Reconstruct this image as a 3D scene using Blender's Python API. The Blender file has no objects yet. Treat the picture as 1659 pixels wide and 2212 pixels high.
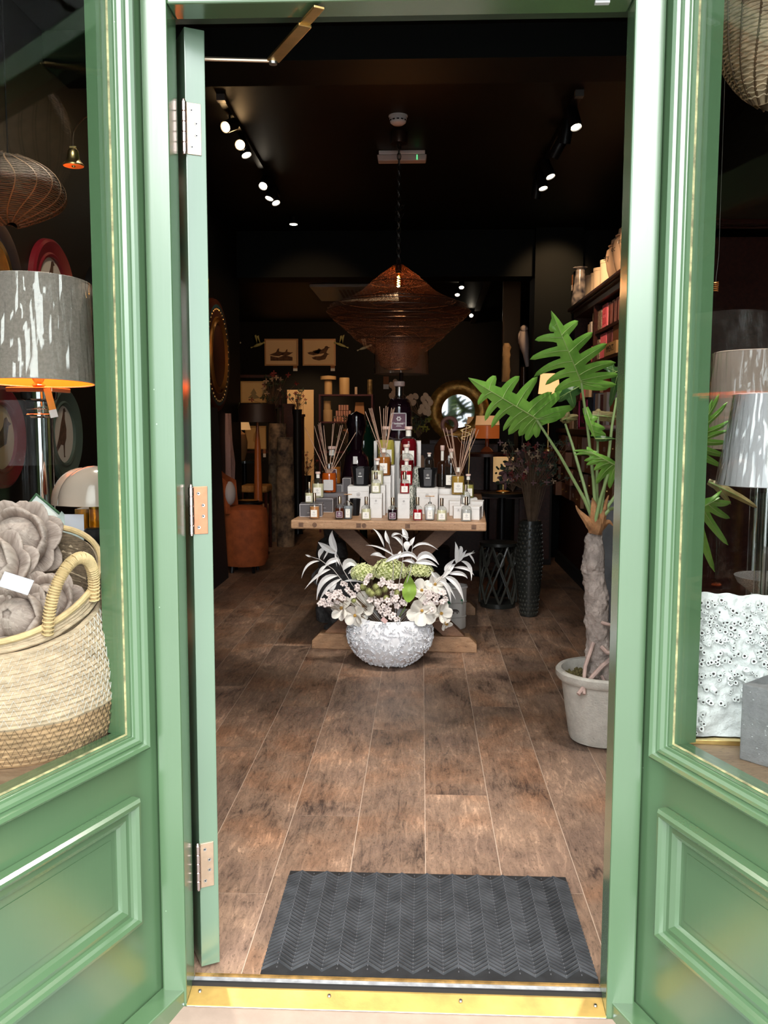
import bpy, math, random
from math import sin, cos, pi, radians, atan2, sqrt
from mathutils import Vector, Matrix, noise

S = bpy.context.scene
COL = S.collection
random.seed(7)

# ---------------- camera ----------------
FPX = 1930.0
CAM = Vector((0, 0, 1.25))
YAW, PITCH, ROLL = radians(2.37), radians(5.74), radians(0.15)
_fw = Vector((-sin(YAW)*cos(PITCH), cos(YAW)*cos(PITCH), -sin(PITCH)))
_r0 = Vector((cos(YAW), sin(YAW), 0)); _u0 = _r0.cross(_fw)
_r = _r0*cos(ROLL) + _u0*sin(ROLL); _u = -_r0*sin(ROLL) + _u0*cos(ROLL)
cd = bpy.data.cameras.new('camera'); co = bpy.data.objects.new('camera', cd); COL.objects.link(co)
co.matrix_world = Matrix.Translation(CAM) @ Matrix((_r, _u, -_fw)).transposed().to_4x4()
cd.sensor_fit = 'VERTICAL'; cd.sensor_height = 36.0; cd.lens = FPX/2212*36.0
cd.clip_start = 0.05; cd.clip_end = 200
S.camera = co

# ---------------- sky, sun, exposure ----------------
w = bpy.data.worlds.new('sky'); S.world = w; w.use_nodes = True
bg = w.node_tree.nodes['Background']
bg.inputs['Color'].default_value = (0.86, 0.93, 1.0, 1)
bg.inputs['Strength'].default_value = 2.7
sd = bpy.data.lights.new('sun', 'SUN'); sd.energy = 5.0; sd.angle = radians(70); sd.color = (1, .97, .93)
so = bpy.data.objects.new('sun', sd); COL.objects.link(so)
so.rotation_euler = (radians(47), 0, radians(6))
S.view_settings.view_transform = 'Standard'; S.view_settings.look = 'None'
S.view_settings.gamma = 1; S.view_settings.exposure = 0.6
S.view_settings.use_curve_mapping = False
S.cycles.max_bounces = 9; S.cycles.transparent_max_bounces = 24
S.cycles.transmission_bounces = 8; S.cycles.glossy_bounces = 4; S.cycles.diffuse_bounces = 4
S.cycles.caustics_reflective = False; S.cycles.caustics_refractive = False
S.cycles.sample_clamp_indirect = 4.0
S.cycles.use_denoising = True

# ---------------- measuring helpers: photograph measurements -> metres in the room ----------------
def ray(x, y): return _fw + _r*((x-829.5)/FPX) + _u*((1106-y)/FPX)
def P(x, y, Y):
    d = ray(x, y); return CAM + d*(Y/d.y)
def PZ(x, y, z):
    d = ray(x, y); return CAM + d*((z-CAM.z)/d.z)
def PX(x, y, X):
    d = ray(x, y); return CAM + d*(X/d.x)
def M_(px, Y): return px*Y/FPX
def srgb(h):
    h = h.lstrip('#'); c = [int(h[i:i+2], 16)/255 for i in (0, 2, 4)]
    return tuple((v/12.92 if v <= .04045 else ((v+.055)/1.055)**2.4) for v in c)

# ---------------- materials ----------------
MATS = {}
def _m(name):
    m = bpy.data.materials.new(name); m.use_nodes = True
    return m, m.node_tree, m.node_tree.nodes['Principled BSDF']
def node(nt, t, **kw):
    n = nt.nodes.new(t)
    for k, v in kw.items():
        if k in n.inputs: n.inputs[k].default_value = v
        else: setattr(n, k, v)
    return n
def ramp(nt, fac, stops):
    n = nt.nodes.new('ShaderNodeValToRGB'); e = n.color_ramp.elements
    while len(e) < len(stops): e.new(.5)
    for el, (p, c) in zip(e, stops): el.position = p; el.color = (*c[:3], 1)
    nt.links.new(fac, n.inputs['Fac']); return n.outputs['Color']
def mat(name, col, rough=.5, metal=0, var=.0, scale=8, bump=0, bscale=None, spec=.5, emit=None, estr=0, trans=0,
        ior=1.45, sub=0, stretch=None, coat=0, col2=None, detail=4):
    if name in MATS: return MATS[name]
    m, nt, b = _m(name); MATS[name] = m
    if isinstance(col, str): col = srgb(col)
    if isinstance(col2, str): col2 = srgb(col2)
    b.inputs['Base Color'].default_value = (*col, 1); b.inputs['Roughness'].default_value = rough
    b.inputs['Metallic'].default_value = metal; b.inputs['Specular IOR Level'].default_value = spec
    b.inputs['IOR'].default_value = ior; b.inputs['Transmission Weight'].default_value = trans
    b.inputs['Coat Weight'].default_value = coat
    if sub:
        b.inputs['Subsurface Weight'].default_value = sub; b.inputs['Subsurface Radius'].default_value = (.01, .01, .01)
    if emit is not None:
        if isinstance(emit, str): emit = srgb(emit)
        b.inputs['Emission Color'].default_value = (*emit, 1); b.inputs['Emission Strength'].default_value = estr
    tc = node(nt, 'ShaderNodeTexCoord'); mp = node(nt, 'ShaderNodeMapping')
    nt.links.new(tc.outputs['Object'], mp.inputs['Vector'])
    if stretch: mp.inputs['Scale'].default_value = stretch
    if var or col2:
        n = node(nt, 'ShaderNodeTexNoise', Scale=scale, Detail=detail, Roughness=.6)
        nt.links.new(mp.outputs[0], n.inputs['Vector'])
        c2 = col2 or tuple(max(0, c*(1-var)) for c in col)
        c1 = col if col2 else tuple(min(1, c*(1+var*.6)) for c in col)
        nt.links.new(ramp(nt, n.outputs['Fac'], [(.35, c2), (.65, c1)]), b.inputs['Base Color'])
    if bump:
        n2 = node(nt, 'ShaderNodeTexNoise', Scale=bscale or scale*3, Detail=6, Roughness=.65)
        nt.links.new(mp.outputs[0], n2.inputs['Vector'])
        bp = node(nt, 'ShaderNodeBump', Strength=bump, Distance=.01)
        nt.links.new(n2.outputs['Fac'], bp.inputs['Height']); nt.links.new(bp.outputs[0], b.inputs['Normal'])
    return m
def thin_glass(name, tint=(1, 1, 1), rough=.0, boost=1.0):
    if name in MATS: return MATS[name]
    m, nt, b = _m(name); MATS[name] = m; nt.nodes.remove(b)
    out = nt.nodes['Material Output']
    tr = node(nt, 'ShaderNodeBsdfTransparent'); tr.inputs[0].default_value = (*tint, 1)
    gl = node(nt, 'ShaderNodeBsdfGlossy'); gl.inputs['Roughness'].default_value = rough
    lw = node(nt, 'ShaderNodeLayerWeight'); 
    p = node(nt, 'ShaderNodeMath', operation='POWER'); p.inputs[1].default_value = 5
    nt.links.new(lw.outputs['Facing'], p.inputs[0])
    a = node(nt, 'ShaderNodeMath', operation='MULTIPLY_ADD'); a.inputs[1].default_value = .95*boost; a.inputs[2].default_value = .045*boost
    nt.links.new(p.outputs[0], a.inputs[0])
    mx = node(nt, 'ShaderNodeMixShader')
    nt.links.new(a.outputs[0], mx.inputs[0]); nt.links.new(tr.outputs[0], mx.inputs[1]); nt.links.new(gl.outputs[0], mx.inputs[2])
    nt.links.new(mx.outputs[0], out.inputs['Surface'])
    return m
def mesh_cloth(name, col, hole=.5, scale=60, rough=.7, glossy=False):
    """open weave: real gaps between threads"""
    if name in MATS: return MATS[name]
    m, nt, b = _m(name); MATS[name] = m; out = nt.nodes['Material Output']
    b.inputs['Base Color'].default_value = (*col, 1); b.inputs['Roughness'].default_value = rough
    tc = node(nt, 'ShaderNodeTexCoord'); mp = node(nt, 'ShaderNodeMapping'); mp.inputs['Scale'].default_value = (1, 1, 1.8)
    nt.links.new(tc.outputs['Object'], mp.inputs[0])
    v = node(nt, 'ShaderNodeTexVoronoi', Scale=scale, feature='DISTANCE_TO_EDGE'); nt.links.new(mp.outputs[0], v.inputs['Vector'])
    g = node(nt, 'ShaderNodeMath', operation='GREATER_THAN'); g.inputs[1].default_value = hole
    nt.links.new(v.outputs['Distance'], g.inputs[0])
    tr = node(nt, 'ShaderNodeBsdfTransparent'); mx = node(nt, 'ShaderNodeMixShader')
    nt.links.new(g.outputs[0], mx.inputs[0]); nt.links.new(b.outputs[0], mx.inputs[1]); nt.links.new(tr.outputs[0], mx.inputs[2])
    nt.links.new(mx.outputs[0], out.inputs['Surface'])
    return m

# paint with specks of lifted / splashed paint
def paint(name, col, rough=.35, speck=.0):
    m, nt, b = _m(name); MATS[name] = m
    b.inputs['Roughness'].default_value = rough; b.inputs['Coat Weight'].default_value = 1; b.inputs['Coat Roughness'].default_value = .2; b.inputs['Coat IOR'].default_value = 1.68
    tc = node(nt, 'ShaderNodeTexCoord')
    n = node(nt, 'ShaderNodeTexNoise', Scale=3.0, Detail=3); nt.links.new(tc.outputs['Object'], n.inputs['Vector'])
    base = ramp(nt, n.outputs['Fac'], [(.3, tuple(c*.95 for c in col)), (.7, tuple(c*1.04 for c in col))])
    v = node(nt, 'ShaderNodeTexVoronoi', Scale=26); nt.links.new(tc.outputs['Object'], v.inputs['Vector'])
    lt = node(nt, 'ShaderNodeMath', operation='LESS_THAN'); lt.inputs[1].default_value = .035
    nt.links.new(v.outputs['Distance'], lt.inputs[0])
    v2 = node(nt, 'ShaderNodeSeparateColor'); nt.links.new(v.outputs['Color'], v2.inputs[0])
    g2 = node(nt, 'ShaderNodeMath', operation='LESS_THAN'); g2.inputs[1].default_value = speck
    nt.links.new(v2.outputs[0], g2.inputs[0])
    mu = node(nt, 'ShaderNodeMath', operation='MULTIPLY'); nt.links.new(lt.outputs[0], mu.inputs[0]); nt.links.new(g2.outputs[0], mu.inputs[1])
    mx = node(nt, 'ShaderNodeMix', data_type='RGBA'); nt.links.new(mu.outputs[0], mx.inputs['Factor'])
    nt.links.new(base, mx.inputs[6]); mx.inputs[7].default_value = (*(min(1, c*2.2+.12) for c in col), 1)
    nt.links.new(mx.outputs[2], b.inputs['Base Color'])
    wv = node(nt, 'ShaderNodeTexNoise', Scale=120, Detail=2); mp = node(nt, 'ShaderNodeMapping'); mp.inputs['Scale'].default_value = (1, 1, .06)
    nt.links.new(tc.outputs['Object'], mp.inputs[0]); nt.links.new(mp.outputs[0], wv.inputs['Vector'])
    bp = node(nt, 'ShaderNodeBump', Strength=.06, Distance=.004); nt.links.new(wv.outputs['Fac'], bp.inputs['Height'])
    nt.links.new(bp.outputs[0], b.inputs['Normal'])
    return m
GREEN = paint("green_gloss_paint", (.088, .165, .080), .26, .22)
DARKP = mat('black_green_wall_paint', (.0016, .0028, .0024), .6, var=.2, scale=2, bump=.05, spec=.25)
CEILP = mat('black_brown_ceiling_paint', (.0045, .0032, .002), .5, var=.2, scale=1.5, spec=.25)
WALLB = mat('dark_brown_wall_paint', (.0045, .003, .002), .5, var=.2, scale=2, spec=.3)
GOLD = mat('brushed_gold', (.75, .5, .2), .3, 1, var=.15, scale=20)
BRASS = mat('brass', (.85, .62, .25), .28, 1, var=.2, scale=15, bump=.05)
SILVER = mat('polished_nickel', (.75, .72, .68), .12, 1)
STEEL = mat('satin_steel', (.62, .6, .57), .3, 1)
BLACK = mat('black_satin', (.006, .006, .007), .38, spec=.3)
BLACKM = mat('black_matt', (.012, .012, .013), .7)
WHITE = mat('white_gloss', (.8, .8, .8), .25)
PAPER = mat('white_card', (.74, .73, .72), .6, var=.05, scale=30)
CREAM = mat('cream_ceramic', (.72, .6, .43), .25)
WARMW = mat('warm_white_fabric', (.8, .68, .5), .7, bump=.2, bscale=300)
KRAFT = mat('brown_tag_card', (.30, .12, .05), .7)
DWOOD = mat('dark_mahogany', (.045, .012, .008), .3, var=.4, scale=6, stretch=(8, 1, 8), bump=.1)
GLASSP = thin_glass('window_glass', (.97, .99, .98))
BGLASS = thin_glass('bottle_glass', (.93, .95, .94), .02, 1.6)
CELLO = thin_glass('clear_cellophane', (.97, .97, .97), .12, 2.2)

def wood(name, dark, light, scale=3, along='Y', rough=.45, blotch=.5, rand=0., bump=.25, lines=1.0):
    m, nt, b = _m(name); MATS[name] = m
    tc = node(nt, 'ShaderNodeTexCoord'); mp = node(nt, 'ShaderNodeMapping')
    st = {'Y': (1, .16, 1), 'X': (.16, 1, 1), 'Z': (1, 1, .16)}[along]
    oi = node(nt, 'ShaderNodeObjectInfo')
    add = node(nt, 'ShaderNodeVectorMath', operation='ADD'); nt.links.new(tc.outputs['Object'], add.inputs[0])
    mul = node(nt, 'ShaderNodeMath', operation='MULTIPLY'); mul.inputs[1].default_value = 37.0 if rand else 0
    nt.links.new(oi.outputs['Random'], mul.inputs[0]); nt.links.new(mul.outputs[0], add.inputs[1])
    mp.inputs['Scale'].default_value = st
    nt.links.new(add.outputs[0], mp.inputs[0])
    n1 = node(nt, 'ShaderNodeTexNoise', Scale=scale*22, Detail=6, Roughness=.75, Distortion=1.2)
    n2 = node(nt, 'ShaderNodeTexNoise', Scale=scale*2.4, Detail=5, Roughness=.62, Distortion=.8)
    nt.links.new(mp.outputs[0], n1.inputs['Vector'])
    mp2 = node(nt, 'ShaderNodeMapping'); mp2.inputs['Scale'].default_value = tuple(min(1, s*3.2) for s in st)
    nt.links.new(add.outputs[0], mp2.inputs[0]); nt.links.new(mp2.outputs[0], n2.inputs['Vector'])
    mixf = node(nt, 'ShaderNodeMix', data_type='FLOAT'); mixf.inputs[0].default_value = blotch
    nt.links.new(n1.outputs['Fac'], mixf.inputs[2]); nt.links.new(n2.outputs['Fac'], mixf.inputs[3])
    mid = tuple((a+c)/2 for a, c in zip(dark, light))
    if rand:
        nh = node(nt, 'ShaderNodeTexNoise', Scale=3.5, Detail=3); nt.links.new(add.outputs[0], nh.inputs['Vector'])
    colr = ramp(nt, mixf.outputs[0], [(.36, dark), (.47, tuple(a*.65+c*.35 for a, c in zip(mid, dark))), (.56, mid), (.66, light)])
    # fine dark saw marks and grain
    n3 = node(nt, 'ShaderNodeTexNoise', Scale=scale*60, Detail=3, Roughness=.8, Distortion=.6); nt.links.new(mp2.outputs[0], n3.inputs['Vector'])
    dk = ramp(nt, n3.outputs['Fac'], [(.30, (.45, .45, .45)), (.46, (1, 1, 1))])
    mx = node(nt, 'ShaderNodeMix', data_type='RGBA', blend_type='MULTIPLY'); mx.inputs[0].default_value = lines*.8
    nt.links.new(colr, mx.inputs[6]); nt.links.new(dk, mx.inputs[7])
    last = mx.outputs[2]
    if rand:
        tn = node(nt, 'ShaderNodeMix', data_type='RGBA', blend_type='MULTIPLY'); tn.inputs[0].default_value = 1
        nt.links.new(last, tn.inputs[6]); nt.links.new(ramp(nt, nh.outputs['Fac'], [(.36, (.82, .82, .86)), (.5, (1, 1, 1)), (.66, (1.0, .86, .76))]), tn.inputs[7]); last = tn.outputs[2]
        hs = node(nt, 'ShaderNodeHueSaturation'); ma = node(nt, 'ShaderNodeMapRange')
        ma.inputs['To Min'].default_value = 1-rand; ma.inputs['To Max'].default_value = 1+rand
        nt.links.new(oi.outputs['Random'], ma.inputs['Value']); nt.links.new(ma.outputs[0], hs.inputs['Value'])
        nt.links.new(last, hs.inputs['Color']); last = hs.outputs[0]
    nt.links.new(last, b.inputs['Base Color'])
    b.inputs['Roughness'].default_value = rough
    bp = node(nt, 'ShaderNodeBump', Strength=bump, Distance=.003); nt.links.new(n3.outputs['Fac'], bp.inputs['Height'])
    nt.links.new(bp.outputs[0], b.inputs['Normal'])
    return m
PLANK = wood('aged_oak_plank', (.065, .042, .034), (.66, .43, .29), 2.2, 'Y', .42, .5, .2, lines=1.2)
SILLW = wood('display_shelf_oak', (.22, .13, .08), (.48, .33, .22), 2.2, 'X', .5, .5)
TABLEW = wood('table_oak', (.25, .12, .055), (.6, .38, .22), 2.5, 'X', .45, .45)
LEGW = wood('dark_oak_brace', (.16, .075, .04), (.42, .23, .13), 2.5, 'X', .5, .5)
DRAWERW = wood('drawer_wood', (.16, .06, .025), (.42, .19, .09), 3, 'Z', .4, .5, .3)

# ---------------- mesh builder ----------------
class MB:
    def __init__(s): s.v = []; s.f = []
    def add(s, vs, fs, M=None):
        o = len(s.v)
        for p in vs:
            p = Vector(p); s.v.append(M @ p if M is not None else p)
        s.f += [tuple(i+o for i in f) for f in fs]; return s
    def box(s, c, d, rz=0, rx=0, ry=0, taper=1):
        M = Matrix.Translation(c) @ Matrix.Rotation(rz, 4, 'Z') @ Matrix.Rotation(ry, 4, 'Y') @ Matrix.Rotation(rx, 4, 'X')
        x, y, z = d[0]/2, d[1]/2, d[2]/2; t = taper
        vs = [(-x, -y, -z), (x, -y, -z), (x, y, -z), (-x, y, -z), (-x*t, -y*t, z), (x*t, -y*t, z), (x*t, y*t, z), (-x*t, y*t, z)]
        return s.add(vs, [(0, 3, 2, 1), (4, 5, 6, 7), (0, 1, 5, 4), (1, 2, 6, 5), (2, 3, 7, 6), (3, 0, 4, 7)], M)
    def b2(s, a, b): # box from corners
        return s.box([(p+q)/2 for p, q in zip(a, b)], [abs(q-p) for p, q in zip(a, b)])
    def lathe(s, prof, n=24, c=(0, 0, 0), M=None, wob=None, sx=1, sy=1):
        vs, fs = [], []
        for j, (r, z) in enumerate(prof):
            for i in range(n):
                a = 2*pi*i/n; rr = r + (wob(a, z, r) if wob else 0)
                vs.append((rr*cos(a)*sx, rr*sin(a)*sy, z))
        for j in range(len(prof)-1):
            for i in range(n):
                k = (i+1) % n; fs.append((j*n+i, j*n+k, (j+1)*n+k, (j+1)*n+i))
        if prof[0][0] > 1e-4: fs.append(tuple(range(n))[::-1])
        if prof[-1][0] > 1e-4: fs.append(tuple((len(prof)-1)*n+i for i in range(n)))
        T = Matrix.Translation(c) @ (M or Matrix())
        return s.add(vs, fs, T)
    def tube(s, pts, r, n=8, closed=False, cap=True):
        pts = [Vector(p) for p in pts]; N = len(pts); vs, fs = [], []
        up = Vector((0, 0, 1)); prev = None
        for i, p in enumerate(pts):
            a = pts[(i-1) % N] if (closed or i > 0) else p
            b = pts[(i+1) % N] if (closed or i < N-1) else p
            t = (b-a); t = t.normalized() if t.length > 1e-9 else Vector((0, 0, 1))
            if prev is None:
                e = up.cross(t); e = e.normalized() if e.length > .05 else Vector((1, 0, 0)).cross(t).normalized()
            else:
                e = prev - t*prev.dot(t); e = e.normalized() if e.length > 1e-5 else up.cross(t).normalized()
            prev = e; g = t.cross(e)
            rr = r[i] if isinstance(r, (list, tuple)) else r
            for k in range(n):
                an = 2*pi*k/n; vs.append(p + e*(cos(an)*rr) + g*(sin(an)*rr))
        for i in range(N if closed else N-1):
            for k in range(n):
                k2 = (k+1) % n; i2 = (i+1) % N; fs.append((i*n+k, i*n+k2, i2*n+k2, i2*n+k))
        if cap and not closed:
            fs.append(tuple(range(n))[::-1]); fs.append(tuple((N-1)*n+k for k in range(n)))
        return s.add(vs, fs)
    def sph(s, c, r, n=12, m=8, M=None):
        r = r if isinstance(r, (tuple, list)) else (r, r, r)
        prof = [(max(1e-5, sin(pi*j/m)), -cos(pi*j/m)) for j in range(m+1)]
        T = Matrix.Translation(c) @ (M or Matrix()) @ Matrix.Diagonal((*r, 1))
        return s.lathe(prof, n, (0, 0, 0), T)
    def prism(s, poly, z0, z1, M=None):
        n = len(poly); vs = [(x, y, z0) for x, y in poly] + [(x, y, z1) for x, y in poly]
        fs = [tuple(range(n))[::-1], tuple(range(n, 2*n))] + [(i, (i+1) % n, n+(i+1) % n, n+i) for i in range(n)]
        return s.add(vs, fs, M)
    def grid(s, nx, ny, fn, thick=0):
        vs = [Vector(fn(i/nx, j/ny)) for j in range(ny+1) for i in range(nx+1)]
        fs = [(j*(nx+1)+i, j*(nx+1)+i+1, (j+1)*(nx+1)+i+1, (j+1)*(nx+1)+i) for j in range(ny) for i in range(nx)]
        if thick:
            nrm = [Vector((0, 0, 0)) for _ in vs]
            for f in fs:
                n = (vs[f[1]]-vs[f[0]]).cross(vs[f[3]]-vs[f[0]])
                for k in f: nrm[k] += n
            L = len(vs); vs += [v - (n.normalized() if n.length > 1e-12 else Vector((0, 0, 1)))*thick for v, n in zip(vs, nrm)]
            bf = [tuple(k+L for k in f[::-1]) for f in fs]
            W = nx+1
            rim = [(i, i+1) for i in range(nx)] + [(j*W+nx, (j+1)*W+nx) for j in range(ny)] + \
                  [(ny*W+i+1, ny*W+i) for i in range(nx)] + [((j+1)*W, j*W) for j in range(ny)]
            fs = fs + bf + [(b, a, a+L, b+L) for a, b in rim]
        return s.add(vs, fs)
    def build(s, name, m, parent=None, smooth=True, bevel=0, world=False, ang=40, seg=2):
        vs = s.v
        if parent is not None and world:
            Mi = PM(parent).inverted(); vs = [Mi @ v for v in vs]
        me = bpy.data.meshes.new(name); me.from_pydata([tuple(v) for v in vs], [], s.f)
        me.materials.append(m)
        if smooth:
            me.polygons.foreach_set('use_smooth', [True]*len(me.polygons)); me.set_sharp_from_angle(angle=radians(ang))
        o = bpy.data.objects.new(name, me); COL.objects.link(o)
        if parent is not None: o.parent = parent
        if bevel:
            md = o.modifiers.new('edge', 'BEVEL'); md.width = bevel; md.segments = seg; md.limit_method = 'ANGLE'; md.angle_limit = radians(35)
            if smooth is False: pass
        return o
def PM(o):
    M = Matrix.Translation(o.location) @ o.rotation_euler.to_matrix().to_4x4()
    return (PM(o.parent) @ M) if o.parent else M
def T(name, label, cat, loc=(0, 0, 0), rz=0, group=None, kind=None):
    o = bpy.data.objects.new(name, None); COL.objects.link(o); o.location = loc; o.rotation_euler = (0, 0, rz)
    o.empty_display_size = .1
    return tag(o, label, cat, group, kind)
def tag(o, label=None, cat=None, group=None, kind=None):
    for k, v in (('label', label), ('category', cat), ('group', group), ('kind', kind)):
        if v: o[k] = v
    return o
def sub(name, parent, loc=(0, 0, 0), rz=0):
    o = bpy.data.objects.new(name, None); COL.objects.link(o); o.location = loc; o.rotation_euler = (0, 0, rz); o.parent = parent
    return o
def lab(o, l): o['label'] = l; return o
def copy_part(o, parent, loc=None, rot=None, scale=None):
    c = o.copy(); COL.objects.link(c); c.parent = parent
    if loc is not None: c.location = loc
    if rot is not None: c.rotation_euler = rot
    if scale is not None: c.scale = scale
    return c
def text(name, body, size, m, parent, loc, rot=(pi/2, 0, 0), align='CENTER', ext=.0003):
    c = bpy.data.curves.new(name, 'FONT'); c.body = body; c.size = size; c.extrude = ext; c.align_x = align; c.align_y = 'CENTER'
    c.materials.append(m); c.resolution_u = 2
    t_ = bpy.data.objects.new('tmp', c); COL.objects.link(t_); me = bpy.data.meshes.new_from_object(t_); bpy.data.objects.remove(t_)
    if not me.materials: me.materials.append(m)
    o = bpy.data.objects.new(name, me); COL.objects.link(o); o.parent = parent; o.location = loc; o.rotation_euler = rot
    return o
def arc(c, r, a0, a1, n, ax='XZ'):
    out = []
    for i in range(n+1):
        a = a0+(a1-a0)*i/n; x, y = r*cos(a), r*sin(a)
        out.append(Vector(c)+(Vector((x, 0, y)) if ax == 'XZ' else Vector((x, y, 0)) if ax == 'XY' else Vector((0, x, y))))
    return out

# =====================================================================
# STRUCTURE: shell of the shop
# =====================================================================
XL, XR, YB = -1.72, 1.80, 13.6       # front room side walls, back wall of the rear room
def struct(name, mb, m, label=None, cat=None, **k):
    return tag(mb.build(name, m, None, **k), label, cat, None, 'structure')
fl = struct('floor', MB().b2((-3.4, 1.90, -.05), (3.2, YB, -.0008)), mat('pale_joint_filler', (.52, .40, .31), .7), smooth=False)
# planks 0.21 m wide, 1.57 m long, joints staggered as measured in the photograph
offs = {-6: 1.15, -5: .55, -4: .97, -3: .18, -2: .68, -1: 1.16, 0: .40, 1: 1.34, 2: .72, 3: .20, 4: 1.0, 5: .45}
PW, PL, GX = .2105, 1.57, -.1905
protos = {}
nrow = 0
for row in range(-15, 15):
    x0 = GX + row*PW
    if x0 < -3.4 or x0+PW > 3.2: continue
    o = offs.get(row, (row*.613) % PL)
    k = 1
    y = o + PL*1 - PL*1
    while y < 11.0:
        a, b = max(y, 1.90), min(y+PL, 11.5)
        lim_l = -1.72 if b < 8.6 else -3.0
        if b-a > .04 and x0+PW > lim_l-.2 and x0 < 1.85:
            key = round(b-a, 3)
            if key not in protos:
                m_ = MB().b2((.0012, .0012, 0), (PW-.0012, b-a-.0012, .0035)); protos[key] = m_.build('plank', PLANK, fl, smooth=False); ob = protos[key]
            else: ob = copy_part(protos[key], fl)
            ob.location = (x0, a, -.0035)
        y += PL
MB().b2((-3.4, 11.5, -.02), (3.2, YB, -.0006)).build('far_boards', PLANK, fl, smooth=False)

struct('wall_left', MB().b2((XL-.12, .82, -.2), (XL, 8.5, 3.0)), WALLB, smooth=False)
struct('wall_left.001', MB().b2((-3.2, 8.5, -.2), (-3.08, YB, 3.0)).b2((-3.2, 8.38, -.2), (XL-.12, 8.5, 3.0)), DARKP, smooth=False)
struct('wall_right', MB().b2((XR, .82, -.2), (XR+.12, 8.5, 3.0)), DARKP, smooth=False)
struct('wall_right.001', MB().b2((2.9, 8.5, -.2), (3.02, YB, 3.0)).b2((XR+.12, 8.38, -.2), (3.02, 8.5, 3.0)), DARKP, smooth=False)
struct('wall_back', MB().b2((-3.2, YB, -.2), (3.02, YB+.12, 3.0)), mat('warm_black_back_wall', (.003, .0018, .0012), .6, var=.2, scale=2, spec=.2), smooth=False)
struct('ceiling', MB().b2((-3.3, .82, 3.0), (3.1, YB+.2, 3.12)), CEILP, smooth=False)
zb = P(595, 131, 4.15).z
struct('trim_1', MB().b2((XL, 4.15, zb), (XR, 4.45, 3.0)), DARKP, 'dark green painted downstand beam across the ceiling just inside the shop', 'beam', smooth=False)
zb2 = P(840, 598, 8.4).z
struct('trim_2', MB().b2((-1.75, 8.4, zb2), (1.02, 8.7, 3.0)), mat('teal_black_paint', (.0011, .0034, .0037), .65, var=.2, scale=2, spec=.2), 'dark teal bulkhead beam between front and rear rooms', 'beam', smooth=False)
struct('trim_3', MB().b2((1.02, 8.32, 0), (1.45, 8.7, 3.0)), MATS['teal_black_paint'], 'dark square pier at the right end of the bulkhead', 'pier', smooth=False)
struct('wall_back.001', MB().b2((1.45, 8.45, 0), (XR+.1, 8.55, 3.0)), DARKP, smooth=False)

# outside ground and step
struct('pavement', MB().b2((-12, -14, -.14), (12, 1.3, -.065)), mat('street_paving', (.38, .37, .36), .8, var=.2, scale=3), 'grey street paving outside the shop', 'pavement', smooth=False)
po = struct('porch_floor', MB().b2((-1.15, .9, -.11), (1.05, 1.80, -.064)), mat('tile_grout', (.24, .23, .23), .85, var=.15, scale=20), 'mosaic tiled porch floor before the step', 'floor', smooth=False)
tm = [mat('pale_blue_mosaic', (.22, .24, .29), .5, var=.1, scale=30), mat('grey_green_mosaic', (.13, .15, .15), .5, var=.15, scale=30), mat('pinkish_mosaic', (.34, .29, .26), .5, var=.08, scale=30)]
tp = [MB().b2((0, 0, 0), (.048, .024, .006)).build('tile', m_, po, smooth=False) for m_ in tm]
for q in tp: q.location = (0, 0, -.0)
first = [True]*3
for j in range(8):
    for i in range(22):
        t_ = (i % 2)*1 if j % 2 else (2 if i % 2 else 0)
        if (i*7+j*3) % 5 == 0: t_ = (t_+1) % 3
        loc = (-.60+i*.0505, 1.733-j*.0265, -.0645)
        if first[t_]: tp[t_].location = loc; first[t_] = False
        else: copy_part(tp[t_], po, loc)
st = T('trim_4', 'stone step with brass weather strip across the doorway', 'threshold', (0, 1.85, 0), kind='structure')
pk = mat('pinkish_step_stone', (.36, .27, .215), .6, var=.12, scale=12, bump=.1)
def slab(y0, y1, z0, z1, zb=-.11, x0=-.555, x1=.463): # wedge along X
    m_ = MB(); vs = [(x0, y0, zb), (x1, y0, zb), (x1, y1, zb), (x0, y1, zb), (x0, y0, z0), (x1, y0, z0), (x1, y1, z1), (x0, y1, z1)]
    return m_.add(vs, [(0, 3, 2, 1), (4, 5, 6, 7), (0, 1, 5, 4), (1, 2, 6, 5), (2, 3, 7, 6), (3, 0, 4, 7)])
slab(1.763, 1.82, -.030, -.022).build('stone_step', pk, st, world=True, smooth=False, bevel=.004)
slab(1.815, 1.872, -.018, -.006, -.02, -.505, .405).build('weather_strip', mat('yellow_brass_strip', (.62, .40, .12), .42, .5, var=.25, scale=9, bump=.08), st, world=True, smooth=False, bevel=.002)
slab(1.872, 1.895, -.004, -.002, -.02, -.505, .405).build('rubber_seal', mat('grey_rubber_seal', (.34, .35, .37), .5, var=.3, scale=40), st, world=True, smooth=False)
slab(1.893, 1.900, .002, .002, -.02, -.505, .405).build('brass_edge', mat('dull_brass_edge', (.5, .3, .1), .4, .7, var=.4, scale=30), st, world=True, smooth=False)
MB().b2((-.505, 1.866, -.02), (.405, 1.8725, .002)).build('dark_channel', BLACKM, st, world=True, smooth=False)
for px, py in ((432, 2142), (711, 2152), (995, 2163), (1286, 2173)):
    p = PZ(px, py, -.011); MB().lathe([(.0001, .0035), (.0035, .0032), (.0045, 0)], 10, (p.x, min(max(p.y, 1.825), 1.862), -.0105)).build('screw', STEEL, st, world=True)

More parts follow.
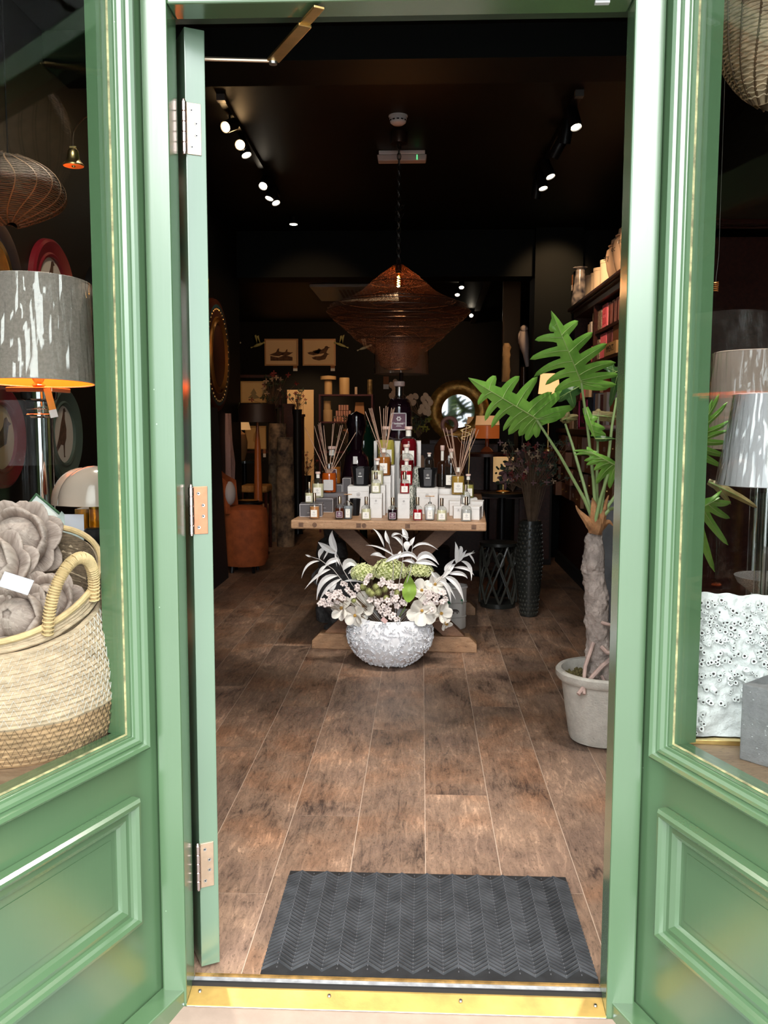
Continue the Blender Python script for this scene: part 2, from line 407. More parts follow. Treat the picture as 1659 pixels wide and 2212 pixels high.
# door frame (posts and head)
LX, RX = -.5575, .4645
fr = T('trim_5', 'green painted door frame around the open doorway', 'door frame', (-.05, 1.85, 0), kind='structure')
MB().b2((LX, 1.82, -.09), (-.505, 1.892, 2.9)).build('post', GREEN, fr, world=True, smooth=False, bevel=.004)
MB().b2((.405, 1.82, -.09), (RX, 1.892, 2.9)).build('post', GREEN, fr, world=True, smooth=False, bevel=.004)
MB().b2((LX, 1.892, 0), (-.532, 1.96, 2.9)).build('rebate', GREEN, fr, world=True, smooth=False)
MB().b2((.4205, 1.892, 0), (RX, 1.96, 2.9)).build('rebate', GREEN, fr, world=True, smooth=False)
MB().b2((-.5049, 1.82, 2.064), (.4049, 1.892, 2.118)).build('head', GREEN, fr, world=True, smooth=False, bevel=.004)
MB().b2((-.5049, 1.852, 2.1185), (.4049, 1.858, 2.86)).build('fanlight_pane', GLASSP, fr, world=True, smooth=False)
MB().b2((-.5049, 1.82, 2.8605), (.4049, 1.892, 2.95)).build('fanlight_head', GREEN, fr, world=True, smooth=False)
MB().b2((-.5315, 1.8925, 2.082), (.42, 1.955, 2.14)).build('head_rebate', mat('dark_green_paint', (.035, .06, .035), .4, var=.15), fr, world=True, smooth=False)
MB().box((.345, 1.84, 2.062), (.028, .012, .006)).build('magnet_plate', WHITE, fr, world=True, smooth=False)
# facade above the windows
struct('wall_front', MB().b2((XL-.12, 1.97, 2.62), (XR+.12, 2.05, 3.0)), DARKP, smooth=False)

# splayed shop windows (left = window_1, right = window_2)
PUTTY = mat('yellowed_putty', (.36, .34, .17), .6, var=.6, scale=40)
def window(side, name, label):
    ux, uy, nx, ny = side*.363, -.932, -side*.932, -.363
    P0 = Vector((LX if side < 0 else RX, 1.84, 0))
    W = T(name, label, 'window', P0, kind='structure')
    def G(t, s, z): return P0 + Vector((ux*t+nx*s, uy*t+ny*s, z))
    def bx(t0, t1, s0, s1, z0, z1, m_=None):
        m_ = m_ or MB(); c = [G(t, s, z) for z in (z0, z1) for t, s in ((t0, s0), (t1, s0), (t1, s1), (t0, s1))]
        fs = [(0, 3, 2, 1), (4, 5, 6, 7), (0, 1, 5, 4), (1, 2, 6, 5), (2, 3, 7, 6), (3, 0, 4, 7)]
        if side > 0: fs = [f[::-1] for f in fs]
        return m_.add(c, [f[::-1] for f in fs])
    def sweep(rect, prof, closed=True):
        # rect (t0,t1,z0,z1): profile points (inset w, height h) mitred round the rectangle
        t0, t1, z0, z1 = rect; vs = []; m_ = MB()
        for w_, h in prof:
            for t, z in ((t0+w_, z0+w_), (t1-w_, z0+w_), (t1-w_, z1-w_), (t0+w_, z1-w_)): vs.append(G(t, h, z))
        fs = []
        for j in range(len(prof)-1):
            for i in range(4):
                k = (i+1) % 4; f = (j*4+i, j*4+k, (j+1)*4+k, (j+1)*4+i); fs.append(f if side > 0 else f[::-1])
        m_.add(vs, fs); return m_
    LEN = 1.12
    bx(0, .092, -.066, -.001, .607, 2.75).build('stile', GREEN, W, world=True, smooth=False)
    bx(LEN-.09, LEN, -.066, 0, .607, 2.75).build('stile', GREEN, W, world=True, smooth=False)
    bx(0, LEN, -.066, 0, 2.6, 2.85).build('head_rail', GREEN, W, world=True, smooth=False)
    bx(0, LEN, -.05, -.0015, -.12, .607).build('lower_boarding', GREEN, W, world=True, smooth=False)
    pm = [(0, 0), (.001, .020), (.006, .026), (.012, .027), (.018, .022), (.021, .014), (.026, .011), (.036, .012), (.046, .006), (.050, -.002), (.058, -.004), (.068, -.009), (.0695, -.002), (.071, -.002)]
    sweep((.093, .98, .208, .481), pm).build('panel_moulding', GREEN, W, world=True, ang=28)
    bx(.16, .915, -.0012, -.0002, .275, .415).build('panel', GREEN, W, world=True, smooth=False)
    gm = [(0, -.001), (.001, .017), (.007, .022), (.013, .018), (.0155, .012), (.019, .0105), (.021, .013), (.026, .010), (.030, .003), (.034, .001), (.039, -.012)]
    sweep((.052, 1.075, .570, 2.72), gm).build('glazing_moulding', GREEN, W, world=True, ang=28)
    sweep((.0900, 1.0365, .6080, 2.68), [(.0008, -.012), (.001, -.009), (.002, -.0095), (.0028, -.014)]).build('putty', PUTTY, W, world=True)
    bx(.088, 1.04, -.020, -.014, .605, 2.69).build('pane', GLASSP, W, world=True, smooth=False)
    bx(0, LEN, .0005, .052, -.12, .012).build('plinth', GREEN, W, world=True, smooth=False, bevel=.003)
    return W, G
WL, GLf = window(-1, 'window_1', 'splayed green framed shop window holding the straw basket')
WR, GRf = window(1, 'window_2', 'splayed green framed shop window holding the white coral panel')
# returns at the ends of the windows
a = GLf(1.12, 0, 0); b = GRf(1.12, 0, 0)
struct('wall_front.001', MB().b2((XL-.12, a.y-.12, -.13), (a.x+.01, a.y+.0, 3.0)).b2((b.x-.01, b.y-.12, -.13), (XR+.12, b.y, 3.0)), GREEN, smooth=False)
# porch soffit and fascia over the recess


# display platforms in the windows
def platform(pts, name, label):
    o = MB().prism(pts, .56, .592).build(name, SILLW, None, smooth=False); tag(o, label, 'platform', None, 'structure'); return o
platform([(-.6195, 1.864), (-.72, 2.12), (-1.05, 2.85), (XL, 2.85), (XL, .84), (-1.019, .84)], 'trim_6', 'oak display shelf behind the left window')
platform([(.5265, 1.864), (.53, 2.02), (1.00, 2.75), (XR, 2.75), (XR, .84), (.926, .84)][::-1], 'trim_7', 'oak display shelf behind the right window')
struct('wall_left.002', MB().prism([(-.74, 2.16), (-1.06, 2.84), (-1.10, 2.84), (-.78, 2.15)], 0, .56), DARKP, smooth=False)
struct('wall_right.002', MB().prism([(.55, 2.05), (1.00, 2.72), (1.04, 2.72), (.59, 2.04)][::-1], 0, .56), DARKP, smooth=False)

# door leaf, opened inward about 118 degrees
D = T('door_1', 'green glazed door leaf standing open, edge with three brass hinges', 'door', (-.4945, 1.912, .008), radians(28), kind='structure')
dz = 2.052
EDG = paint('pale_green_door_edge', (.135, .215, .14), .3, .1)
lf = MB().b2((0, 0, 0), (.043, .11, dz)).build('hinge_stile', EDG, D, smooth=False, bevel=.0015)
MB().b2((0, .76, 0), (.043, .87, dz)).build('lock_stile', GREEN, D, smooth=False)
MB().b2((0, .1101, 0), (.043, .7599, .30)).build('bottom_rail', GREEN, D, smooth=False)
MB().b2((0, .1101, 1.93), (.043, .7599, dz)).build('top_rail', GREEN, D, smooth=False)
MB().b2((.017, .1101, .3), (.023, .7599, 1.93)).build('pane', GLASSP, D, smooth=False)
for zc, cm in ((1.85, 'pale_brass_plate'), (1.05, 'copper_toned_plate'), (.2425, 'pale_brass_plate.b')):
    hm = mat(cm, {'p': (.74, .54, .38), 'c': (.62, .27, .15)}[cm[0]], .33, .9, var=.12, scale=30)
    h = MB().b2((.002, -.0028, zc-.052), (.032, -.0002, zc+.052)).build('hinge', hm, D, smooth=False, bevel=.0006)
    kn = MB()
    for q in range(5): kn.lathe([(.0055, -.0098), (.0062, -.009), (.0062, .009), (.0055, .0098)], 12, (-.005, -.006, zc+(q-2)*.0208))
    kn.lathe([(.0045, -.054), (.0045, .054), (.003, .057)], 10, (-.005, -.006, zc)).build('knuckle', mat('pinkish_nickel', (.72, .56, .52), .25, 1), h)
    for q, (sx_, sz_) in enumerate(((.012, .037), (.022, .011), (.022, -.013), (.012, -.037))):
        MB().lathe([(.0001, -.0006), (.0016, -.0004), (.0018, .0004), (.0036, .0006), (.004, 0)], 12, M=Matrix.Rotation(pi/2, 4, 'X'), c=(sx_, -.0030, zc+sz_)).build('screw', STEEL, h)
        MB().lathe([(.0001, .0011), (.0014, .001), (.0014, 0)], 8, M=Matrix.Rotation(pi/2, 4, 'X'), c=(sx_, -.0030, zc+sz_)).build('screw_slot', BLACKM, h)
# door closer arm
ca = T('door_closer_arm', 'gold door closer arm folded under the door head', 'door closer', tuple(PZ(595, 133, 2.045)))
A_, B_, C_ = PZ(690, 20, 2.05), PZ(590, 131, 2.045), PZ(440, 127, 2.04)
def bar(m_, a_, b_, w_, h_):
    d = b_-a_; return m_.box((a_+b_)/2, (d.length, w_, h_), atan2(d.y, d.x), 0, -math.asin(d.z/d.length))
mid_ = B_.lerp(A_, .72)
bar(MB(), B_, mid_, .028, .006).build('channel_arm', GOLD, ca, world=True, smooth=False, bevel=.001)
bar(MB(), mid_.lerp(B_, .03)+Vector((0, 0, .004)), A_+Vector((0, 0, .004)), .022, .005).build('sliding_arm', GOLD, ca, world=True, smooth=False, bevel=.001)
MB().tube([B_, C_], .0045, 8).build('rod', mat('pale_rod', (.75, .62, .48), .35, 1), ca, world=True)
MB().lathe([(.009, -.008), (.011, 0), (.009, .008)], 14, B_).build('pivot', STEEL, ca, world=True)

# rubber mat
y0m, y1m, x0m, x1m = 1.902, 2.368, -.357, .405
mt = T('rubber_mat', 'black ribbed rubber doormat with herringbone ridges inside the doorway', 'doormat', (.024, (y0m+y1m)/2, 0))
RUB = mat('black_rubber', (.016, .017, .019), .5, var=.35, scale=30, bump=.1)
MB().b2((x0m, y0m, 0), (x1m, y1m, .004)).build('base', RUB, mt, world=True, smooth=False)
rd = MB(); ncol = 22; cw = (x1m-x0m)/ncol
for c_ in range(ncol):
    xa = x0m+c_*cw; s_ = 1 if c_ % 2 == 0 else -1
    yy = y0m-.03
    while yy < y1m+.03:
        ya, yb_ = (yy, yy+cw*.95) if s_ > 0 else (yy+cw*.95, yy)
        lo, hi = min(ya, yb_), max(ya, yb_)
        if lo >= y0m+.001 and hi <= y1m-.004:
            hw = .0036
            vs = [(xa, ya-hw, .004), (xa+cw, yb_-hw, .004), (xa+cw, yb_+hw, .004), (xa, ya+hw, .004), (xa, ya-hw*.45, .0085), (xa+cw, yb_-hw*.45, .0085), (xa+cw, yb_+hw*.45, .0085), (xa, ya+hw*.45, .0085)]
            rd.add(vs, [(4, 5, 6, 7), (0, 1, 5, 4), (1, 2, 6, 5), (2, 3, 7, 6), (3, 0, 4, 7)])
        yy += .0148
o = rd.build('ridge', mat('worn_rubber_ridge', (.060, .062, .067), .42, var=.35, scale=14), mt, world=True, smooth=False); o['kind'] = 'stuff'
rs = random.Random(3); nb = MB()
for c_ in range(1, ncol):
    yy = y0m-.03+(cw*.95 if c_ % 2 else 0)
    while yy < y0m+.004: yy += .0148
    while yy < y1m-.01: nb.box((x0m+c_*cw*.9999+(0.001 if c_ == 0 else -.001 if c_ == ncol else 0), yy, .0092), (.002, .0035, .002)); yy += .0148
o = nb.build('nub', mat('worn_grey_rubber', (.10, .10, .105), .5), mt, world=True, smooth=False); o['kind'] = 'stuff'

# =====================================================================
# CENTRE: trestle table, flowers, display
# =====================================================================
TZ = .76
tb = T('trestle_table', 'oak trestle table with crossed braces carrying the scent display', 'table', (-.165, 4.42, 0), radians(-3))
top = MB().b2((-.49, 0, TZ-.046), (.49, 1.75, TZ)).build('tabletop', TABLEW, tb, smooth=False, bevel=.008, seg=3)
PEG = mat('dark_end_peg', (.16, .085, .05), .6, var=.3, scale=60)
for x in (-.437, -.145, .10, .428):
    MB().box((x, -.0006, TZ-.024), (.024, .002, .022)).build('peg', PEG, top, smooth=False)
for x in (-.368, -.118):
    MB().lathe([(.012, 0), (.012, .0015)], 14, (x, -.0002, TZ-.024), Matrix.Rotation(pi/2, 4, 'X')).build('knot', PEG, top)
for k, y in enumerate((.44, 1.40)):
    fb = MB(); z1 = .085
    poly = [(-.455, 0), (.455, 0), (.455, .045), (.415, z1), (-.415, z1), (-.455, .045)]
    fb.prism(poly, -.05, .05, Matrix.Translation((0, y, 0)) @ Matrix.Rotation(pi/2, 4, 'X')).build('foot', TABLEW, tb, smooth=False, bevel=.003)
    MB().box((0, y, (TZ-.046+z1)/2), (.10, .08, TZ-.046-z1)).build('post', LEGW, tb, smooth=False, bevel=.003)
    for s_ in (1, -1):
        L = sqrt(.66**2+.62**2)
        M = Matrix.Translation((0, y+s_*.012*0, (TZ-.046+z1)/2)) @ Matrix.Rotation(s_*atan2(.62, .66), 4, 'Y')
        q = MB(); x, yy, z = .37, .03+.004*s_, .045
        hz = (TZ-.046-z1)/2; sx = .33
        vs = []
        for yq in (-yy, yy):
            for (px_, pz_) in ((-sx-.06, hz), (-sx+.06, hz), (sx+.06, -hz), (sx-.06, -hz)): vs.append((px_*s_, y+yq, (TZ-.046+z1)/2+pz_))
        fs = [(0, 1, 2, 3), (7, 6, 5, 4), (0, 4, 5, 1), (1, 5, 6, 2), (2, 6, 7, 3), (3, 7, 4, 0)]
        q.add(vs, fs if s_ > 0 else [f[::-1] for f in fs]).build('brace', LEGW, tb, smooth=False, bevel=.003)
MB().box((0, .92, .40), (.06, .96, .09)).build('stretcher', LEGW, tb, smooth=False)

# --- bowl
bx_, by_ = P(842, 1440, 4.55).x, 4.56
bw = T('ruffled_bowl', 'round white bowl covered in ruffled petals on the floor before the table', 'bowl', (bx_, by_, .0036))
BW = mat('matt_white_ceramic', (.80, .81, .84), .6)
prof = [(.0001, .0), (.095, 0), (.105, .004), (.145, .03), (.183, .065), (.208, .10), (.220, .14), (.219, .18), (.208, .215), (.192, .240), (.176, .252), (.168, .248), (.172, .238), (.19, .19), (.19, .12), (.12, .04), (.0001, .03)]
MB().lathe(prof, 48).build('body', BW, bw)
rf = MB(); rs = random.Random(11)
# ruffled petals: curling frilled flakes standing out of the wall
def wall_r(z):
    pr = prof[2:11]
    for (r0, z0), (r1, z1) in zip(pr, pr[1:]):
        if z0 <= z <= z1: return r0+(r1-r0)*(z-z0)/(z1-z0)
    return pr[-1][0] if z > .2 else pr[0][0]
for i in range(1300):
    a = rs.uniform(0, 2*pi); z = rs.uniform(.006, .25); r = wall_r(z)
    R3 = Matrix.Rotation(a, 4, 'Z') @ Matrix.Translation((r, 0, z)) @ Matrix.Rotation(rs.uniform(-.35, .35)+ (z-.13)*-4.5, 4, 'Y') @ Matrix.Rotation(rs.uniform(-pi, pi), 4, 'X')
    L, H = rs.uniform(.014, .024), rs.uniform(.006, .010); ph = rs.uniform(0, 6); f_ = rs.uniform(4, 7)
    vs, fs = [], []; N = 7
    for k in range(N):
        t = k/(N-1)-.5
        for q, (h, wv) in enumerate(((-.004, .2), (H*.6, .7), (H*(1-1.2*t*t), 1))):
            vs.append((h, t*L*(.8+.2*q), .0038*sin(f_*t*3+ph)*wv))
    vs2 = [(x, y, z_+.0016) for x, y, z_ in vs]; n0 = len(vs)
    for k in range(N-1):
        for q in range(2):
            A = k*3+q; f = (A, A+3, A+4, A+1); fs += [f, tuple(n0+e for e in f[::-1])]
        A = k*3+2; fs.append((A, A+3, A+3+n0, A+n0))
    rf.add(vs+vs2, fs, R3)
o = rf.build('ruffle', BW, bw); o['kind'] = 'stuff'

# --- flowers standing in the bowl
FW = lambda px, py, Y=4.5: P(px, py, Y)
WP = mat('white_petal', (.84, .81, .74), .6, sub=.15); 
STEM = mat('brown_stem', (.16, .10, .06), .7, var=.3, scale=20)
GST = mat('grey_white_stem', (.62, .58, .55), .6)
EUC = mat('white_dried_leaf', (.86, .85, .84), .6, var=.08, scale=10, sub=.1)
SOIL = Vector((bx_, by_, .16))
def petal_mesh(L, W, cup=.25, **k):
    q = MB().sph((0, L*.5, 0), (W*.5, L*.52, .0016), 14, 10)
    q.v = [Vector((v.x*(.62+.75*min(1, max(0, v.y/L))), v.y, v.z + cup*L*(v.y/L)**2*.55 + .9*cup*v.x*v.x/W - .004*sin(v.x*160))) for v in q.v]
    return q
def orient(loc, d, up=Vector((0, 0, 1)), roll=0):
    z = Vector(d).normalized(); x = up.cross(z)
    x = x.normalized() if x.length > .02 else Vector((1, 0, 0)); y = z.cross(x)
    return Matrix.Translation(loc) @ Matrix((x, y, z)).transposed().to_4x4() @ Matrix.Rotation(roll, 4, 'Z')
def stem_to(root, a, b, r=.002, m_=None, sag=0, n=6, name='stem'):
    a, b = Vector(a), Vector(b); pts = [a.lerp(b, i/n)+Vector((0, 0, -sag*sin(pi*i/n))) for i in range(n+1)]
    return MB().tube(pts, r, 6).build(name, m_ or STEM, root, world=True)
PROTO = {}
def magnolia(px, py, w, d, label, tilt=0, Y=4.5):
    c = FW(px, py, Y); R = M_(w, Y)/2*1.22
    root = T('magnolia_flower', label, 'flower', tuple(c), group='white magnolia blooms in the bowl')
    base = orient((0, 0, 0), d, roll=tilt)
    for k in range(6):
        m_ = Matrix.Rotation(2*pi*k/6+rs.uniform(-.12, .12), 4, 'Z') @ Matrix.Rotation(radians((2 if k % 2 else 22)+rs.uniform(-9, 9)), 4, 'X')
        key = ('mag', round(R, 3))
        if key not in PROTO: PROTO[key] = petal_mesh(R*.98, R*.74, .34); 
        pm_ = PROTO[key]; mb = MB().add(pm_.v, pm_.f, base @ m_)
        mb.build('petal', WP, root)
    MB().sph((0, 0, .008), (.0085, .0085, .011), 10, 8).build('centre', mat('ochre_flower_centre', (.62, .36, .08), .8, var=.3, scale=300, bump=.6, bscale=400), root).matrix_local = base
    stem_to(root, c-Vector(d).normalized()*.018+Vector((0, .01, 0)), SOIL+Vector((rs.uniform(-.04, .04), rs.uniform(-.04, .02), 0)))
    return root
magnolia(786, 1309, 58, (-.15, -1, .25), 'largest white magnolia bloom left of centre over the bowl rim')
magnolia(740, 1314, 50, (-.7, -.75, .35), 'white magnolia at the left edge of the bowl', .5, 4.44)
magnolia(768, 1328, 46, (-.3, -1, -.25), 'white magnolia tucked low between the two left blooms', .3, 4.42)
magnolia(911, 1319, 60, (.1, -1, .1), 'large drooping white magnolia at the right rim of the bowl', .9, 4.44)
magnolia(911, 1276, 46, (.0, -.9, .5), 'white magnolia right beside the green leaf', .2, 4.52)
magnolia(938, 1263, 46, (.5, -.8, .5), 'white magnolia highest on the right side', .6, 4.56)
magnolia(951, 1325, 48, (.8, -.8, .2), 'white magnolia at the far right rim', .4, 4.47)
magnolia(962, 1345, 30, (.7, -.5, -.6), 'small white magnolia bud hanging outside the right rim', .4, 4.42)
# hydrangeas
HYD = mat('lime_hydrangea_petal', (.80, .84, .46), .6, var=.1, scale=40, sub=.1)
def hydrangea(px, py, w, h, label, Y=4.5, n=130):
    c = FW(px, py, Y); rx, rz_ = M_(w, Y)/2, M_(h, Y)/2
    root = T('hydrangea_head', label, 'flower', tuple(c), group='lime hydrangea heads in the bowl')
    MB().sph((0, 0, 0), (rx*.86, rx*.7, rz_*.86), 14, 10).build('core', mat('hydrangea_core', (.42, .5, .14), .8), root)
    fl_ = MB()
    for i in range(n):
        z = 1-2*(i+.5)/n*.80; a = i*2.39996
        rr = sqrt(max(0, 1-z*z)); p = Vector((rx*rr*cos(a), rx*.8*rr*sin(a), rz_*z))
        p = p*rs.uniform(.92, 1.06); M4 = orient(p, Vector((p.x/rx+rs.uniform(-.4, .4), p.y/rx+rs.uniform(-.3, .3), p.z/rz_+rs.uniform(-.4, .4))), roll=rs.uniform(0, 3)) @ Matrix.Scale(rs.uniform(.75, 1.05), 4)
        for k in range(4):
            fl_.add([(0, 0, .001), (.0055, .0045, .0045), (.0115, 0, .003), (.0055, -.0045, .0045), (0, 0, -.001), (.0055, .0045, .003), (.0115, 0, .0015), (.0055, -.0045, .003)],
                    [(0, 3, 2, 1), (4, 5, 6, 7), (0, 1, 5, 4), (1, 2, 6, 5), (2, 3, 7, 6), (3, 0, 4, 7)], M4 @ Matrix.Rotation(k*pi/2, 4, 'Z'))
    o = fl_.build('floret', HYD, root); o['kind'] = 'stuff'
    stem_to(root, c, SOIL+Vector((rs.uniform(-.03, .03), 0, 0)), .003)
hydrangea(784, 1238, 50, 40, 'lime hydrangea head on the left of the three', 4.53)
hydrangea(842, 1233, 70, 50, 'largest lime hydrangea head at the centre top of the bouquet', 4.52, 190)
hydrangea(907, 1232, 54, 34, 'lime hydrangea head on the right of the three', 4.57)
# seed balls
SB = mat('green_seed_ball', (.40, .42, .16), .8, var=.3, scale=60)
def seedball(px, py, w, i):
    c = FW(px, py, 4.43); r = M_(w, 4.43)/2
    root = T('seed_ball', SBL[i], 'seed head', tuple(c), group='green spiky seed balls')
    MB().sph((0, 0, 0), r*.8, 10, 8).build('ball', SB, root)
    sp = MB()
    for k in range(60):
        z = 1-2*(k+.5)/60; a = k*2.4; rr = sqrt(1-z*z); d = Vector((rr*cos(a), rr*sin(a), z))
        sp.lathe([(.0009, 0), (.0001, r*.45)], 3, M=orient(d*r*.75, d))
    o = sp.build('spine', SB, root); o['kind'] = 'stuff'
    stem_to(root, c, SOIL, .0014)
SBL = ['spiky green seed ball '+q for q in ('leftmost in the upper row of the cluster', 'second from left in the cluster, below the leftmost', 'third from left, lowest of the left group', 'right of the leftmost in the upper row', 'middle of the cluster, largest', 'upper right of the cluster', 'rightmost, beside the broad green leaf', 'lowest, under the middle of the cluster', 'set apart low at the far left beside the white magnolia')]
for i, (x, y, w_) in enumerate(((784, 1268, 17), (796, 1277, 17), (803, 1282, 17), (812, 1268, 17), (817, 1279, 18), (831, 1273, 16), (857, 1281, 17), (834, 1291, 14), (764, 1297, 13))):
    seedball(x, y, w_, i)
# pink blossom sprays
PB = mat('pale_pink_blossom', (.86, .76, .73), .6, sub=.1)
def blossom(pts, label, Y=4.42):
    root = T('blossom_spray', label, 'flower', tuple(FW(*pts[0], Y)), group='pale pink blossom sprays in the bowl')
    st_ = MB(); bl = None
    pts = pts+[(x+rs.uniform(-7, 7), y+rs.uniform(-6, 6)) for x, y in pts]
    for i, (x, y) in enumerate(pts):
        c = FW(x, y, Y+rs.uniform(-.03, .03)); st_.tube([c, c.lerp(SOIL, .5)+Vector((rs.uniform(-.02, .02), 0, .0)), SOIL], .0011, 4)
        q = MB(); r = rs.uniform(.013, .018)
        dd = Vector((rs.uniform(-.5, .5), -1, rs.uniform(-.3, .6))); M4 = orient((0, 0, 0), dd, roll=rs.uniform(0, 3))
        for k in range(5): q.sph((0, 0, 0), (r*.42, r*.48, .0022), 6, 4, Matrix.Translation((0, 0, 0)) @ Matrix.Rotation(k*2*pi/5, 4, 'Z') @ Matrix.Translation((0, r*.55, 0)) @ Matrix.Rotation(.3, 4, 'X'))
        q2 = MB(); q2.v = [M4 @ v+c for v in q.v]; q2.f = q.f
        q2.build('blossom', PB, root, world=True)
    st_.build('twig', STEM, root, world=True)
blossom([(691, 1304), (697, 1298), (703, 1307), (710, 1296), (716, 1304), (722, 1289), (712, 1285), (724, 1279), (735, 1283), (729, 1300), (742, 1292), (750, 1273), (757, 1280), (747, 1262), (765, 1284), (772, 1272)], 'spray of pink blossom reaching out to the left')
blossom([(793, 1250), (800, 1243), (790, 1259), (826, 1252), (820, 1262), (838, 1259), (842, 1266), (847, 1281), (851, 1267), (862, 1266), (855, 1296), (850, 1296), (866, 1271)], 'spray of pink blossom between the hydrangeas and seed balls')
blossom([(806, 1292), (815, 1300), (825, 1296), (828, 1309), (836, 1312), (841, 1302), (848, 1294), (818, 1315), (844, 1334), (855, 1338), (828, 1330), (838, 1324), (858, 1309), (869, 1300)], 'spray of pink blossom low at the centre over the rim')
blossom([(920, 1283), (927, 1290), (935, 1283), (946, 1288), (953, 1279), (941, 1296), (955, 1300), (930, 1305), (922, 1301), (962, 1295), (933, 1316)], 'spray of pink blossom among the right magnolias')
# broad green leaf
gl_ = T('green_leaf', 'single broad green leaf upright in the middle of the bouquet', 'leaf', tuple(FW(882, 1300, 4.42)))
GL = mat('fresh_green_leaf', (.30, .48, .08), .45, var=.25, scale=15, bump=.2)
def bleaf(u, v):
    wd = .036*sin(pi*min(1, v**.8*.95+.05)); return ((u-.5)*2*wd+.005*sin(v*3), -.012*abs(u-.5)*2+.004*sin(v*14), v*.145)
MB().grid(6, 12, bleaf, .0012).build('blade', GL, gl_)
stem_to(gl_, FW(882, 1300, 4.42), SOIL, .0022, GL)
# eucalyptus sprays: long narrow white leaves on thin branches
def euc(paths, leaves, label, Y=4.55):
    root = T('eucalyptus_spray', label, 'foliage', tuple(FW(*paths[0][0], Y)), group='white eucalyptus sprays in the bowl')
    st_ = MB()
    for p in paths:
        pts = [FW(x, y, Y) for x, y in p]; st_.tube([SOIL]+pts, [.0028]+[.0022*(1-.6*i/len(pts)) for i in range(len(pts))], 6)
    st_.build('branch', GST, root, world=True)
    for (x0, y0, xm, ym, x1, y1, wd) in leaves:
        A, B = FW(x0, y0, Y), FW(x1, y1, Y); Mi = FW(xm, ym, Y-.02); w_ = M_(wd*1.45, Y)
        def fn(u, v, A=A, B=B, Mi=Mi, w_=w_):
            p = A*(1-v)**2+Mi*2*v*(1-v)+B*v*v; t = ((Mi-A)*(1-v)+(B-Mi)*v).normalized()
            s_ = t.cross(Vector((0.15, 1, .1))).normalized()
            wd_ = w_*max(.04, sin(pi*v**.75))
            return p+s_*(u-.5)*wd_+Vector((0, -1, 0))*(abs(u-.5)*wd_*.5)
        MB().grid(2, 9, fn, .0009).build('leaf', EUC, root, world=True)
euc([[(760, 1262), (742, 1232), (730, 1202), (722, 1185)], [(748, 1266), (720, 1230), (690, 1208), (670, 1202)]],
    [(728, 1192, 712, 1168, 718, 1146, 11), (726, 1196, 700, 1180, 687, 1171, 10), (716, 1178, 705, 1196, 698, 1210, 3), (702, 1184, 688, 1190, 690, 1208, 7), (690, 1212, 660, 1210, 651, 1250, 4),
     (735, 1210, 712, 1205, 700, 1228, 8), (742, 1232, 752, 1196, 778, 1232, 13), (714, 1230, 690, 1232, 658, 1273, 5), (706, 1222, 690, 1225, 683, 1262, 5), (730, 1244, 690, 1240, 684, 1296, 9), (738, 1250, 706, 1262, 690, 1298, 6),
     (728, 1256, 712, 1272, 716, 1282, 8), (742, 1256, 770, 1248, 790, 1262, 4), (724, 1200, 733, 1214, 734, 1222, 4), (672, 1203, 665, 1200, 659, 1198, 3), (728, 1186, 722, 1195, 728, 1224, 3), (752, 1240, 765, 1225, 790, 1215, 5)], 'white eucalyptus spray arching out on the left side')
euc([[(850, 1225), (846, 1190), (836, 1165)], [(868, 1228), (872, 1195), (868, 1160)], [(888, 1230), (890, 1190), (893, 1165)]],
    [(830, 1182, 822, 1150, 805, 1142, 4), (842, 1175, 832, 1158, 833, 1146, 6), (846, 1160, 850, 1148, 868, 1155, 4), (866, 1156, 876, 1158, 884, 1162, 4), (870, 1180, 862, 1158, 846, 1160, 5), (880, 1168, 874, 1145, 868, 1142, 8),
     (882, 1170, 876, 1176, 880, 1193, 10), (884, 1180, 890, 1168, 896, 1160, 6), (890, 1186, 912, 1160, 946, 1188, 4), (858, 1205, 820, 1175, 790, 1178, 3), (900, 1212, 920, 1180, 948, 1220, 11), (896, 1216, 925, 1208, 945, 1225, 8),
     (852, 1208, 890, 1180, 905, 1216, 8), (832, 1215, 856, 1195, 880, 1200, 7), (826, 1200, 812, 1190, 800, 1200, 4), (866, 1190, 860, 1200, 858, 1212, 5), (835, 1206, 818, 1196, 800, 1200, 3), (896, 1218, 888, 1206, 868, 1213, 6)], 'white eucalyptus spray rising behind the hydrangeas at the centre', 4.38)
euc([[(935, 1262), (968, 1232), (1000, 1205), (1024, 1190)], [(940, 1262), (962, 1240), (975, 1215)]],
    [(985, 1218, 990, 1190, 983, 1170, 7), (988, 1216, 1002, 1175, 992, 1182, 6), (1000, 1204, 1010, 1195, 1026, 1194, 4), (1012, 1196, 1022, 1205, 1025, 1218, 3), (996, 1212, 1022, 1215, 1018, 1255, 6), (980, 1226, 1012, 1222, 1024, 1243, 5), (968, 1240, 1000, 1232, 1010, 1250, 7),
     (960, 1246, 990, 1248, 1002, 1300, 9), (950, 1252, 972, 1262, 974, 1304, 6), (970, 1238, 956, 1228, 985, 1206, 9), (948, 1256, 965, 1250, 985, 1296, 5), (955, 1250, 975, 1222, 984, 1218, 8), (945, 1250, 935, 1240, 930, 1232, 5), (990, 1214, 996, 1202, 1008, 1188, 6)], 'white eucalyptus spray reaching up on the right side')
for k, (x, y) in enumerate(((836, 1160), (872, 1172), (1020, 1190), (670, 1200))):  # seeds
    pass
# pink price tag
tg = T('price_tag', 'small pink price tag tucked into the bowl rim', 'tag', tuple(FW(830, 1340, 4.355)))
MB().box((0, 0, 0), (.030, .001, .022), 0, .15, radians(38)).build('card', mat('pink_card', (.82, .55, .52), .6), tg, smooth=False)

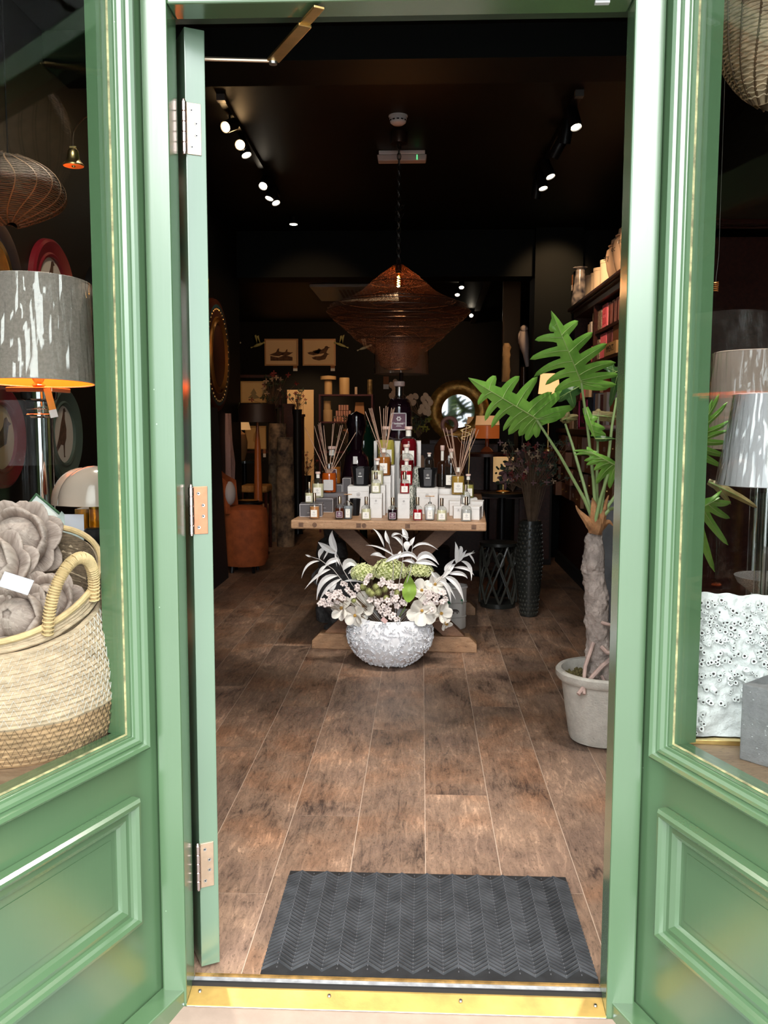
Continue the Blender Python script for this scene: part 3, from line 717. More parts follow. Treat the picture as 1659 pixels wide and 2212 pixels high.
# --- things under and behind the table
def lathe_thing(name, label, cat, loc, prof, m_, n=32, part='body', group=None, wob=None, **k):
    t = T(name, label, cat, loc, group=group); MB().lathe(prof, n, wob=wob).build(part, m_, t, **k); return t
STONE = mat('dark_grey_stone', (.13, .13, .135), .7, var=.5, scale=25, bump=.8, bscale=60)
p = PZ(735, 1350, .004)
ur = lathe_thing('stone_urn', 'dark grey fluted stone urn under the left of the table', 'urn', (p.x, 5.24, .0036), [(.0001, 0), (.08, 0), (.085, .03), (.05, .05), (.045, .10), (.09, .15), (.115, .22), (.12, .27), (.10, .33), (.085, .36), (.11, .40), (.12, .42), (.1, .43), (.0001, .43)], STONE, 40, wob=lambda a, z, r: .004*cos(a*18) if .1 < z < .34 else 0)
for a_ in (0, pi): MB().tube([Vector((cos(a_)*(.105+.045*sin(pi*t/6)), sin(a_)*.1, .27+.11*t/6)) for t in range(7)], .009, 6).build('handle', STONE, ur)
p = P(730, 1160, 5.75)
hd = T('stone_figure', 'dark carved stone figure standing behind the urn under the table', 'statue', (p.x-.02, 5.55, .0036))
fig = MB().lathe([(.0001, 0), (.10, 0), (.105, .08), (.07, .12), (.075, .3), (.10, .42), (.085, .5), (.04, .53), (.055, .58), (.055, .64), (.03, .68), (.0001, .69)], 22, wob=lambda a, z, r: .012*noise.noise(Vector((cos(a)*3, sin(a)*3, z*18))))
fig.build('body', STONE, hd)
pl = T('elephant_planter', 'white bamboo-ribbed ceramic pot painted with elephants and palms, right of the bowl', 'planter', tuple(PZ(981, 1362, .0036)+Vector((0, .09, 0))))
CW = mat('glazed_white_ceramic', (.72, .70, .66), .2)
MB().lathe([(.0001, 0), (.068, 0), (.074, .01), (.072, .07), (.0765, .075), (.072, .08), (.074, .16), (.0785, .165), (.074, .17), (.076, .245), (.082, .25), (.08, .262), (.072, .26), (.07, .2), (.0001, .2)], 48, wob=lambda a, z, r: .0035*abs(sin(a*5)) if r > .05 else 0).build('body', CW, pl)
def decal(poly, name, m_, root, r=.081, zc=0, a0=-pi/2, s=1):
    mb = MB(); n = len(poly); vs = []
    for rr in (r, r+.0012):
        for x, z in poly: a_ = a0+x*s/r; vs.append((rr*cos(a_), rr*sin(a_), zc+z*s))
    fs = [tuple(range(n, 2*n))]+[(i, (i+1) % n, n+(i+1) % n, n+i) for i in range(n)]
    mb.add(vs, fs).build(name, m_, root, smooth=False)
ele = [(-.018, 0), (-.018, .016), (-.012, .022), (.004, .022), (.010, .019), (.016, .014), (.018, .004), (.0155, .004), (.013, .010), (.010, .010), (.010, 0), (.005, 0), (.005, .008), (-.009, .008), (-.009, 0)]
palm = [(-.002, 0), (-.001, .03), (-.014, .026), (-.010, .034), (-.016, .038), (-.004, .038), (0, .045), (.004, .038), (.016, .04), (.010, .034), (.015, .027), (.002, .031), (.002, 0)]
decal(ele, 'elephant', mat('grey_brown_glaze', (.09, .07, .06), .4), pl, zc=.10, a0=-pi/2+.1, s=1.25)
decal(palm, 'palm_tree', mat('green_glaze', (.03, .28, .12), .4), pl, zc=.125, a0=-pi/2-.45, s=1.2)
decal(palm, 'palm_tree', MATS['green_glaze'], pl, zc=.155, a0=-pi/2+.62, s=.8)
bk = T('dark_basket_stack', 'stack of small black ribbed baskets behind the right brace', 'basket', tuple(PZ(950, 1330, .0036)+Vector((.0, .35, 0))))
MB().lathe([(.0001, 0)]+[(.07+.006*(k % 2), .012*k) for k in range(1, 34)]+[(.06, .41), (.0001, .41)], 24).build('body', BLACKM, bk)

# =====================================================================
# SCENT DISPLAY on the table
# =====================================================================
def onT(px, py): return PZ(px, py, TZ)
GREYBOX = mat('charcoal_card', (.10, .092, .10), .55); GREYB2 = mat('slate_card', (.15, .14, .15), .55)
LINE = mat('silver_foil_line', (.6, .57, .58), .4)
LINED = mat('faint_grey_print', (.55, .53, .53), .6)
def emblem(root, x, z, s, m_, y=-.0006):
    q = MB()
    for k in range(6):
        a_ = k*pi/3; q.tube([Vector((x+s*.45*cos(a_)+s*.3*cos(t*pi/4), y, z+s*.45*sin(a_)+s*.3*sin(t*pi/4))) for t in range(8)], s*.06, 3, closed=True)
    return q.build('emblem', m_, root)
def gift_box(x0, x1, ytop, Y, dep, label, m_=None, line=None, z0=TZ, name='gift_box', rz=0, emb=True, vert=False, group='boxes of the scent display'):
    xc = (x0+x1)/2; a = P(xc, ytop, Y); w = M_(x1-x0, Y); h = a.z-z0
    root = T(name, label, 'box', (a.x, Y, z0), rz, group)
    m_ = m_ or PAPER
    MB().b2((-w/2, 0, 0), (w/2, dep, h*.82)).build('box_body', m_, root, smooth=False, bevel=.0008)
    MB().b2((-w/2-.0008, -.0008, h*.82), (w/2+.0008, dep+.0008, h)).build('lid', m_, root, smooth=False, bevel=.0008)
    if line:
        e = .004; q = MB()
        for (xa, xb, za, zb_) in ((-w/2, w/2, 0, .0022), (-w/2, w/2, h-.0022, h), (-w/2, -w/2+.0022, 0, h), (w/2-.0022, w/2, 0, h)): q.b2((xa, -.0016, za), (xb, -.0009, zb_))
        q.build('foil_border', line, root, smooth=False)
    if emb and w > .03:
        emblem(root, 0, h*.72 if h > w else h*.55, min(w, h)*.13, LINED if not line else line, -.0012)
        q = MB().b2((-w*.16, -.0012, h*.60 if h > w else h*.30), (w*.16, -.0006, (h*.60 if h > w else h*.30)+.0016)); q.build('print_line', LINED if not line else line, root, smooth=False)
    return root, z0+h
def liquid(name, col, dens=.75):
    return mat('liquid_'+name, col, .08, trans=dens, ior=1.33, spec=.5)
LQ = {'orange': liquid('orange', (.95, .42, .16), .4), 'brown': liquid('brown', (.16, .035, .012), .5), 'pale': liquid('pale_yellow', (1, .93, .62), .25), 'black': liquid('black_violet', (.02, .006, .012), .2),
      'red': liquid('red', (.62, .01, .02), .35), 'clear': liquid('clear', (.95, .95, .95), .6), 'amber': liquid('amber', (.62, .20, .03), .4), 'yellow': liquid('yellow', (.92, .78, .15), .4), 'redor': liquid('red_orange', (.72, .12, .01), .35),
      'gold': liquid('golden', (.85, .5, .1), .45), 'dark': liquid('dark_green_black', (.03, .02, .015), .3), 'dred': liquid('dark_red', (.22, .006, .012), .4), 'green': liquid('yellow_green', (.8, .72, .2), .45)}
GCAP = mat('rose_gold_cap', (.80, .56, .36), .2, 1); PCAP = mat('pink_marble_cap', (.72, .52, .46), .4, var=.1, scale=60); SIL = mat('silver_collar', (.72, .7, .68), .25, 1)
LABW = mat('cream_label', (.85, .82, .76), .6); LABD = mat('plum_label', (.13, .05, .085), .5); LABG = mat('grey_label', (.55, .53, .52), .5)
def plate(root, w, h, z, y, m_=LABW, border=None, dark=None, name='label_plate'):
    o = MB().b2((-w/2, y-.0012, z), (w/2, y, z+h)).build(name, m_, root, smooth=False)
    if border:
        q = MB(); t = h*.05
        for (xa, xb, za, zb_) in ((-w/2, w/2, z, z+t), (-w/2, w/2, z+h-t, z+h), (-w/2, -w/2+t, z, z+h), (w/2-t, w/2, z, z+h)): q.b2((xa, y-.002, za), (xb, y-.0011, zb_))
        q.build('label_border', border, o, smooth=False)
    q = MB(); im = dark or (LINED if m_ is not LABD else LINE)
    for k in range(6):
        a_ = k*pi/3; q.sph((w*.11*cos(a_), y-.0014, z+h*.66+w*.11*sin(a_)), (w*.06, .0006, w*.06), 6, 4)
    q.b2((-w*.3, y-.0019, z+h*.34), (w*.3, y-.0011, z+h*.40)).b2((-w*.18, y-.0019, z+h*.22), (w*.18, y-.0011, z+h*.25)).build('label_print', im, o, smooth=False)
    return o
def bottle(px, y0, y1, w, col, label, kind='spray', Y=None, z0=None, lab_=LABW, fill=.72, border=None, cap=None, facets=0, reeds=None, name=None, labw=.62, sides=0):
    """px centre, y0 top, y1 bottom in photograph pixels; w body width"""
    if Y is None: Y = onT(px, y1).y
    c = P(px, y1, Y); z0 = c.z if z0 is None else z0
    H = P(px, y0, Y).z-z0; R = M_(w, Y)/2
    nm = name or {'spray': 'perfume_bottle', 'stopper': 'scent_bottle', 'reed': 'reed_diffuser'}[kind]
    root = T(nm, label, 'bottle', (c.x, Y, z0), 0, {'perfume_bottle': 'perfume spray bottles', 'scent_bottle': 'stoppered scent bottles', 'reed_diffuser': 'reed diffusers'}.get(nm))
    if kind == 'spray': hb, cr, nr = .66, .24, .30
    elif kind == 'stopper': hb, cr, nr = .76, .34, .30
    else: hb, cr, nr = .86, .34, .26
    B = H*hb; rr_ = R
    sh = min(R*1.0, B*.42)
    body = [(.0001, 0), (R*.86, 0), (R*.97, R*.08), (R, R*.22), (R, B-sh)] + [(R*nr+(R-R*nr)*cos(pi/2*t/5), B-sh+sh*.9*sin(pi/2*t/5)) for t in range(1, 6)] + [(R*nr, B)]
    n = sides or 28
    wb = (lambda a, z, r: -R*.05*abs(sin(a*facets/2))*(1 if z < B*.96 else 0)*(r/R)) if facets else None
    g = MB().lathe(body, n, wob=wb).build('glass', BGLASS, root)
    zl = B*fill if kind != 'reed' else B*.80
    def rad(z):
        for (r0, z0_), (r1, z1_) in zip(body[1:], body[2:]):
            if z0_ <= z <= z1_+1e-9: return r0+(r1-r0)*(z-z0_)/max(1e-6, z1_-z0_)
        return R*nr
    lp = [(.0001, R*.10)]+[(max(.0005, rad(z)*.93-.0003), max(R*.10, z)) for z in [R*.1+(zl-R*.1)*k/10 for k in range(11)]]+[(.0001, zl)]
    MB().lathe(lp, n, wob=wb).build('liquid', LQ[col], root)
    if kind == 'spray':
        MB().lathe([(R*.38, B-.001), (R*.40, B+H*.03), (R*.34, B+H*.04)], 18).build('collar', SIL, root)
        MB().lathe([(.0001, H), (R*.30, H), (R*.33, H*.985), (R*.33, B+H*.04), (.0001, B+H*.04)][::-1], 18).build('cap', cap or GCAP, root)
        MB().tube([(0, 0, B), (0, 0, R*.2)], R*.03, 4).build('dip_tube', LABG, root)
    elif kind == 'stopper':
        MB().lathe([(R*nr, B), (R*nr, B+H*.14), (R*nr*1.05, B+H*.15)], 20).build('neck', cap and SIL or LABW, root)
        MB().lathe([(R*nr*1.1, H*.915), (R*nr*1.38, H*.925), (R*nr*1.42, H*.985), (R*nr*1.3, H), (.0001, H)], 20).build('stopper', PCAP, root)
    else:
        MB().lathe([(R*nr*1.15, B-.002), (R*nr*1.15, H*.97), (R*nr*1.5, H*.985), (R*nr*1.5, H), (R*nr, H), (R*nr, H*.9)], 20).build('collar', cap or SIL, root)
        for (tx, ty) in reeds or ():
            tip = P(tx, ty, Y+rs.uniform(-.05, .05)); bs = Vector((c.x+rs.uniform(-.5, .5)*R*nr, Y, z0+H*.55))
            MB().tube([bs, tip], .0018, 5).build('reed', REED, root, world=True)
    if lab_:
        lw_, lh = R*2*labw, min(B*.42, R*1.5)
        plate(root, lw_, lh, B*.12, -R-.0006, lab_, border)
    return root
REED = mat('pale_reed', (.52, .33, .24), .7, var=.2, scale=40)
# pyramid at the centre
_, t1 = gift_box(799, 825, 1067, 4.56, .11, 'tall white box standing at the front, left of the black perfume')
_, t2 = gift_box(806, 832, 1049, 4.69, .11, 'tall white box second in the left stair of boxes', emb=False)
_, t3 = gift_box(812, 844, 1029, 4.82, .13, 'tall white box third in the left stair of boxes', emb=False)
_, t4 = gift_box(816, 852, 1006, 4.97, .13, 'tall white box at the back of the left stair, under the yellow bottle', emb=False)
_, t5 = gift_box(808, 909, 953, 5.13, .26, 'widest tallest white box at the back carrying the giant dark bottle', emb=False)
_, u1 = gift_box(859.5, 885, 1068, 4.54, .11, 'tall white box standing at the front, right of the black perfume')
LEAFM = mat('leaf_print_card', (.72, .70, .66), .6)
_m1, _nt, _b = _m('botanical_print'); MATS['botanical_print'] = _m1
_tc = node(_nt, 'ShaderNodeTexCoord'); _w = node(_nt, 'ShaderNodeTexWave', Scale=30, Distortion=9); _w.inputs['Detail Scale'].default_value = 2.5; _w.inputs['Detail'].default_value = 3
_nt.links.new(_tc.outputs['Object'], _w.inputs['Vector']); _nt.links.new(ramp(_nt, _w.outputs['Fac'], [(.42, (.10, .13, .09)), (.55, (.70, .69, .62))]), _b.inputs['Base Color'])
BOT = MATS['botanical_print']
_, u2 = gift_box(866, 892, 1050, 4.69, .11, 'leaf-patterned box second in the right stair of boxes', BOT, emb=False)
_, u3 = gift_box(868, 893, 1036, 4.82, .13, 'leaf-patterned box third in the right stair of boxes', BOT, emb=False)
_, u4 = gift_box(868, 907, 1010, 4.97, .13, 'leaf-patterned box under the largest red bottle', BOT, emb=False)
bottle(812, 1019, 1067, 22, 'pale', 'pale gold perfume on the front white box left of centre', Y=4.615, z0=t1)
bottle(874, 1019, 1068, 22, 'red', 'red perfume on the front white box right of centre', Y=4.595, z0=u1)
bottle(815, 990, 1049, 28, 'pale', 'clear scent bottle with white neck one step up on the left stair', 'stopper', Y=4.745, z0=t2, facets=0)
bottle(878, 991, 1050, 28, 'red', 'smallest of three red stoppered bottles on the right stair', 'stopper', Y=4.745, z0=u2)
bottle(829, 968, 1029, 32, 'amber', 'dark amber reed diffuser on the left stair of boxes', 'reed', Y=4.885, z0=t3, facets=12, lab_=LABW, cap=LABW, labw=.5,
       reeds=[(789, 889), (797, 882), (800, 882), (803, 881), (820, 878), (829, 882), (834, 877), (846, 881), (852, 881), (849, 884), (838, 879)])
bottle(834, 921, 1006, 40, 'yellow', 'tall ribbed bottle of bright yellow liquid behind the amber diffuser', 'stopper', Y=5.035, z0=t4, facets=16, fill=.86, cap=SIL)
bottle(878, 960, 1036, 33, 'dred', 'middle of three red stoppered bottles on the right stair', 'stopper', Y=4.885, z0=u3)
bottle(882, 921, 1010, 40, 'dred', 'largest of three red stoppered bottles on the right stair', 'stopper', Y=5.035, z0=u4, fill=.92)
big = bottle(862, 824, 953, 56, 'black', 'giant blue-black apothecary bottle with plum label crowning the display', 'stopper', Y=5.26, z0=t5, lab_=None, fill=.93, cap=SIL)
pl_ = plate(big, .088, .10, .062, -.0815, LABD, LINE, name='large_plum_label')
text('lettering', 'DR.VRANJES', .0135, LINE, pl_, (0, -.0834, .102))
text('lettering', 'FIRENZE', .006, LINE, pl_, (0, -.0834, .090))
text('lettering', 'DR.', .012, LINE, big, (0, -.0275, .245))
# front row
bottle(679.5, 1065, 1120, 22, 'orange', 'orange perfume at the front left corner of the table', Y=4.50)
bottle(734, 1072, 1120.5, 22.5, 'brown', 'dark brown perfume second from the left in the front row', border=LINE, lab_=LABD, Y=4.49)
bottle(791, 1073, 1123, 22, 'pale', 'pale clear perfume in front of the white box', Y=4.475)
bottle(848, 1075, 1123.5, 22.5, 'black', 'black perfume with plum label at the centre front', lab_=LABD, border=LINE, Y=4.47)
bottle(902, 1074, 1124, 22, 'red', 'red perfume with white label at the table front', Y=4.46)
bottle(954, 1076, 1125, 23, 'pale', 'pale yellow perfume right of the white candle jar', Y=4.45)
bottle(1007, 1073, 1126, 24, 'clear', 'colourless perfume nearest the right corner of the table', Y=4.445)
# T-lever jars
def tjar(px, y0, y1, w, m_, label, Y):
    c = P(px, y1, Y); H = P(px, y0, Y).z-TZ; R = M_(w, Y)/2
    root = T('lever_jar', label, 'bottle', (c.x, Y, TZ), 0, 'jars with a T lever')
    MB().lathe([(.0001, 0), (R*.72, 0), (R*.78, .004), (R, H*.45), (R*.92, H*.58), (R*.5, H*.66), (.0001, H*.67)], 10).build('glass', BGLASS, root, ang=20)
    MB().lathe([(.0001, .003), (R*.68, .004), (R*.9, H*.44), (R*.8, H*.52), (.0001, H*.52)], 10).build('filling', m_, root, ang=20)
    MB().lathe([(R*.3, H*.66), (R*.3, H*.72), (.002, H*.74), (.002, H*.95), (.0001, H*.95)], 12).build('stem', SIL, root)
    MB().tube([(-R*.72, 0, H*.965), (R*.72, 0, H*.965)], .0028, 8).build('lever', GCAP, root)
    plate(root, R*.8, H*.34, H*.08, -R*.86, LABW)
tjar(752, 1066, 1120, 24, mat('grey_glass_fill', (.25, .27, .3), .2), 'grey glass jar with T lever, left half of the front row', 4.50)
tjar(928.5, 1070, 1121, 27, mat('milky_fill', (.8, .8, .82), .3), 'white glass jar with T lever, right of the red perfume', 4.48)
# boxes left
def two(a, b, y, Y, d, l, **k): return gift_box(a, b, y, Y, d, l, **k)
_, b1 = two(647, 696, 1089, 4.60, .12, 'small charcoal box at the left front of the table', m_=GREYBOX, line=LINE, rz=.06)
_, b2 = two(674, 720, 1077, 4.84, .11, 'charcoal box behind the small one on the left', m_=GREYBOX, line=LINE, rz=-.10)
_, b3 = two(694, 748, 1066, 4.99, .12, 'wide slate box under the orange reed diffuser', m_=GREYB2, line=None)
_, b4 = two(697, 739, 1047, 5.15, .12, 'charcoal box at the back left under the amber bottle', m_=GREYBOX, line=LINE, emb=False)
_, b5 = two(740, 758, 1033, 5.15, .12, 'narrow charcoal box beside the back left box', m_=GREYBOX, line=LINE, emb=False)
_, b6 = two(751, 797, 1051, 4.78, .16, 'wide white box with round emblem under the left black candle')
bottle(668, 1041, 1089, 19, 'pale', 'pale perfume standing on the left charcoal box', Y=4.67, z0=b1)
bottle(687, 1019, 1077, 26, 'pale', 'pale stoppered bottle on a charcoal box at the left', 'stopper', Y=4.895, z0=b2)
bottle(711, 1002, 1066, 34, 'redor', 'ribbed red-orange reed diffuser at the left', 'reed', Y=5.05, z0=b3, facets=14, border=LINE,
       lab_=LABG, reeds=[(658, 922), (679, 920), (687, 917), (689, 913), (692, 912), (699, 919), (719, 916), (722, 914), (736, 919), (740, 918), (751, 926), (769, 934)])
bottle(717, 964, 1047, 41, 'amber', 'large amber bottle behind the red-orange diffuser', 'stopper', Y=5.21, z0=b4, fill=.6, border=LINE, lab_=LABD)
def candle(px, y0, y1, w, Y, z0, label, grey=True):
    c = P(px, y1, Y); H = P(px, y0, Y).z-z0; R = M_(w, Y)/2
    root = T('black_candle', label, 'candle', (c.x, Y, z0), 0, 'black candles in faceted glass')
    MB().lathe([(.0001, 0), (R*.74, 0), (R*.78, H*.03), (R, H*.97), (R*.98, H), (R*.92, H), (R*.90, H*.9), (.0001, H*.9)], 10).build('vessel', BLACK, root, ang=15)
    if grey:
        q = MB(); q.add([(-R*.36, -R*.80, H*.1), (R*.36, -R*.80, H*.1), (R*.42, -R*1.0, H*.94), (-R*.42, -R*1.0, H*.94), (-R*.36, -R*.78, H*.1), (R*.36, -R*.78, H*.1), (R*.42, -R*.96, H*.94), (-R*.42, -R*.96, H*.94)], [(0, 1, 2, 3), (4, 7, 6, 5), (0, 4, 5, 1), (2, 6, 7, 3), (1, 5, 6, 2), (3, 7, 4, 0)])
        f = q.build('label_panel', mat('dark_grey_panel', (.07, .07, .075), .4), root, smooth=False)
        emblem(f, 0, H*.66, R*.16, PAPER, -R*.97)
        MB().b2((-R*.2, -R*.95, H*.49), (R*.2, -R*.92, H*.53)).build('print_line', PAPER, f, smooth=False)
candle(779, 1008, 1051, 42, 4.86, b6, 'black faceted candle with grey label on the left white box')
candle(767, 1077, 1112, 24, 4.68, TZ, 'small black candle bowl on the table before the left white box', False)
_, c1 = two(900, 946, 1055, 4.78, .12, 'wide white box with faint emblem right of the centre')
_, c2 = two(946, 974, 1056, 4.95, .12, 'white box under the dark bottle on the right', emb=False)
_, c3 = two(948, 995, 1070, 4.85, .09, 'white box lying in front of the dark right bottle', emb=False)
_, c4 = two(997, 1031, 1077, 4.83, .10, 'white box under the yellow-green bottle', emb=False)
_, c5 = two(971, 994, 1083, 4.70, .09, 'low white box beside the pale yellow perfume', emb=False)
_, c6 = two(980, 1001, 1094, 4.56, .05, 'smallest white box with emblem near the right corner', rz=.05)
_, c7 = two(996, 1016, 1090, 4.63, .06, 'white box carrying the raised colourless perfume', emb=False)
_, c8 = two(1018, 1043, 1084, 4.66, .12, 'white box at the far right back corner', emb=False, rz=-.12)
_, c9 = two(1017, 1036, 1095, 4.50, .09, 'white box at the right front corner', emb=False, rz=-.2)
_, c10 = two(904, 943, 1012, 5.06, .1, 'charcoal box behind the right black candle', m_=GREYBOX, emb=False)
candle(923.5, 1011, 1055, 43, 4.86, c1, 'black faceted candle with grey label on the right white box')
bottle(974, 969, 1056, 28, 'dark', 'tall dark bottle with white label at the right', 'stopper', Y=5.01, z0=c2, labw=.8)
bottle(989, 1010, 1070, 30, 'gold', 'golden reed diffuser at the right of the display', 'reed', Y=4.895, z0=c3, facets=12, cap=LABW,
       reeds=[(957, 926), (964, 924), (974, 926), (976, 926), (1000, 928), (1008, 919), (1013, 932), (1021, 925), (1025, 926), (1028, 925), (1034, 928)])
bottle(1011, 1024, 1077, 26, 'green', 'yellow-green stoppered bottle behind the right perfumes', 'stopper', Y=4.885, z0=c4)
bottle(1006, 1047, 1090, 20, 'clear', 'colourless perfume raised on a box behind the right corner', Y=4.66, z0=c7)
bottle(927, 978, 1012, 22, 'dark', 'small dark bottle with pink stopper behind the right candle', 'stopper', Y=5.11, z0=c10, lab_=None)
bottle(955, 962, 1050, 22, 'dark', 'narrow dark bottle left of the tall dark bottle', 'stopper', Y=5.13, z0=TZ, lab_=None)
# dark glass vase at the back left of the table
dv = T('dark_glass_vase', 'dark plum balloon-shaped glass vase behind the left candle', 'vase', (P(770, 1040, 5.45).x, 5.45, TZ))
PLUM = mat('dark_plum_glass', (.008, .002, .005), .1, coat=.3)
hv = P(770, 888, 5.45).z-TZ
MB().lathe([(.0001, 0), (.05, 0), (.085, .05), (.095, .12), (.07, hv*.50), (.035, hv*.58), (.04, hv*.64), (.045, hv*.72), (.062, hv*.86), (.05, hv*.96), (.0001, hv)], 26).build('body', PLUM, dv)
MB().b2((-.013, -.10, .24), (.013, -.098, .285)).build('tag_card', PAPER, dv, smooth=False)

# =====================================================================
# POTTED PLANT at the right of the doorway
# =====================================================================
def zxy(X, Y): return 1000+X/4.608, 640+Y/4.608
PC = Vector((P(1303, 1500, 3.47).x, 3.47, .0036))
pot = T('plant_pot', 'pale grey round concrete-look plant pot on the floor inside the right jamb', 'plant pot', tuple(PC))
CONC = mat('pale_grey_pot', (.52, .49, .43), .8, var=.12, scale=30, bump=.5, bscale=120)
MB().lathe([(.0001, 0), (.112, 0), (.126, .006), (.134, .03), (.152, .15), (.164, .245), (.178, .247), (.186, .258), (.187, .278), (.180, .286), (.165, .284), (.160, .262), (.158, .24), (.0001, .238)], 48, wob=lambda a, z, r: .0016*noise.noise(Vector((cos(a)*4, sin(a)*4, z*22)))).build('body', CONC, pot)
ms = MB(); rs = random.Random(5)
for i in range(900):
    a = rs.uniform(0, 2*pi); r = .155*sqrt(rs.random()); h = rs.uniform(.004, .016)
    ms.box((r*cos(a), r*sin(a), .238+h/2), (.004, .010, h), rs.uniform(0, 3), rs.uniform(-.8, .8))
o = ms.build('moss', mat('dry_moss', (.16, .13, .05), .9, var=.5, scale=60), pot, smooth=False); o['kind'] = 'stuff'
MB().add([(-.055, -.10, .250), (-.035, -.13, .262), (.0, -.125, .256), (-.018, -.098, .262), (-.055, -.10, .2515), (-.035, -.13, .2635), (0, -.125, .2575), (-.018, -.098, .2635)], [(0, 3, 2, 1), (4, 5, 6, 7), (0, 1, 5, 4), (1, 2, 6, 5), (2, 3, 7, 6), (3, 0, 4, 7)]).build('paper_scrap', PAPER, pot, smooth=False)

plant = T('split_leaf_plant', 'tall plant with knobbly grey trunk and split green leaves in the pale pot', 'plant', tuple(PC+Vector((-.01, 0, .235))))
BARK = mat('grey_bark', (.40, .33, .29), .85, var=.3, scale=25, bump=1.0, bscale=70)
ctr = [(1300, 1495, 29), (1296, 1450, 27), (1292, 1400, 25), (1290, 1350, 24), (1288, 1300, 25), (1283, 1240, 22), (1281, 1220, 24), (1284, 1185, 20), (1285, 1165, 15), (1290, 1135, 13)]
PY = 3.46
rows = []
for i in range(len(ctr)-1):
    (x0, y0, w0), (x1, y1, w1) = ctr[i], ctr[i+1]
    for k in range(16): t = k/16; rows.append((x0+(x1-x0)*t, y0+(y1-y0)*t, w0+(w1-w0)*t))
rows.append(ctr[-1])
rs = random.Random(9); knobs = [(rs.uniform(0, 2*pi), rs.uniform(.25, .85), rs.uniform(.5, 1)) for _ in range(60)]
vs, fs, n = [], [], 60
for j, (x, y, w_) in enumerate(rows):
    c = P(x, y, PY); R = M_(w_, PY)
    for i in range(n):
        a = 2*pi*i/n
        d = .12*noise.noise(Vector((cos(a)*2.2, sin(a)*2.2, c.z*26))) + .12*noise.noise(Vector((cos(a)*6, sin(a)*6, c.z*80)))
        for (ka, kz, ks) in knobs:
            da = (a-ka+pi) % (2*pi)-pi; dzz = (c.z-kz); q = (da*R)**2+dzz**2
            if q < .0012: d += ks*.24*math.exp(-q/.00028)*(1-.9*math.exp(-q/.00003))
        vs.append(c+Vector((cos(a), sin(a), 0))*R*(1+d))
for j in range(len(rows)-1):
    for i in range(n): fs.append((j*n+i, j*n+(i+1) % n, (j+1)*n+(i+1) % n, (j+1)*n+i))
fs.append(tuple((len(rows)-1)*n+i for i in range(n)))
MB().add(vs, fs).build('trunk', BARK, plant, world=True, ang=80)
ROOT = mat('pinkish_aerial_root', (.42, .30, .26), .7, var=.2, scale=20)
for pts, r in ((((1282, 1388), (1264, 1440), (1261, 1475), (1262, 1500)), .008), (((1330, 1415), (1300, 1440), (1268, 1475), (1249, 1500)), .010), (((1300, 1345), (1318, 1350), (1332, 1352)), .007), (((1300, 1398), (1312, 1410), (1330, 1412)), .009), (((1300, 1460), (1310, 1480), (1314, 1490)), .007)):
    q = [P(x, y, 3.40-.03*k) for k, (x, y) in enumerate(pts)]; q = [max(v, v, key=lambda t: t.z) for v in q]
    MB().tube(q, [r*(1-.25*k/len(q)) for k in range(len(q))], 8).build('aerial_root', ROOT, plant, world=True)
SHEATH = mat('dry_brown_sheath', (.36, .17, .07), .75, var=.45, scale=25, bump=.4)
def strip(root, pts, wpx, Y, m_, name, seg=10, nrm=Vector((0, -1, 0))):
    pts = [P(x, y, Y+dy) for x, y, dy in pts]
    def bez(t):
        q = pts[:]
        while len(q) > 1: q = [a.lerp(b, t) for a, b in zip(q, q[1:])]
        return q[0]
    def fn(u, v):
        p = bez(v); t = (bez(min(1, v+.02))-bez(max(0, v-.02))).normalized(); s_ = t.cross(nrm).normalized()
        w_ = M_(wpx, Y)*(1-v*.92)*(1 if v > .1 else .8)
        return p+s_*(u-.5)*w_+Vector((0, 1, 0))*((u-.5)**2*w_*1.6)
    return MB().grid(3, seg, fn, .0012).build(name, m_, root, world=True)
for pts, w_ in (([(1284, 1150, -.04), (1272, 1120, -.06), (1250, 1110, -.04), (1244, 1092, 0)], 24), ([(1289, 1150, -.05), (1288, 1110, -.05), (1284, 1085, -.05), (1280, 1075, 0)], 30), ([(1292, 1148, -.04), (1306, 1115, -.06), (1306, 1090, 0), (1315, 1070, 0)], 26),
                ([(1294, 1150, 0), (1312, 1118, -.02), (1320, 1128, 0), (1324, 1136, 0)], 20), ([(1288, 1155, -.05), (1296, 1130, -.07), (1300, 1112, -.03), (1296, 1098, 0)], 34), ([(1282, 1150, -.02), (1276, 1128, -.05), (1280, 1105, 0), (1278, 1095, .02)], 24)):
    strip(plant, pts, w_, PY, SHEATH, 'dry_sheath')
PET = mat('pale_green_petiole', (.24, .34, .13), .5, var=.15, scale=8)
LEAF = mat('split_leaf_green', (.12, .29, .04), .38, var=.22, scale=9, bump=.12, col2=(.21, .43, .07), sub=.0)
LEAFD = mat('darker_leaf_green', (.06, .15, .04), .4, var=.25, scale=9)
LEAFB = mat('browning_leaf', (.30, .24, .10), .6, var=.4, scale=20)
VEIN = mat('leaf_midrib', (.30, .42, .14), .5)
crown = (1284, 1128)
def petiole(pts, r=.006, dy=0):
    q = [P(x, y, PY+dd) for x, y, dd in pts]
    MB().tube(q, [r*(1.25-.5*k/(len(q)-1)) for k in range(len(q))], 8).build('petiole', PET, plant, world=True)
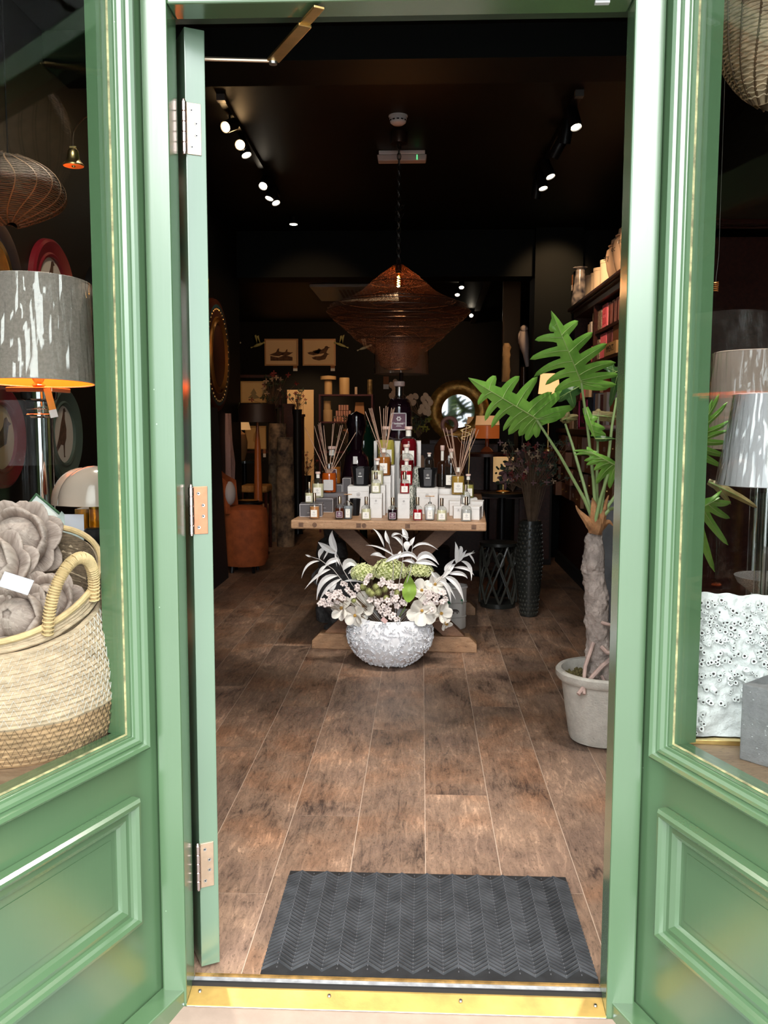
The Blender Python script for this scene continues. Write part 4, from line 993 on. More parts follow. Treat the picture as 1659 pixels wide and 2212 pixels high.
# each leaf: midrib from base to tip, lobes given by their tips; blade curved in depth
def split_leaf(base, tip, lobes, Yb, Yt, m_=LEAF, arch=.03, wid=7, core=15, name='leaf'):
    """lobes: (t along midrib, tipx, tipy, width px, side droop)"""
    bx0, by0 = base; tx, ty = tip; L = math.hypot(tx-bx0, ty-by0)
    def depth(x, y):
        t = ((x-bx0)*(tx-bx0)+(y-by0)*(ty-by0))/L**2
        d = abs((x-bx0)*(ty-by0)-(y-by0)*(tx-bx0))/L
        return Yb+(Yt-Yb)*t - arch*sin(pi*max(0, min(1, t))) + .0011*d
    def W3(x, y): return P(x, y, depth(x, y))
    root = None
    parts = MB()
    def blade(p0, p1, w0, wm, w1, bend=0, seg=9):
        # tapering ribbon from p0 to p1 (pixels), quadratic bend
        dx, dy = p1[0]-p0[0], p1[1]-p0[1]; l_ = math.hypot(dx, dy); nx_, ny_ = -dy/l_, dx/l_
        mx_, my_ = (p0[0]+p1[0])/2+nx_*bend, (p0[1]+p1[1])/2+ny_*bend
        def fn(u, v):
            x = p0[0]*(1-v)**2+mx_*2*v*(1-v)+p1[0]*v*v; y = p0[1]*(1-v)**2+my_*2*v*(1-v)+p1[1]*v*v
            ddx = (mx_-p0[0])*(1-v)+(p1[0]-mx_)*v; ddy = (my_-p0[1])*(1-v)+(p1[1]-my_)*v; q = math.hypot(ddx, ddy)
            if v < .35: w_ = w0+(wm-w0)*(v/.35)
            else: w_ = wm+(w1-wm)*((v-.35)/.65)**1.6
            if v > .9: w_ *= sqrt(max(0, (1-v)/.1))*.9+.1
            x += -ddy/q*(u-.5)*w_; y += ddx/q*(u-.5)*w_
            p = W3(x, y); p.y += .004*abs(u-.5)*2 + .003*sin(v*7); return p
        parts.grid(4, seg, fn, .0011)
    N = 14
    def core_fn(u, v):
        x = bx0+(tx-bx0)*v; y = by0+(ty-by0)*v
        nx_, ny_ = -(ty-by0)/L, (tx-bx0)/L
        w_ = core*(.75+.5*sin(pi*min(1, v*1.3+.1))) * (1 if v < .75 else max(.02, (1-v)/.25)**.8)
        x += nx_*(u-.5)*2*w_; y += ny_*(u-.5)*2*w_
        p = W3(x, y); p.y += .004*abs(u-.5)+.0025*sin(v*20)*abs(u-.5)*2; return p
    parts.grid(6, N, core_fn, .0011)
    for (t, x, y, wd, bend) in lobes:
        o_ = (bx0+(tx-bx0)*t, by0+(ty-by0)*t); blade(o_, (x, y), wd*1.9, wd*1.3, wd*.45, bend)
    lf_ = parts.build(name, m_, plant, world=True, ang=60)
    vb = MB(); q = [W3(bx0+(tx-bx0)*k/8, by0+(ty-by0)*k/8)+Vector((0, -.0035, 0)) for k in range(9)]
    vb.tube(q, [.0028*(1-.8*k/8) for k in range(9)], 6)
    for (t, x, y, wd, bend) in lobes:
        o_ = (bx0+(tx-bx0)*t, by0+(ty-by0)*t); dx, dy = x-o_[0], y-o_[1]; l_ = math.hypot(dx, dy); mx_, my_ = (o_[0]+x)/2-dy/l_*bend, (o_[1]+y)/2+dx/l_*bend
        q = [W3(o_[0]*(1-v)**2+mx_*2*v*(1-v)+x*v*v, o_[1]*(1-v)**2+my_*2*v*(1-v)+y*v*v)+Vector((0, -.003, 0)) for v in (0, .2, .4, .6, .8)]
        vb.tube(q, [.0014*(1-.8*k/4) for k in range(5)], 5)
    vb.build('midrib', VEIN, lf_, world=True); 
    for ob in (plant.children): pass
    lfv = [c for c in COL.objects if c.name.startswith('midrib') and c.parent == lf_]
    return lf_
Z8 = zxy
L1 = [(.82,)+Z8(875, 350)+(17, 2), (.62,)+Z8(718, 436)+(14, 7), (.45,)+Z8(668, 628)+(15, 9), (.30,)+Z8(708, 800)+(14, 14), (.16,)+Z8(822, 882)+(13, 14), (.04,)+Z8(912, 955)+(15, 10),
      (.66,)+Z8(1150, 245)+(17, -4), (.42,)+Z8(1295, 358)+(18, -3), (.24,)+Z8(1438, 470)+(18, -4), (.10,)+Z8(1525, 660)+(17, -12), (.03,)+Z8(1560, 780)+(15, -6), (.02,)+Z8(1530, 880)+(16, 4), (.0,)+Z8(1455, 912)+(14, 5)]
split_leaf(Z8(1180, 862), Z8(880, 145), L1, 3.38, 3.26, core=17)
L2 = [(.80,)+Z8(210, 915)+(12, -1), (.66,)+Z8(152, 1080)+(12, 9), (.50,)+Z8(222, 1240)+(12, 13), (.34,)+Z8(285, 1312)+(12, 14), (.20,)+Z8(402, 1340)+(12, 9), (.10,)+Z8(455, 1378)+(18, 8), (.03,)+Z8(560, 1392)+(18, 5), (.0,)+Z8(632, 1440)+(17, 3), (.0,)+Z8(730, 1410)+(15, -2),
      (.70,)+Z8(330, 792)+(17, -6), (.50,)+Z8(565, 795)+(18, -9), (.30,)+Z8(745, 800)+(18, -6), (.14,)+Z8(890, 955)+(17, -8), (.06,)+Z8(1020, 935)+(20, -5), (.0,)+Z8(1118, 1098)+(18, -3), (.0,)+Z8(1030, 1165)+(19, 2), (.0,)+Z8(960, 1215)+(14, 3)]
split_leaf(Z8(735, 1222), Z8(55, 812), L2, 3.34, 3.12, core=19)
# third leaf just behind the second (darker, its lobes seen between them)
L3 = [(.6, 1222, 852, 18, 3), (.3, 1206, 868, 16, 5), (.5, 1240, 880, 16, 0)]
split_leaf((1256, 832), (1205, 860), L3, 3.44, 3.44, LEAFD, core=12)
# lower right leaf
zq = lambda X, Y: (1040+X/5.184, 880+Y/5.184)
L4 = [(.9,)+zq(1028, 490)+(6, 3), (.8,)+zq(1045, 535)+(6, 6), (.75,)+zq(1182, 440)+(9, -3), (.5,)+zq(1152, 600)+(9, 4), (.35,)+zq(1176, 645)+(10, 5), (.2,)+zq(1262, 705)+(12, 5), (.08,)+zq(1290, 860)+(13, 8), (.0,)+zq(1440, 912)+(13, 6)]
split_leaf(zq(1500, 650), zq(1200, 490), L4, 3.36, 3.28, LEAF, core=7)
# folded narrow leaf hanging down the middle petiole
L5 = [(.35,)+zq(1310, 115)+(10, 2), (.55,)+zq(1390, 240)+(12, 2), (.75,)+zq(1400, 320)+(13, 0)]
split_leaf(zq(1165, 0), zq(1275, 350), L5, 3.42, 3.40, LEAF, core=7)
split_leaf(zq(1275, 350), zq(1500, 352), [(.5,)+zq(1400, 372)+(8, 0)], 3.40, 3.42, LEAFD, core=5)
# old drying leaves behind
split_leaf(zq(1240, 85), zq(1560, 120), [(.3,)+zq(1500, 70)+(12, 0), (.5,)+zq(1480, 160)+(10, 2), (.2,)+zq(1330, 20)+(12, -3)], 3.60, 3.66, LEAFB, core=9)
split_leaf(zq(945, 130), zq(880, 150), [(.1,)+zq(985, 45)+(9, 0), (.0,)+zq(1090, 95)+(10, -3), (.3,)+zq(1080, 130)+(7, 0), (.2,)+zq(1000, 165)+(10, 0)], 3.62, 3.60, LEAFB, core=6)
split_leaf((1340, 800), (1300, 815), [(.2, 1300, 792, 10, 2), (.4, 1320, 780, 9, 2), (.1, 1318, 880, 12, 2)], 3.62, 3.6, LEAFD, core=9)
# leaves spreading behind the jamb, seen through the right window
L6 = [(.75, 1555, 850, 9, 3), (.6, 1573, 868, 9, 4), (.45, 1578, 908, 10, 6), (.3, 1576, 930, 9, -6), (.3, 1575, 955, 11, 3), (.2, 1574, 985, 12, 5), (.1, 1562, 1008, 12, 4), (.6, 1540, 862, 9, 2), (.5, 1500, 870, 12, 0)]
split_leaf((1500, 985), (1530, 880), L6, 2.66, 2.60, LEAF, core=16)
L7 = [(.75, 1580, 1085, 12, 6), (.6, 1578, 1120, 13, 6), (.4, 1574, 1178, 14, 6), (.2, 1545, 1236, 15, 8), (.2, 1560, 1060, 11, 6), (.0, 1510, 1200, 14, 0)]
split_leaf((1490, 1110), (1555, 1075), L7, 2.62, 2.56, LEAF, core=15)
split_leaf((1530, 1040), (1600, 1075), [(.4, 1638, 1098, 12, -4), (.3, 1580, 1090, 10, 2)], 2.7, 2.7, LEAFB, core=7)
for pts in ([(1284, 1130, 0), (1262, 1078, -.02), (1210, 985, -.06), (1160, 908, -.12)], [(1281, 1125, .02), (1262, 1050, .04), (1236, 960, .10), (1221, 916, .14)], [(1288, 1118, 0), (1282, 1040, -.02), (1270, 930, -.04), (1256, 828, -.08)],
            [(1290, 1110, .02), (1289, 1040, .04), (1291, 960, .06), (1292, 900, .08)], [(1296, 1112, -.02), (1312, 1010, -.03), (1322, 920, 0), (1332, 860, .05)], [(1285, 1128, -.04), (1298, 1075, -.06), (1318, 1010, -.08), (1330, 1000, -.1)],
            [(1297, 1120, -.02), (1318, 1100, -.03), (1400, 1080, -.4), (1490, 1108, -.84)], [(1296, 1118, 0), (1330, 1070, 0), (1420, 1020, -.4), (1500, 985, -.80)]):
    petiole(pts)
# tall grey planter behind
gp = T('tall_grey_planter', 'tall dark grey square planter standing behind the potted plant', 'planter', (P(1345, 1400, 3.95).x, 4.02, .0036))
zt = P(1310, 1093, 3.9).z
wd = .19
MB().lathe([(wd*.62, 0), (wd*.68, .004), (wd, zt-.02), (wd, zt), (wd*.9, zt), (wd*.88, zt-.04), (.0001, zt-.05)], 4, M=Matrix.Rotation(pi/4, 4, 'Z')).build('body', mat('dark_grey_zinc', (.10, .105, .115), .45, var=.3, scale=8, bump=.2), gp, smooth=False, bevel=.01)

# =====================================================================
# CEILING: pendant, detector, emergency light, spot tracks
# =====================================================================
PYd = 5.62
CZ = 3.0
pc = P(861, 560, PYd)
pd = T('pendant_lamp', 'large brown woven wire pendant lamp hanging on a chain over the table', 'pendant lamp', (pc.x, PYd, P(861, 798, PYd).z))
WEAVE = mesh_cloth('brown_wire_weave', (.055, .019, .010), .052, 95, .55)
WEAVE2 = mesh_cloth('brown_wire_weave_dense', (.22, .10, .055), .13, 120, .5)
def pz(y): return P(861, y, PYd).z-pd.location.z
pr = [(8, 571), (22, 581), (42, 597), (60, 612), (78, 629), (100, 642), (122, 651), (146, 662), (153, 674), (146, 683), (128, 699), (108, 717), (90, 734), (70, 751), (52, 764), (46, 772), (43, 780), (40, 788), (31, 797)]
prof = [(M_(r, PYd), pz(y)) for r, y in pr][::-1]
sh = MB().lathe([p for p in prof], 56, wob=lambda a, z, r: .006*noise.noise(Vector((cos(a)*2, sin(a)*2, z*9)))*(r/.4))
sh.f = [f for f in sh.f if len(f) == 4]
sh.build('shade', WEAVE, pd)
nk = MB().lathe([(M_(r, PYd), pz(y)) for r, y in ((31, 797), (40, 788), (43, 776), (46, 760), (49, 742), (47, 733))], 40); nk.f = [f for f in nk.f if len(f) == 4]
nk.build('inner_neck', WEAVE2, pd)
WIRE = mat('dark_bronze_wire', (.09, .05, .035), .4, .6)
for r, y in ((122, 652), (153, 674), (128, 699), (108, 717), (90, 735), (47, 733), (31, 797), (60, 612), (145, 661), (139, 690)):
    R_ = M_(r, PYd); MB().tube([(R_*cos(2*pi*k/48), R_*sin(2*pi*k/48), pz(y)) for k in range(48)], .0028, 5, closed=True).build('frame_ring', WIRE, pd)
# stray twisted wires wound round the shade
wr = MB(); rs = random.Random(21)
for k in range(46):
    i0 = rs.randrange(1, len(prof)-1); a0 = rs.uniform(0, 2*pi); pts = []
    for q in range(14):
        f_ = i0+sin(q*.5+k)*.5; f_ = max(0, min(len(prof)-1.01, f_)); i_ = int(f_); tt = f_-i_
        r_ = prof[i_][0]*(1-tt)+prof[i_+1][0]*tt+.003; z_ = prof[i_][1]*(1-tt)+prof[i_+1][1]*tt; a_ = a0+q*.09
        pts.append((r_*cos(a_), r_*sin(a_), z_))
    wr.tube(pts, .0013, 4)
o = wr.build('loose_wire', mat('copper_wire', (.32, .15, .08), .35, .7), pd); o['kind'] = 'stuff'
zb_ = pz(606)
MB().lathe([(.0001, zb_-.042), (.02, zb_-.036), (.030, zb_-.012), (.028, zb_+.012), (.016, zb_+.03), (.013, zb_+.045)], 16).build('bulb', thin_glass('amber_bulb_glass', (1, .62, .25), .02, 1.2), pd)
MB().tube([(.008*cos(k*1.6), .008*sin(k*1.6), zb_-.028+k*.0035) for k in range(16)], .0026, 5).build('filament', mat('glowing_filament', (1, .5, .15), emit=(1, .42, .09), estr=160), pd)
MB().lathe([(.0001, zb_+.042), (.018, zb_+.044), (.02, zb_+.09), (.012, zb_+.10), (.0001, zb_+.1)], 14).build('lamp_holder', BLACK, pd)
pl_d = bpy.data.lights.new('pendant_bulb_light', 'POINT'); pl_d.energy = 4; pl_d.color = (1, .5, .2); pl_d.shadow_soft_size = .02
pl_o = bpy.data.objects.new('pendant_bulb_light', pl_d); COL.objects.link(pl_o); pl_o.location = (pd.location.x, PYd, pd.location.z+zb_-.05)
ztop = CZ-pd.location.z; z = zb_+.10; k = 0; MB().tube([(0, 0, zb_+.1), (0, 0, ztop-.03)], .0025, 5).build('cord', BLACKM, pd)
lk = None
while z < ztop-.05:
    M = Matrix.Translation((0, 0, z+.018)) @ Matrix.Rotation((k % 2)*pi/2+.3, 4, 'Z')
    if lk is None: lk = MB().tube([(.011*cos(2*pi*q/12), 0, .022*sin(2*pi*q/12)) for q in range(12)], .0032, 5, closed=True).build('chain_link', mat('blackened_chain', (.06, .055, .05), .35, .8), pd); ob = lk
    else: ob = copy_part(lk, pd)
    ob.location = (0, 0, z+.018); ob.rotation_euler = (0, 0, (k % 2)*pi/2+.3); z += .031; k += 1
for dx, dz in ((.018, -.02), (-.016, .02), (.02, .03), (-.014, -.03)):
    ob = copy_part(lk, pd, (dx, 0, pz(458)+dz), (.4, dx*30, 1.2))
MB().lathe([(.0001, ztop-.07), (.05, ztop-.068), (.055, ztop-.05), (.055, ztop-.002)], 24).build('ceiling_rose', mat('bronze_rose', (.05, .025, .015), .35, .6), pd)
sm = T('smoke_detector', 'round white smoke detector on the dark ceiling', 'smoke detector', tuple(PZ(860, 250, CZ)))
MB().lathe([(.0001, -.052), (.03, -.050), (.044, -.040), (.048, -.028), (.046, -.022), (.050, -.020), (.050, -.008), (.055, -.006), (.055, 0), (.0001, 0)], 28).build('body', WHITE, sm)
vt = MB()
for k in range(12): vt.box((.0475*cos(k*pi/6), .0475*sin(k*pi/6), -.029), (.004, .014, .006), k*pi/6)
o = vt.build('vent_slot', BLACKM, sm, smooth=False); o['kind'] = 'stuff'
p = PZ(868, 322, CZ)
em = T('emergency_light', 'white bulkhead emergency light with green indicator on the ceiling', 'emergency light', (p.x, p.y+.06, CZ))
MB().b2((-.150, -.04, -.025), (.150, .04, 0)).build('housing', WHITE, em, smooth=False, bevel=.004)
MB().box((0, 0, -.045), (.31, .075, .04), taper=1.04).build('diffuser', mat('frosted_diffuser', (.6, .56, .54), .4, sub=.1), em, smooth=False, bevel=.006)
MB().box((.098, -.039, -.045), (.004, .003, .030)).build('indicator', mat('green_led', (.1, .8, .2), emit=(.1, 1, .25), estr=1.5), em, smooth=False)
LENSW = mat('warm_lens', (1, .8, .5), emit=(1, .62, .28), estr=22); LENSC = mat('pale_lens', (1, .9, .75), emit=(1, .86, .65), estr=14)
def spot(p, d, label, group, lens=LENSW, r=.030, L=.10, lit=True, track=True, size=1):
    root = T('spotlight', label, 'spotlight', tuple(p), group=group)
    d = Vector(d).normalized(); c = Vector((0, 0, -.07)) if track else Vector((0, 0, 0))
    M = orient(c, d)
    MB().lathe([(.0001, -L*.55), (r*.9, -L*.5), (r, -L*.45), (r, L*.5), (r*.9, L*.5), (r*.86, L*.42), (.0001, L*.42)], 20, M=M).build('can', BLACK, root)
    MB().lathe([(.0001, L*.425), (r*.80, L*.425), (r*.8, L*.46), (.0001, L*.46)], 20, M=M).build('lens', lens if lit else BLACKM, root)
    if track: MB().tube([(0, 0, -.01), (0, 0, -.07)], .006, 6).build('bracket', BLACK, root)
    return root
def addspot(loc, target, energy, col=(1, .72, .42), size=60, soft=.03, blend=.6, name='spot_lamp'):
    l = bpy.data.lights.new(name, 'SPOT'); l.energy = energy; l.color = col; l.spot_size = radians(size); l.spot_blend = blend; l.shadow_soft_size = soft
    o = bpy.data.objects.new(name, l); COL.objects.link(o); o.location = loc
    o.rotation_euler = (Vector(target)-Vector(loc)).to_track_quat('-Z', 'Y').to_euler(); return o
def track(a, b, label):
    a, b = Vector(a), Vector(b); t = T('light_track', label, 'light track', tuple((a+b)/2))
    d = b-a; MB().box((a+b)/2, (.035, d.length, .03), -atan2(d.x, d.y)).build('rail', BLACK, t, world=True, smooth=False)
    MB().box(a, (.045, .04, .035)).build('end_cap', mat('grey_end_cap', (.12, .12, .12), .4), t, world=True, smooth=False)
    return t
CZt = CZ-.016
TLa, TLb = PZ(478, 212, CZt), PZ(600, 420, CZt)
track(TLa, TLb, 'black spotlight track on the left side of the ceiling')
TRa, TRb = PZ(1251, 203, CZt), PZ(1156, 395, CZt)
track(TRa, TRb, 'black spotlight track on the right side of the ceiling')
def onseg(a, b, px, dz=0):
    # point of the rail whose image column is px
    best = min((abs((lambda q: 829.5+FPX*(q-CAM).dot(_r)/(q-CAM).dot(_fw))(a.lerp(b, t/100))-px), t) for t in range(101)); return a.lerp(b, best[1]/100)
words_ = ['nearest', 'second', 'third', 'fourth', 'fifth', 'farthest']
for i, (px, dvec, lens) in enumerate(((497, (-.45, -1, -.55), LENSW), (522, (.0, -1, -.35), LENSW), (527, (.4, -.3, -1), LENSC), (572, (-.15, -.75, -.75), LENSC), (586, (-.3, -.35, -1), LENSC), (592, (.4, -.4, -1), LENSC))):
    p = onseg(TLa, TLb, px); spot(p, dvec, f'{words_[i]} black spotlight on the left ceiling track, lit', 'spotlights on the left track', lens, .034, .10)
for i, (px, dvec, on) in enumerate(((1240, (.2, -.4, -1), 1), (1224, (-.1, .3, -1), 0), (1208, (-.5, .6, -.9), 0), (1183, (.35, -.35, -1), 1), (1170, (.2, -.3, -1), 1), (1160, (-.1, .3, -1), 0))):
    p = onseg(TRa, TRb, px); spot(p, dvec, f'{words_[i]} black can on the right ceiling track, {"lit" if on else "unlit"}', 'spotlights on the right track', LENSC, .034, .13, bool(on))
p = PZ(634, 470, CZ); spot(p+Vector((0, 0, -.03)), (0, -.1, -1), 'single recessed downlight beyond the left track', None, LENSC, .04, .06, track=False)
# rear room ceiling fittings
RZ = 2.75
struct('ceiling.002', MB().b2((-3.08, 8.7, RZ), (2.9, YB, RZ+.1)), CEILP, smooth=False)
for px, py, l in ((997, 601, 'right of the three small spots above the arch'), (988, 618, 'left of the three small spots above the arch')):
    p = PZ(px, py, RZ); spot(p, (0, -.6, -1), 'small spotlight on the rear ceiling, '+l, 'rear room spotlights', LENSC, .03, .07)
p = PZ(1018, 668, RZ); spot(p, (0, -1, -.6), 'bright small spotlight on the rear ceiling right of the pendant', 'rear room spotlights', LENSC, .03, .07)
p = PZ(1007, 678, RZ)
rt = T('rear_light_track', 'pale track running across the rear ceiling', 'light track', tuple(PZ(1040, 640, RZ-.02)))
a_, b_ = PZ(1056, 600, RZ-.02), PZ(1020, 700, RZ-.02); d_ = b_-a_
MB().box((a_+b_)/2, (.07, d_.length, .03), -atan2(d_.x, d_.y)).build('rail', mat('dim_grey_rail', (.10, .08, .07), .5), rt, world=True, smooth=False)
ac = T('ceiling_air_conditioner', 'white ceiling cassette air conditioner in the rear room', 'air conditioner', tuple(PZ(735, 632, RZ)))
q0 = PZ(668, 619, RZ-.03); q1 = PZ(690, 650, RZ-.03)
MB().b2((q0.x, q0.y, RZ-.035), (q0.x+.95, q1.y, RZ)).build('fascia', WHITE, ac, world=True, smooth=False, bevel=.01)
for k in range(14):
    MB().b2((q0.x+.30+k*.045, q0.y+.22, RZ-.040), (q0.x+.325+k*.045, q1.y-.25, RZ-.0345)).build('louvre', mat('louvre_grey', (.25, .2, .18), .5), ac, world=True, smooth=False)

# spots at the track heads, plus an unseen track added to brighten the shop
wt = T('added_light_track', 'unseen black spotlight track added above the door to brighten the displays', 'light track', (0, 3.0, CZ-.03))
MB().b2((-1.2, 2.98, CZ-.05), (1.2, 3.02, CZ-.015)).build('rail', BLACK, wt, world=True, smooth=False)
WLAMPS = [(-.9, 3.0, 2.9), (-.35, 3.0, 2.9), (.35, 3.0, 2.9), (.95, 3.0, 2.9)]
for x, y, z in WLAMPS:
    q = MB().lathe([(.03, 0), (.035, .1), (.0001, .11)], 16, (x, y+.0, z-.02)); q.build('added_spot_head', BLACK, wt, world=True)
addspot((-.30, 3.0, 2.84), (-.20, 4.7, .75), 80, (1, .93, .84), 36, .05)  # added spots on the unseen track, brightening table, wall, plant and windows
addspot((.30, 3.0, 2.84), (-.08, 4.7, .75), 80, (1, .93, .84), 36, .05)
addspot((-1.0, 3.0, 2.84), (-1.72, 4.3, 1.7), 45, (1, .8, .6), 60, .05)
addspot((.75, 3.0, 2.84), (.75, 3.5, .8), 45, (1, .93, .84), 60, .05)
addspot((-.9, 2.9, 2.84), (-1.0, 2.2, .7), 115, (1, .9, .78), 80, .05)
addspot((.95, 2.9, 2.84), (.9, 2.0, .7), 100, (1, .92, .84), 80, .05)
for px, tgt, e in ((497, (-1.72, 6.9, 1.5), 22), (572, (-1.7, 8.9, 1.3), 26), (592, (-.9, 10.5, 1.3), 25)):
    p = onseg(TLa, TLb, px); addspot(p+Vector((0, 0, -.16)), tgt, e, (1, .58, .28), 48)
for px, tgt, e in ((1240, (1.55, 6.3, 2.1), 85), (1183, (1.55, 7.3, 1.9), 60), (1170, (.9, 7.6, 1.0), 12)):
    p = onseg(TRa, TRb, px); addspot(p+Vector((0, 0, -.16)), tgt, e, (1, .62, .34), 36, .03, .9)

# =====================================================================
# LEFT WINDOW DISPLAY
# =====================================================================
SZ = .592
STRAW = mat('natural_straw', (.76, .56, .38), .75, var=.25, scale=30, bump=.7, bscale=160, stretch=(1, 1, 3))
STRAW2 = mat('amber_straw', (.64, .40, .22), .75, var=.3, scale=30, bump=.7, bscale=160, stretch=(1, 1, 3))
bc = Vector((-.837, 1.785, SZ))
bk = T('straw_basket', 'large coiled straw basket with loop handles full of wooden flowers in the left window', 'basket', tuple(bc))
def brad(z, H=.33):
    t = z/H; pts = [(0, .178), (.12, .192), (.3, .197), (.5, .193), (.68, .182), (.82, .168), (.92, .165), (1, .170)]
    for (a, ra), (b_, rb) in zip(pts, pts[1:]):
        if a <= t <= b_+1e-6: return ra+(rb-ra)*(t-a)/(b_-a)
    return .17
def tilt(p):  # the open mouth leans towards the street: back higher than front
    t = max(0, p.z)/.33; return Vector((p.x, p.y, p.z*(1+.27*t*(p.y/.17))+.0*t))
def coil(n0, n1, m_, name, rc=.0062, wall=0):
    mb = MB()
    for k in range(n0, n1):
        z = .006+k*.0105; r = brad(z)-wall
        mb.tube([tilt(Vector(((r+.0012*sin(a*.4*pi+k))*cos(2*pi*a/56), (r)*sin(2*pi*a/56), z+.0009*sin(a*1.3+k*2)))) for a in range(56)], rc, 6, closed=True)
    return mb.build(name, m_, bk)
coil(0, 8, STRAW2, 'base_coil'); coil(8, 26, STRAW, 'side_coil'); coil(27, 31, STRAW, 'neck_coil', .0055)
MB().tube([tilt(Vector((.172*cos(2*pi*a/56), .172*sin(2*pi*a/56), .332))) for a in range(56)], .0065, 8, closed=True).build('rim', mat('pale_cane', (.66, .47, .24), .5, var=.2, scale=30, bump=.3), bk)
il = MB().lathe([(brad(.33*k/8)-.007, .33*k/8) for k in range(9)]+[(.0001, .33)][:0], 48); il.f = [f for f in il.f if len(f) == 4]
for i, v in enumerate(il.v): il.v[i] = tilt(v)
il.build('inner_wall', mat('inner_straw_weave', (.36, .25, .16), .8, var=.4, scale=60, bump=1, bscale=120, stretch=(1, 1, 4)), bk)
MB().lathe([(.0001, .004), (.175, .004), (.175, .010), (.0001, .010)], 40).build('base', STRAW2, bk)
def zig(z0, z1, rows_, m_, name, amp=.5, n=72):
    mb = MB()
    for q in range(rows_):
        zc = z0+(z1-z0)*q/rows_; h = (z1-z0)/rows_
        pts = [tilt(Vector(((brad(zc+h*(i % 2))+.0068)*cos(2*pi*i/(2*n)), (brad(zc+h*(i % 2))+.0068)*sin(2*pi*i/(2*n)), zc+h*(i % 2)))) for i in range(2*n)]
        mb.tube(pts, .0007, 3, closed=True)
    o = mb.build(name, m_, bk); o['kind'] = 'stuff'
zig(.006, .088, 4, mat('black_thread', (.06, .04, .03), .8), 'black_stitching')
zig(.092, .27, 8, mat('white_thread', (.85, .83, .8), .8), 'white_stitching')
CANE = MATS['pale_cane']
def handle(a0, a1, lean):
    A, B = [tilt(Vector((.172*cos(a), .172*sin(a), .31))) for a in (a0, a1)]
    mid = (A+B)/2; up = Vector((lean[0], lean[1], .115)); pts = []
    for k in range(17):
        t = pi*k/16; p = mid+(A-mid)*cos(t)*1.2+up*sin(t)**.8; pts.append(p)
    h = MB().tube(pts, .0085, 8).build('handle', CANE, bk)
    wrp = MB()
    for k in range(60):
        t = k/59*(len(pts)-1); i = min(int(t), len(pts)-2); p = pts[i].lerp(pts[i+1], t-i); d = (pts[i+1]-pts[i])
        wrp.tube([orient(p, d) @ Vector((.0105*cos(q*pi/4), .0105*sin(q*pi/4), .0012*q/8)) for q in range(8)], .0022, 4, closed=True)
    o = wrp.build('handle_wrapping', CANE, h); o['kind'] = 'stuff'
handle(radians(-43), radians(-10), (.02, -.03)); handle(radians(120), radians(185), (-.02, .02))
WD = mat('washed_grey_wood', (.62, .49, .43), .85, var=.3, scale=22, bump=.6, bscale=120, stretch=(3, .5, 1), col2=(.36, .27, .23))
sc_p = None
def lotus(px, py, Y, R, label, d=(0, -1, .5)):
    global sc_p
    c = P(px, py, Y); root = T('wooden_flower', label, 'ornament', tuple(c), group='carved wooden flowers in the basket')
    base = orient((0, 0, 0), d)
    if sc_p is None:
        q_ = MB().sph((0, .037, 0), (.033, .042, .009), 14, 10)
        q_.v = [Vector((v.x*(1.12-5*max(0, v.y-.03)), v.y, v.z-9*v.x*v.x-2.5*(v.y-.03)**2)) for v in q_.v]
        sc_p = q_.build('petal', WD, root, ang=80); first_ = sc_p
    else: first_ = None
    s_ = R/.075
    for n_, th, ro, flare in ((3, 14, 0, 2), (5, 40, .5, 16), (6, 68, 0, 26), (7, 96, .4, 34), (6, 120, 0, 36)):
        for k in range(n_):
            t_, f_ = radians(th+12), radians(flare)
            tg_ = Vector((0, -cos(t_), sin(t_))); nm_ = Vector((0, sin(t_), cos(t_)))
            yv = tg_*cos(f_)+nm_*sin(f_); zv = nm_*cos(f_)-tg_*sin(f_); xv = yv.cross(zv)
            M = base @ Matrix.Rotation(2*pi*k/n_+ro, 4, 'Z') @ Matrix.Translation(Vector((0, sin(t_), cos(t_)))*R*.62-yv*R*.3) @ Matrix((xv, yv, zv)).transposed().to_4x4()
            ob = first_ if first_ is not None else copy_part(sc_p, root); first_ = None
            ob.matrix_local = M @ Matrix.Scale(s_, 4)
    MB().sph((0, 0, 0), R*.62, 12, 8).build('core', WD, root)
lotus(42, 1172, 1.90, .084, 'grey-washed wooden flower highest in the basket', (.2, -1, .35))
lotus(-12, 1232, 1.75, .078, 'grey-washed wooden flower at the left picture edge', (-.1, -1, .5))
lotus(104, 1310, 1.76, .066, 'grey-washed wooden flower beside the basket handle', (.3, -1, .6))
lotus(46, 1338, 1.70, .066, 'grey-washed wooden flower lowest at the front rim', (.0, -1, .4))
lotus(-20, 1345, 1.69, .068, 'grey-washed wooden flower low at the left picture edge', (-.2, -1, .3))
tgp = T('paper_tag', 'pale lilac paper tag lying on the wooden flowers', 'tag', tuple(P(35, 1260, 1.62)))
MB().box((0, 0, 0), (.055, .001, .03), .2, -.5, .35).build('card', mat('lilac_card', (.55, .55, .62), .6), tgp, smooth=False)

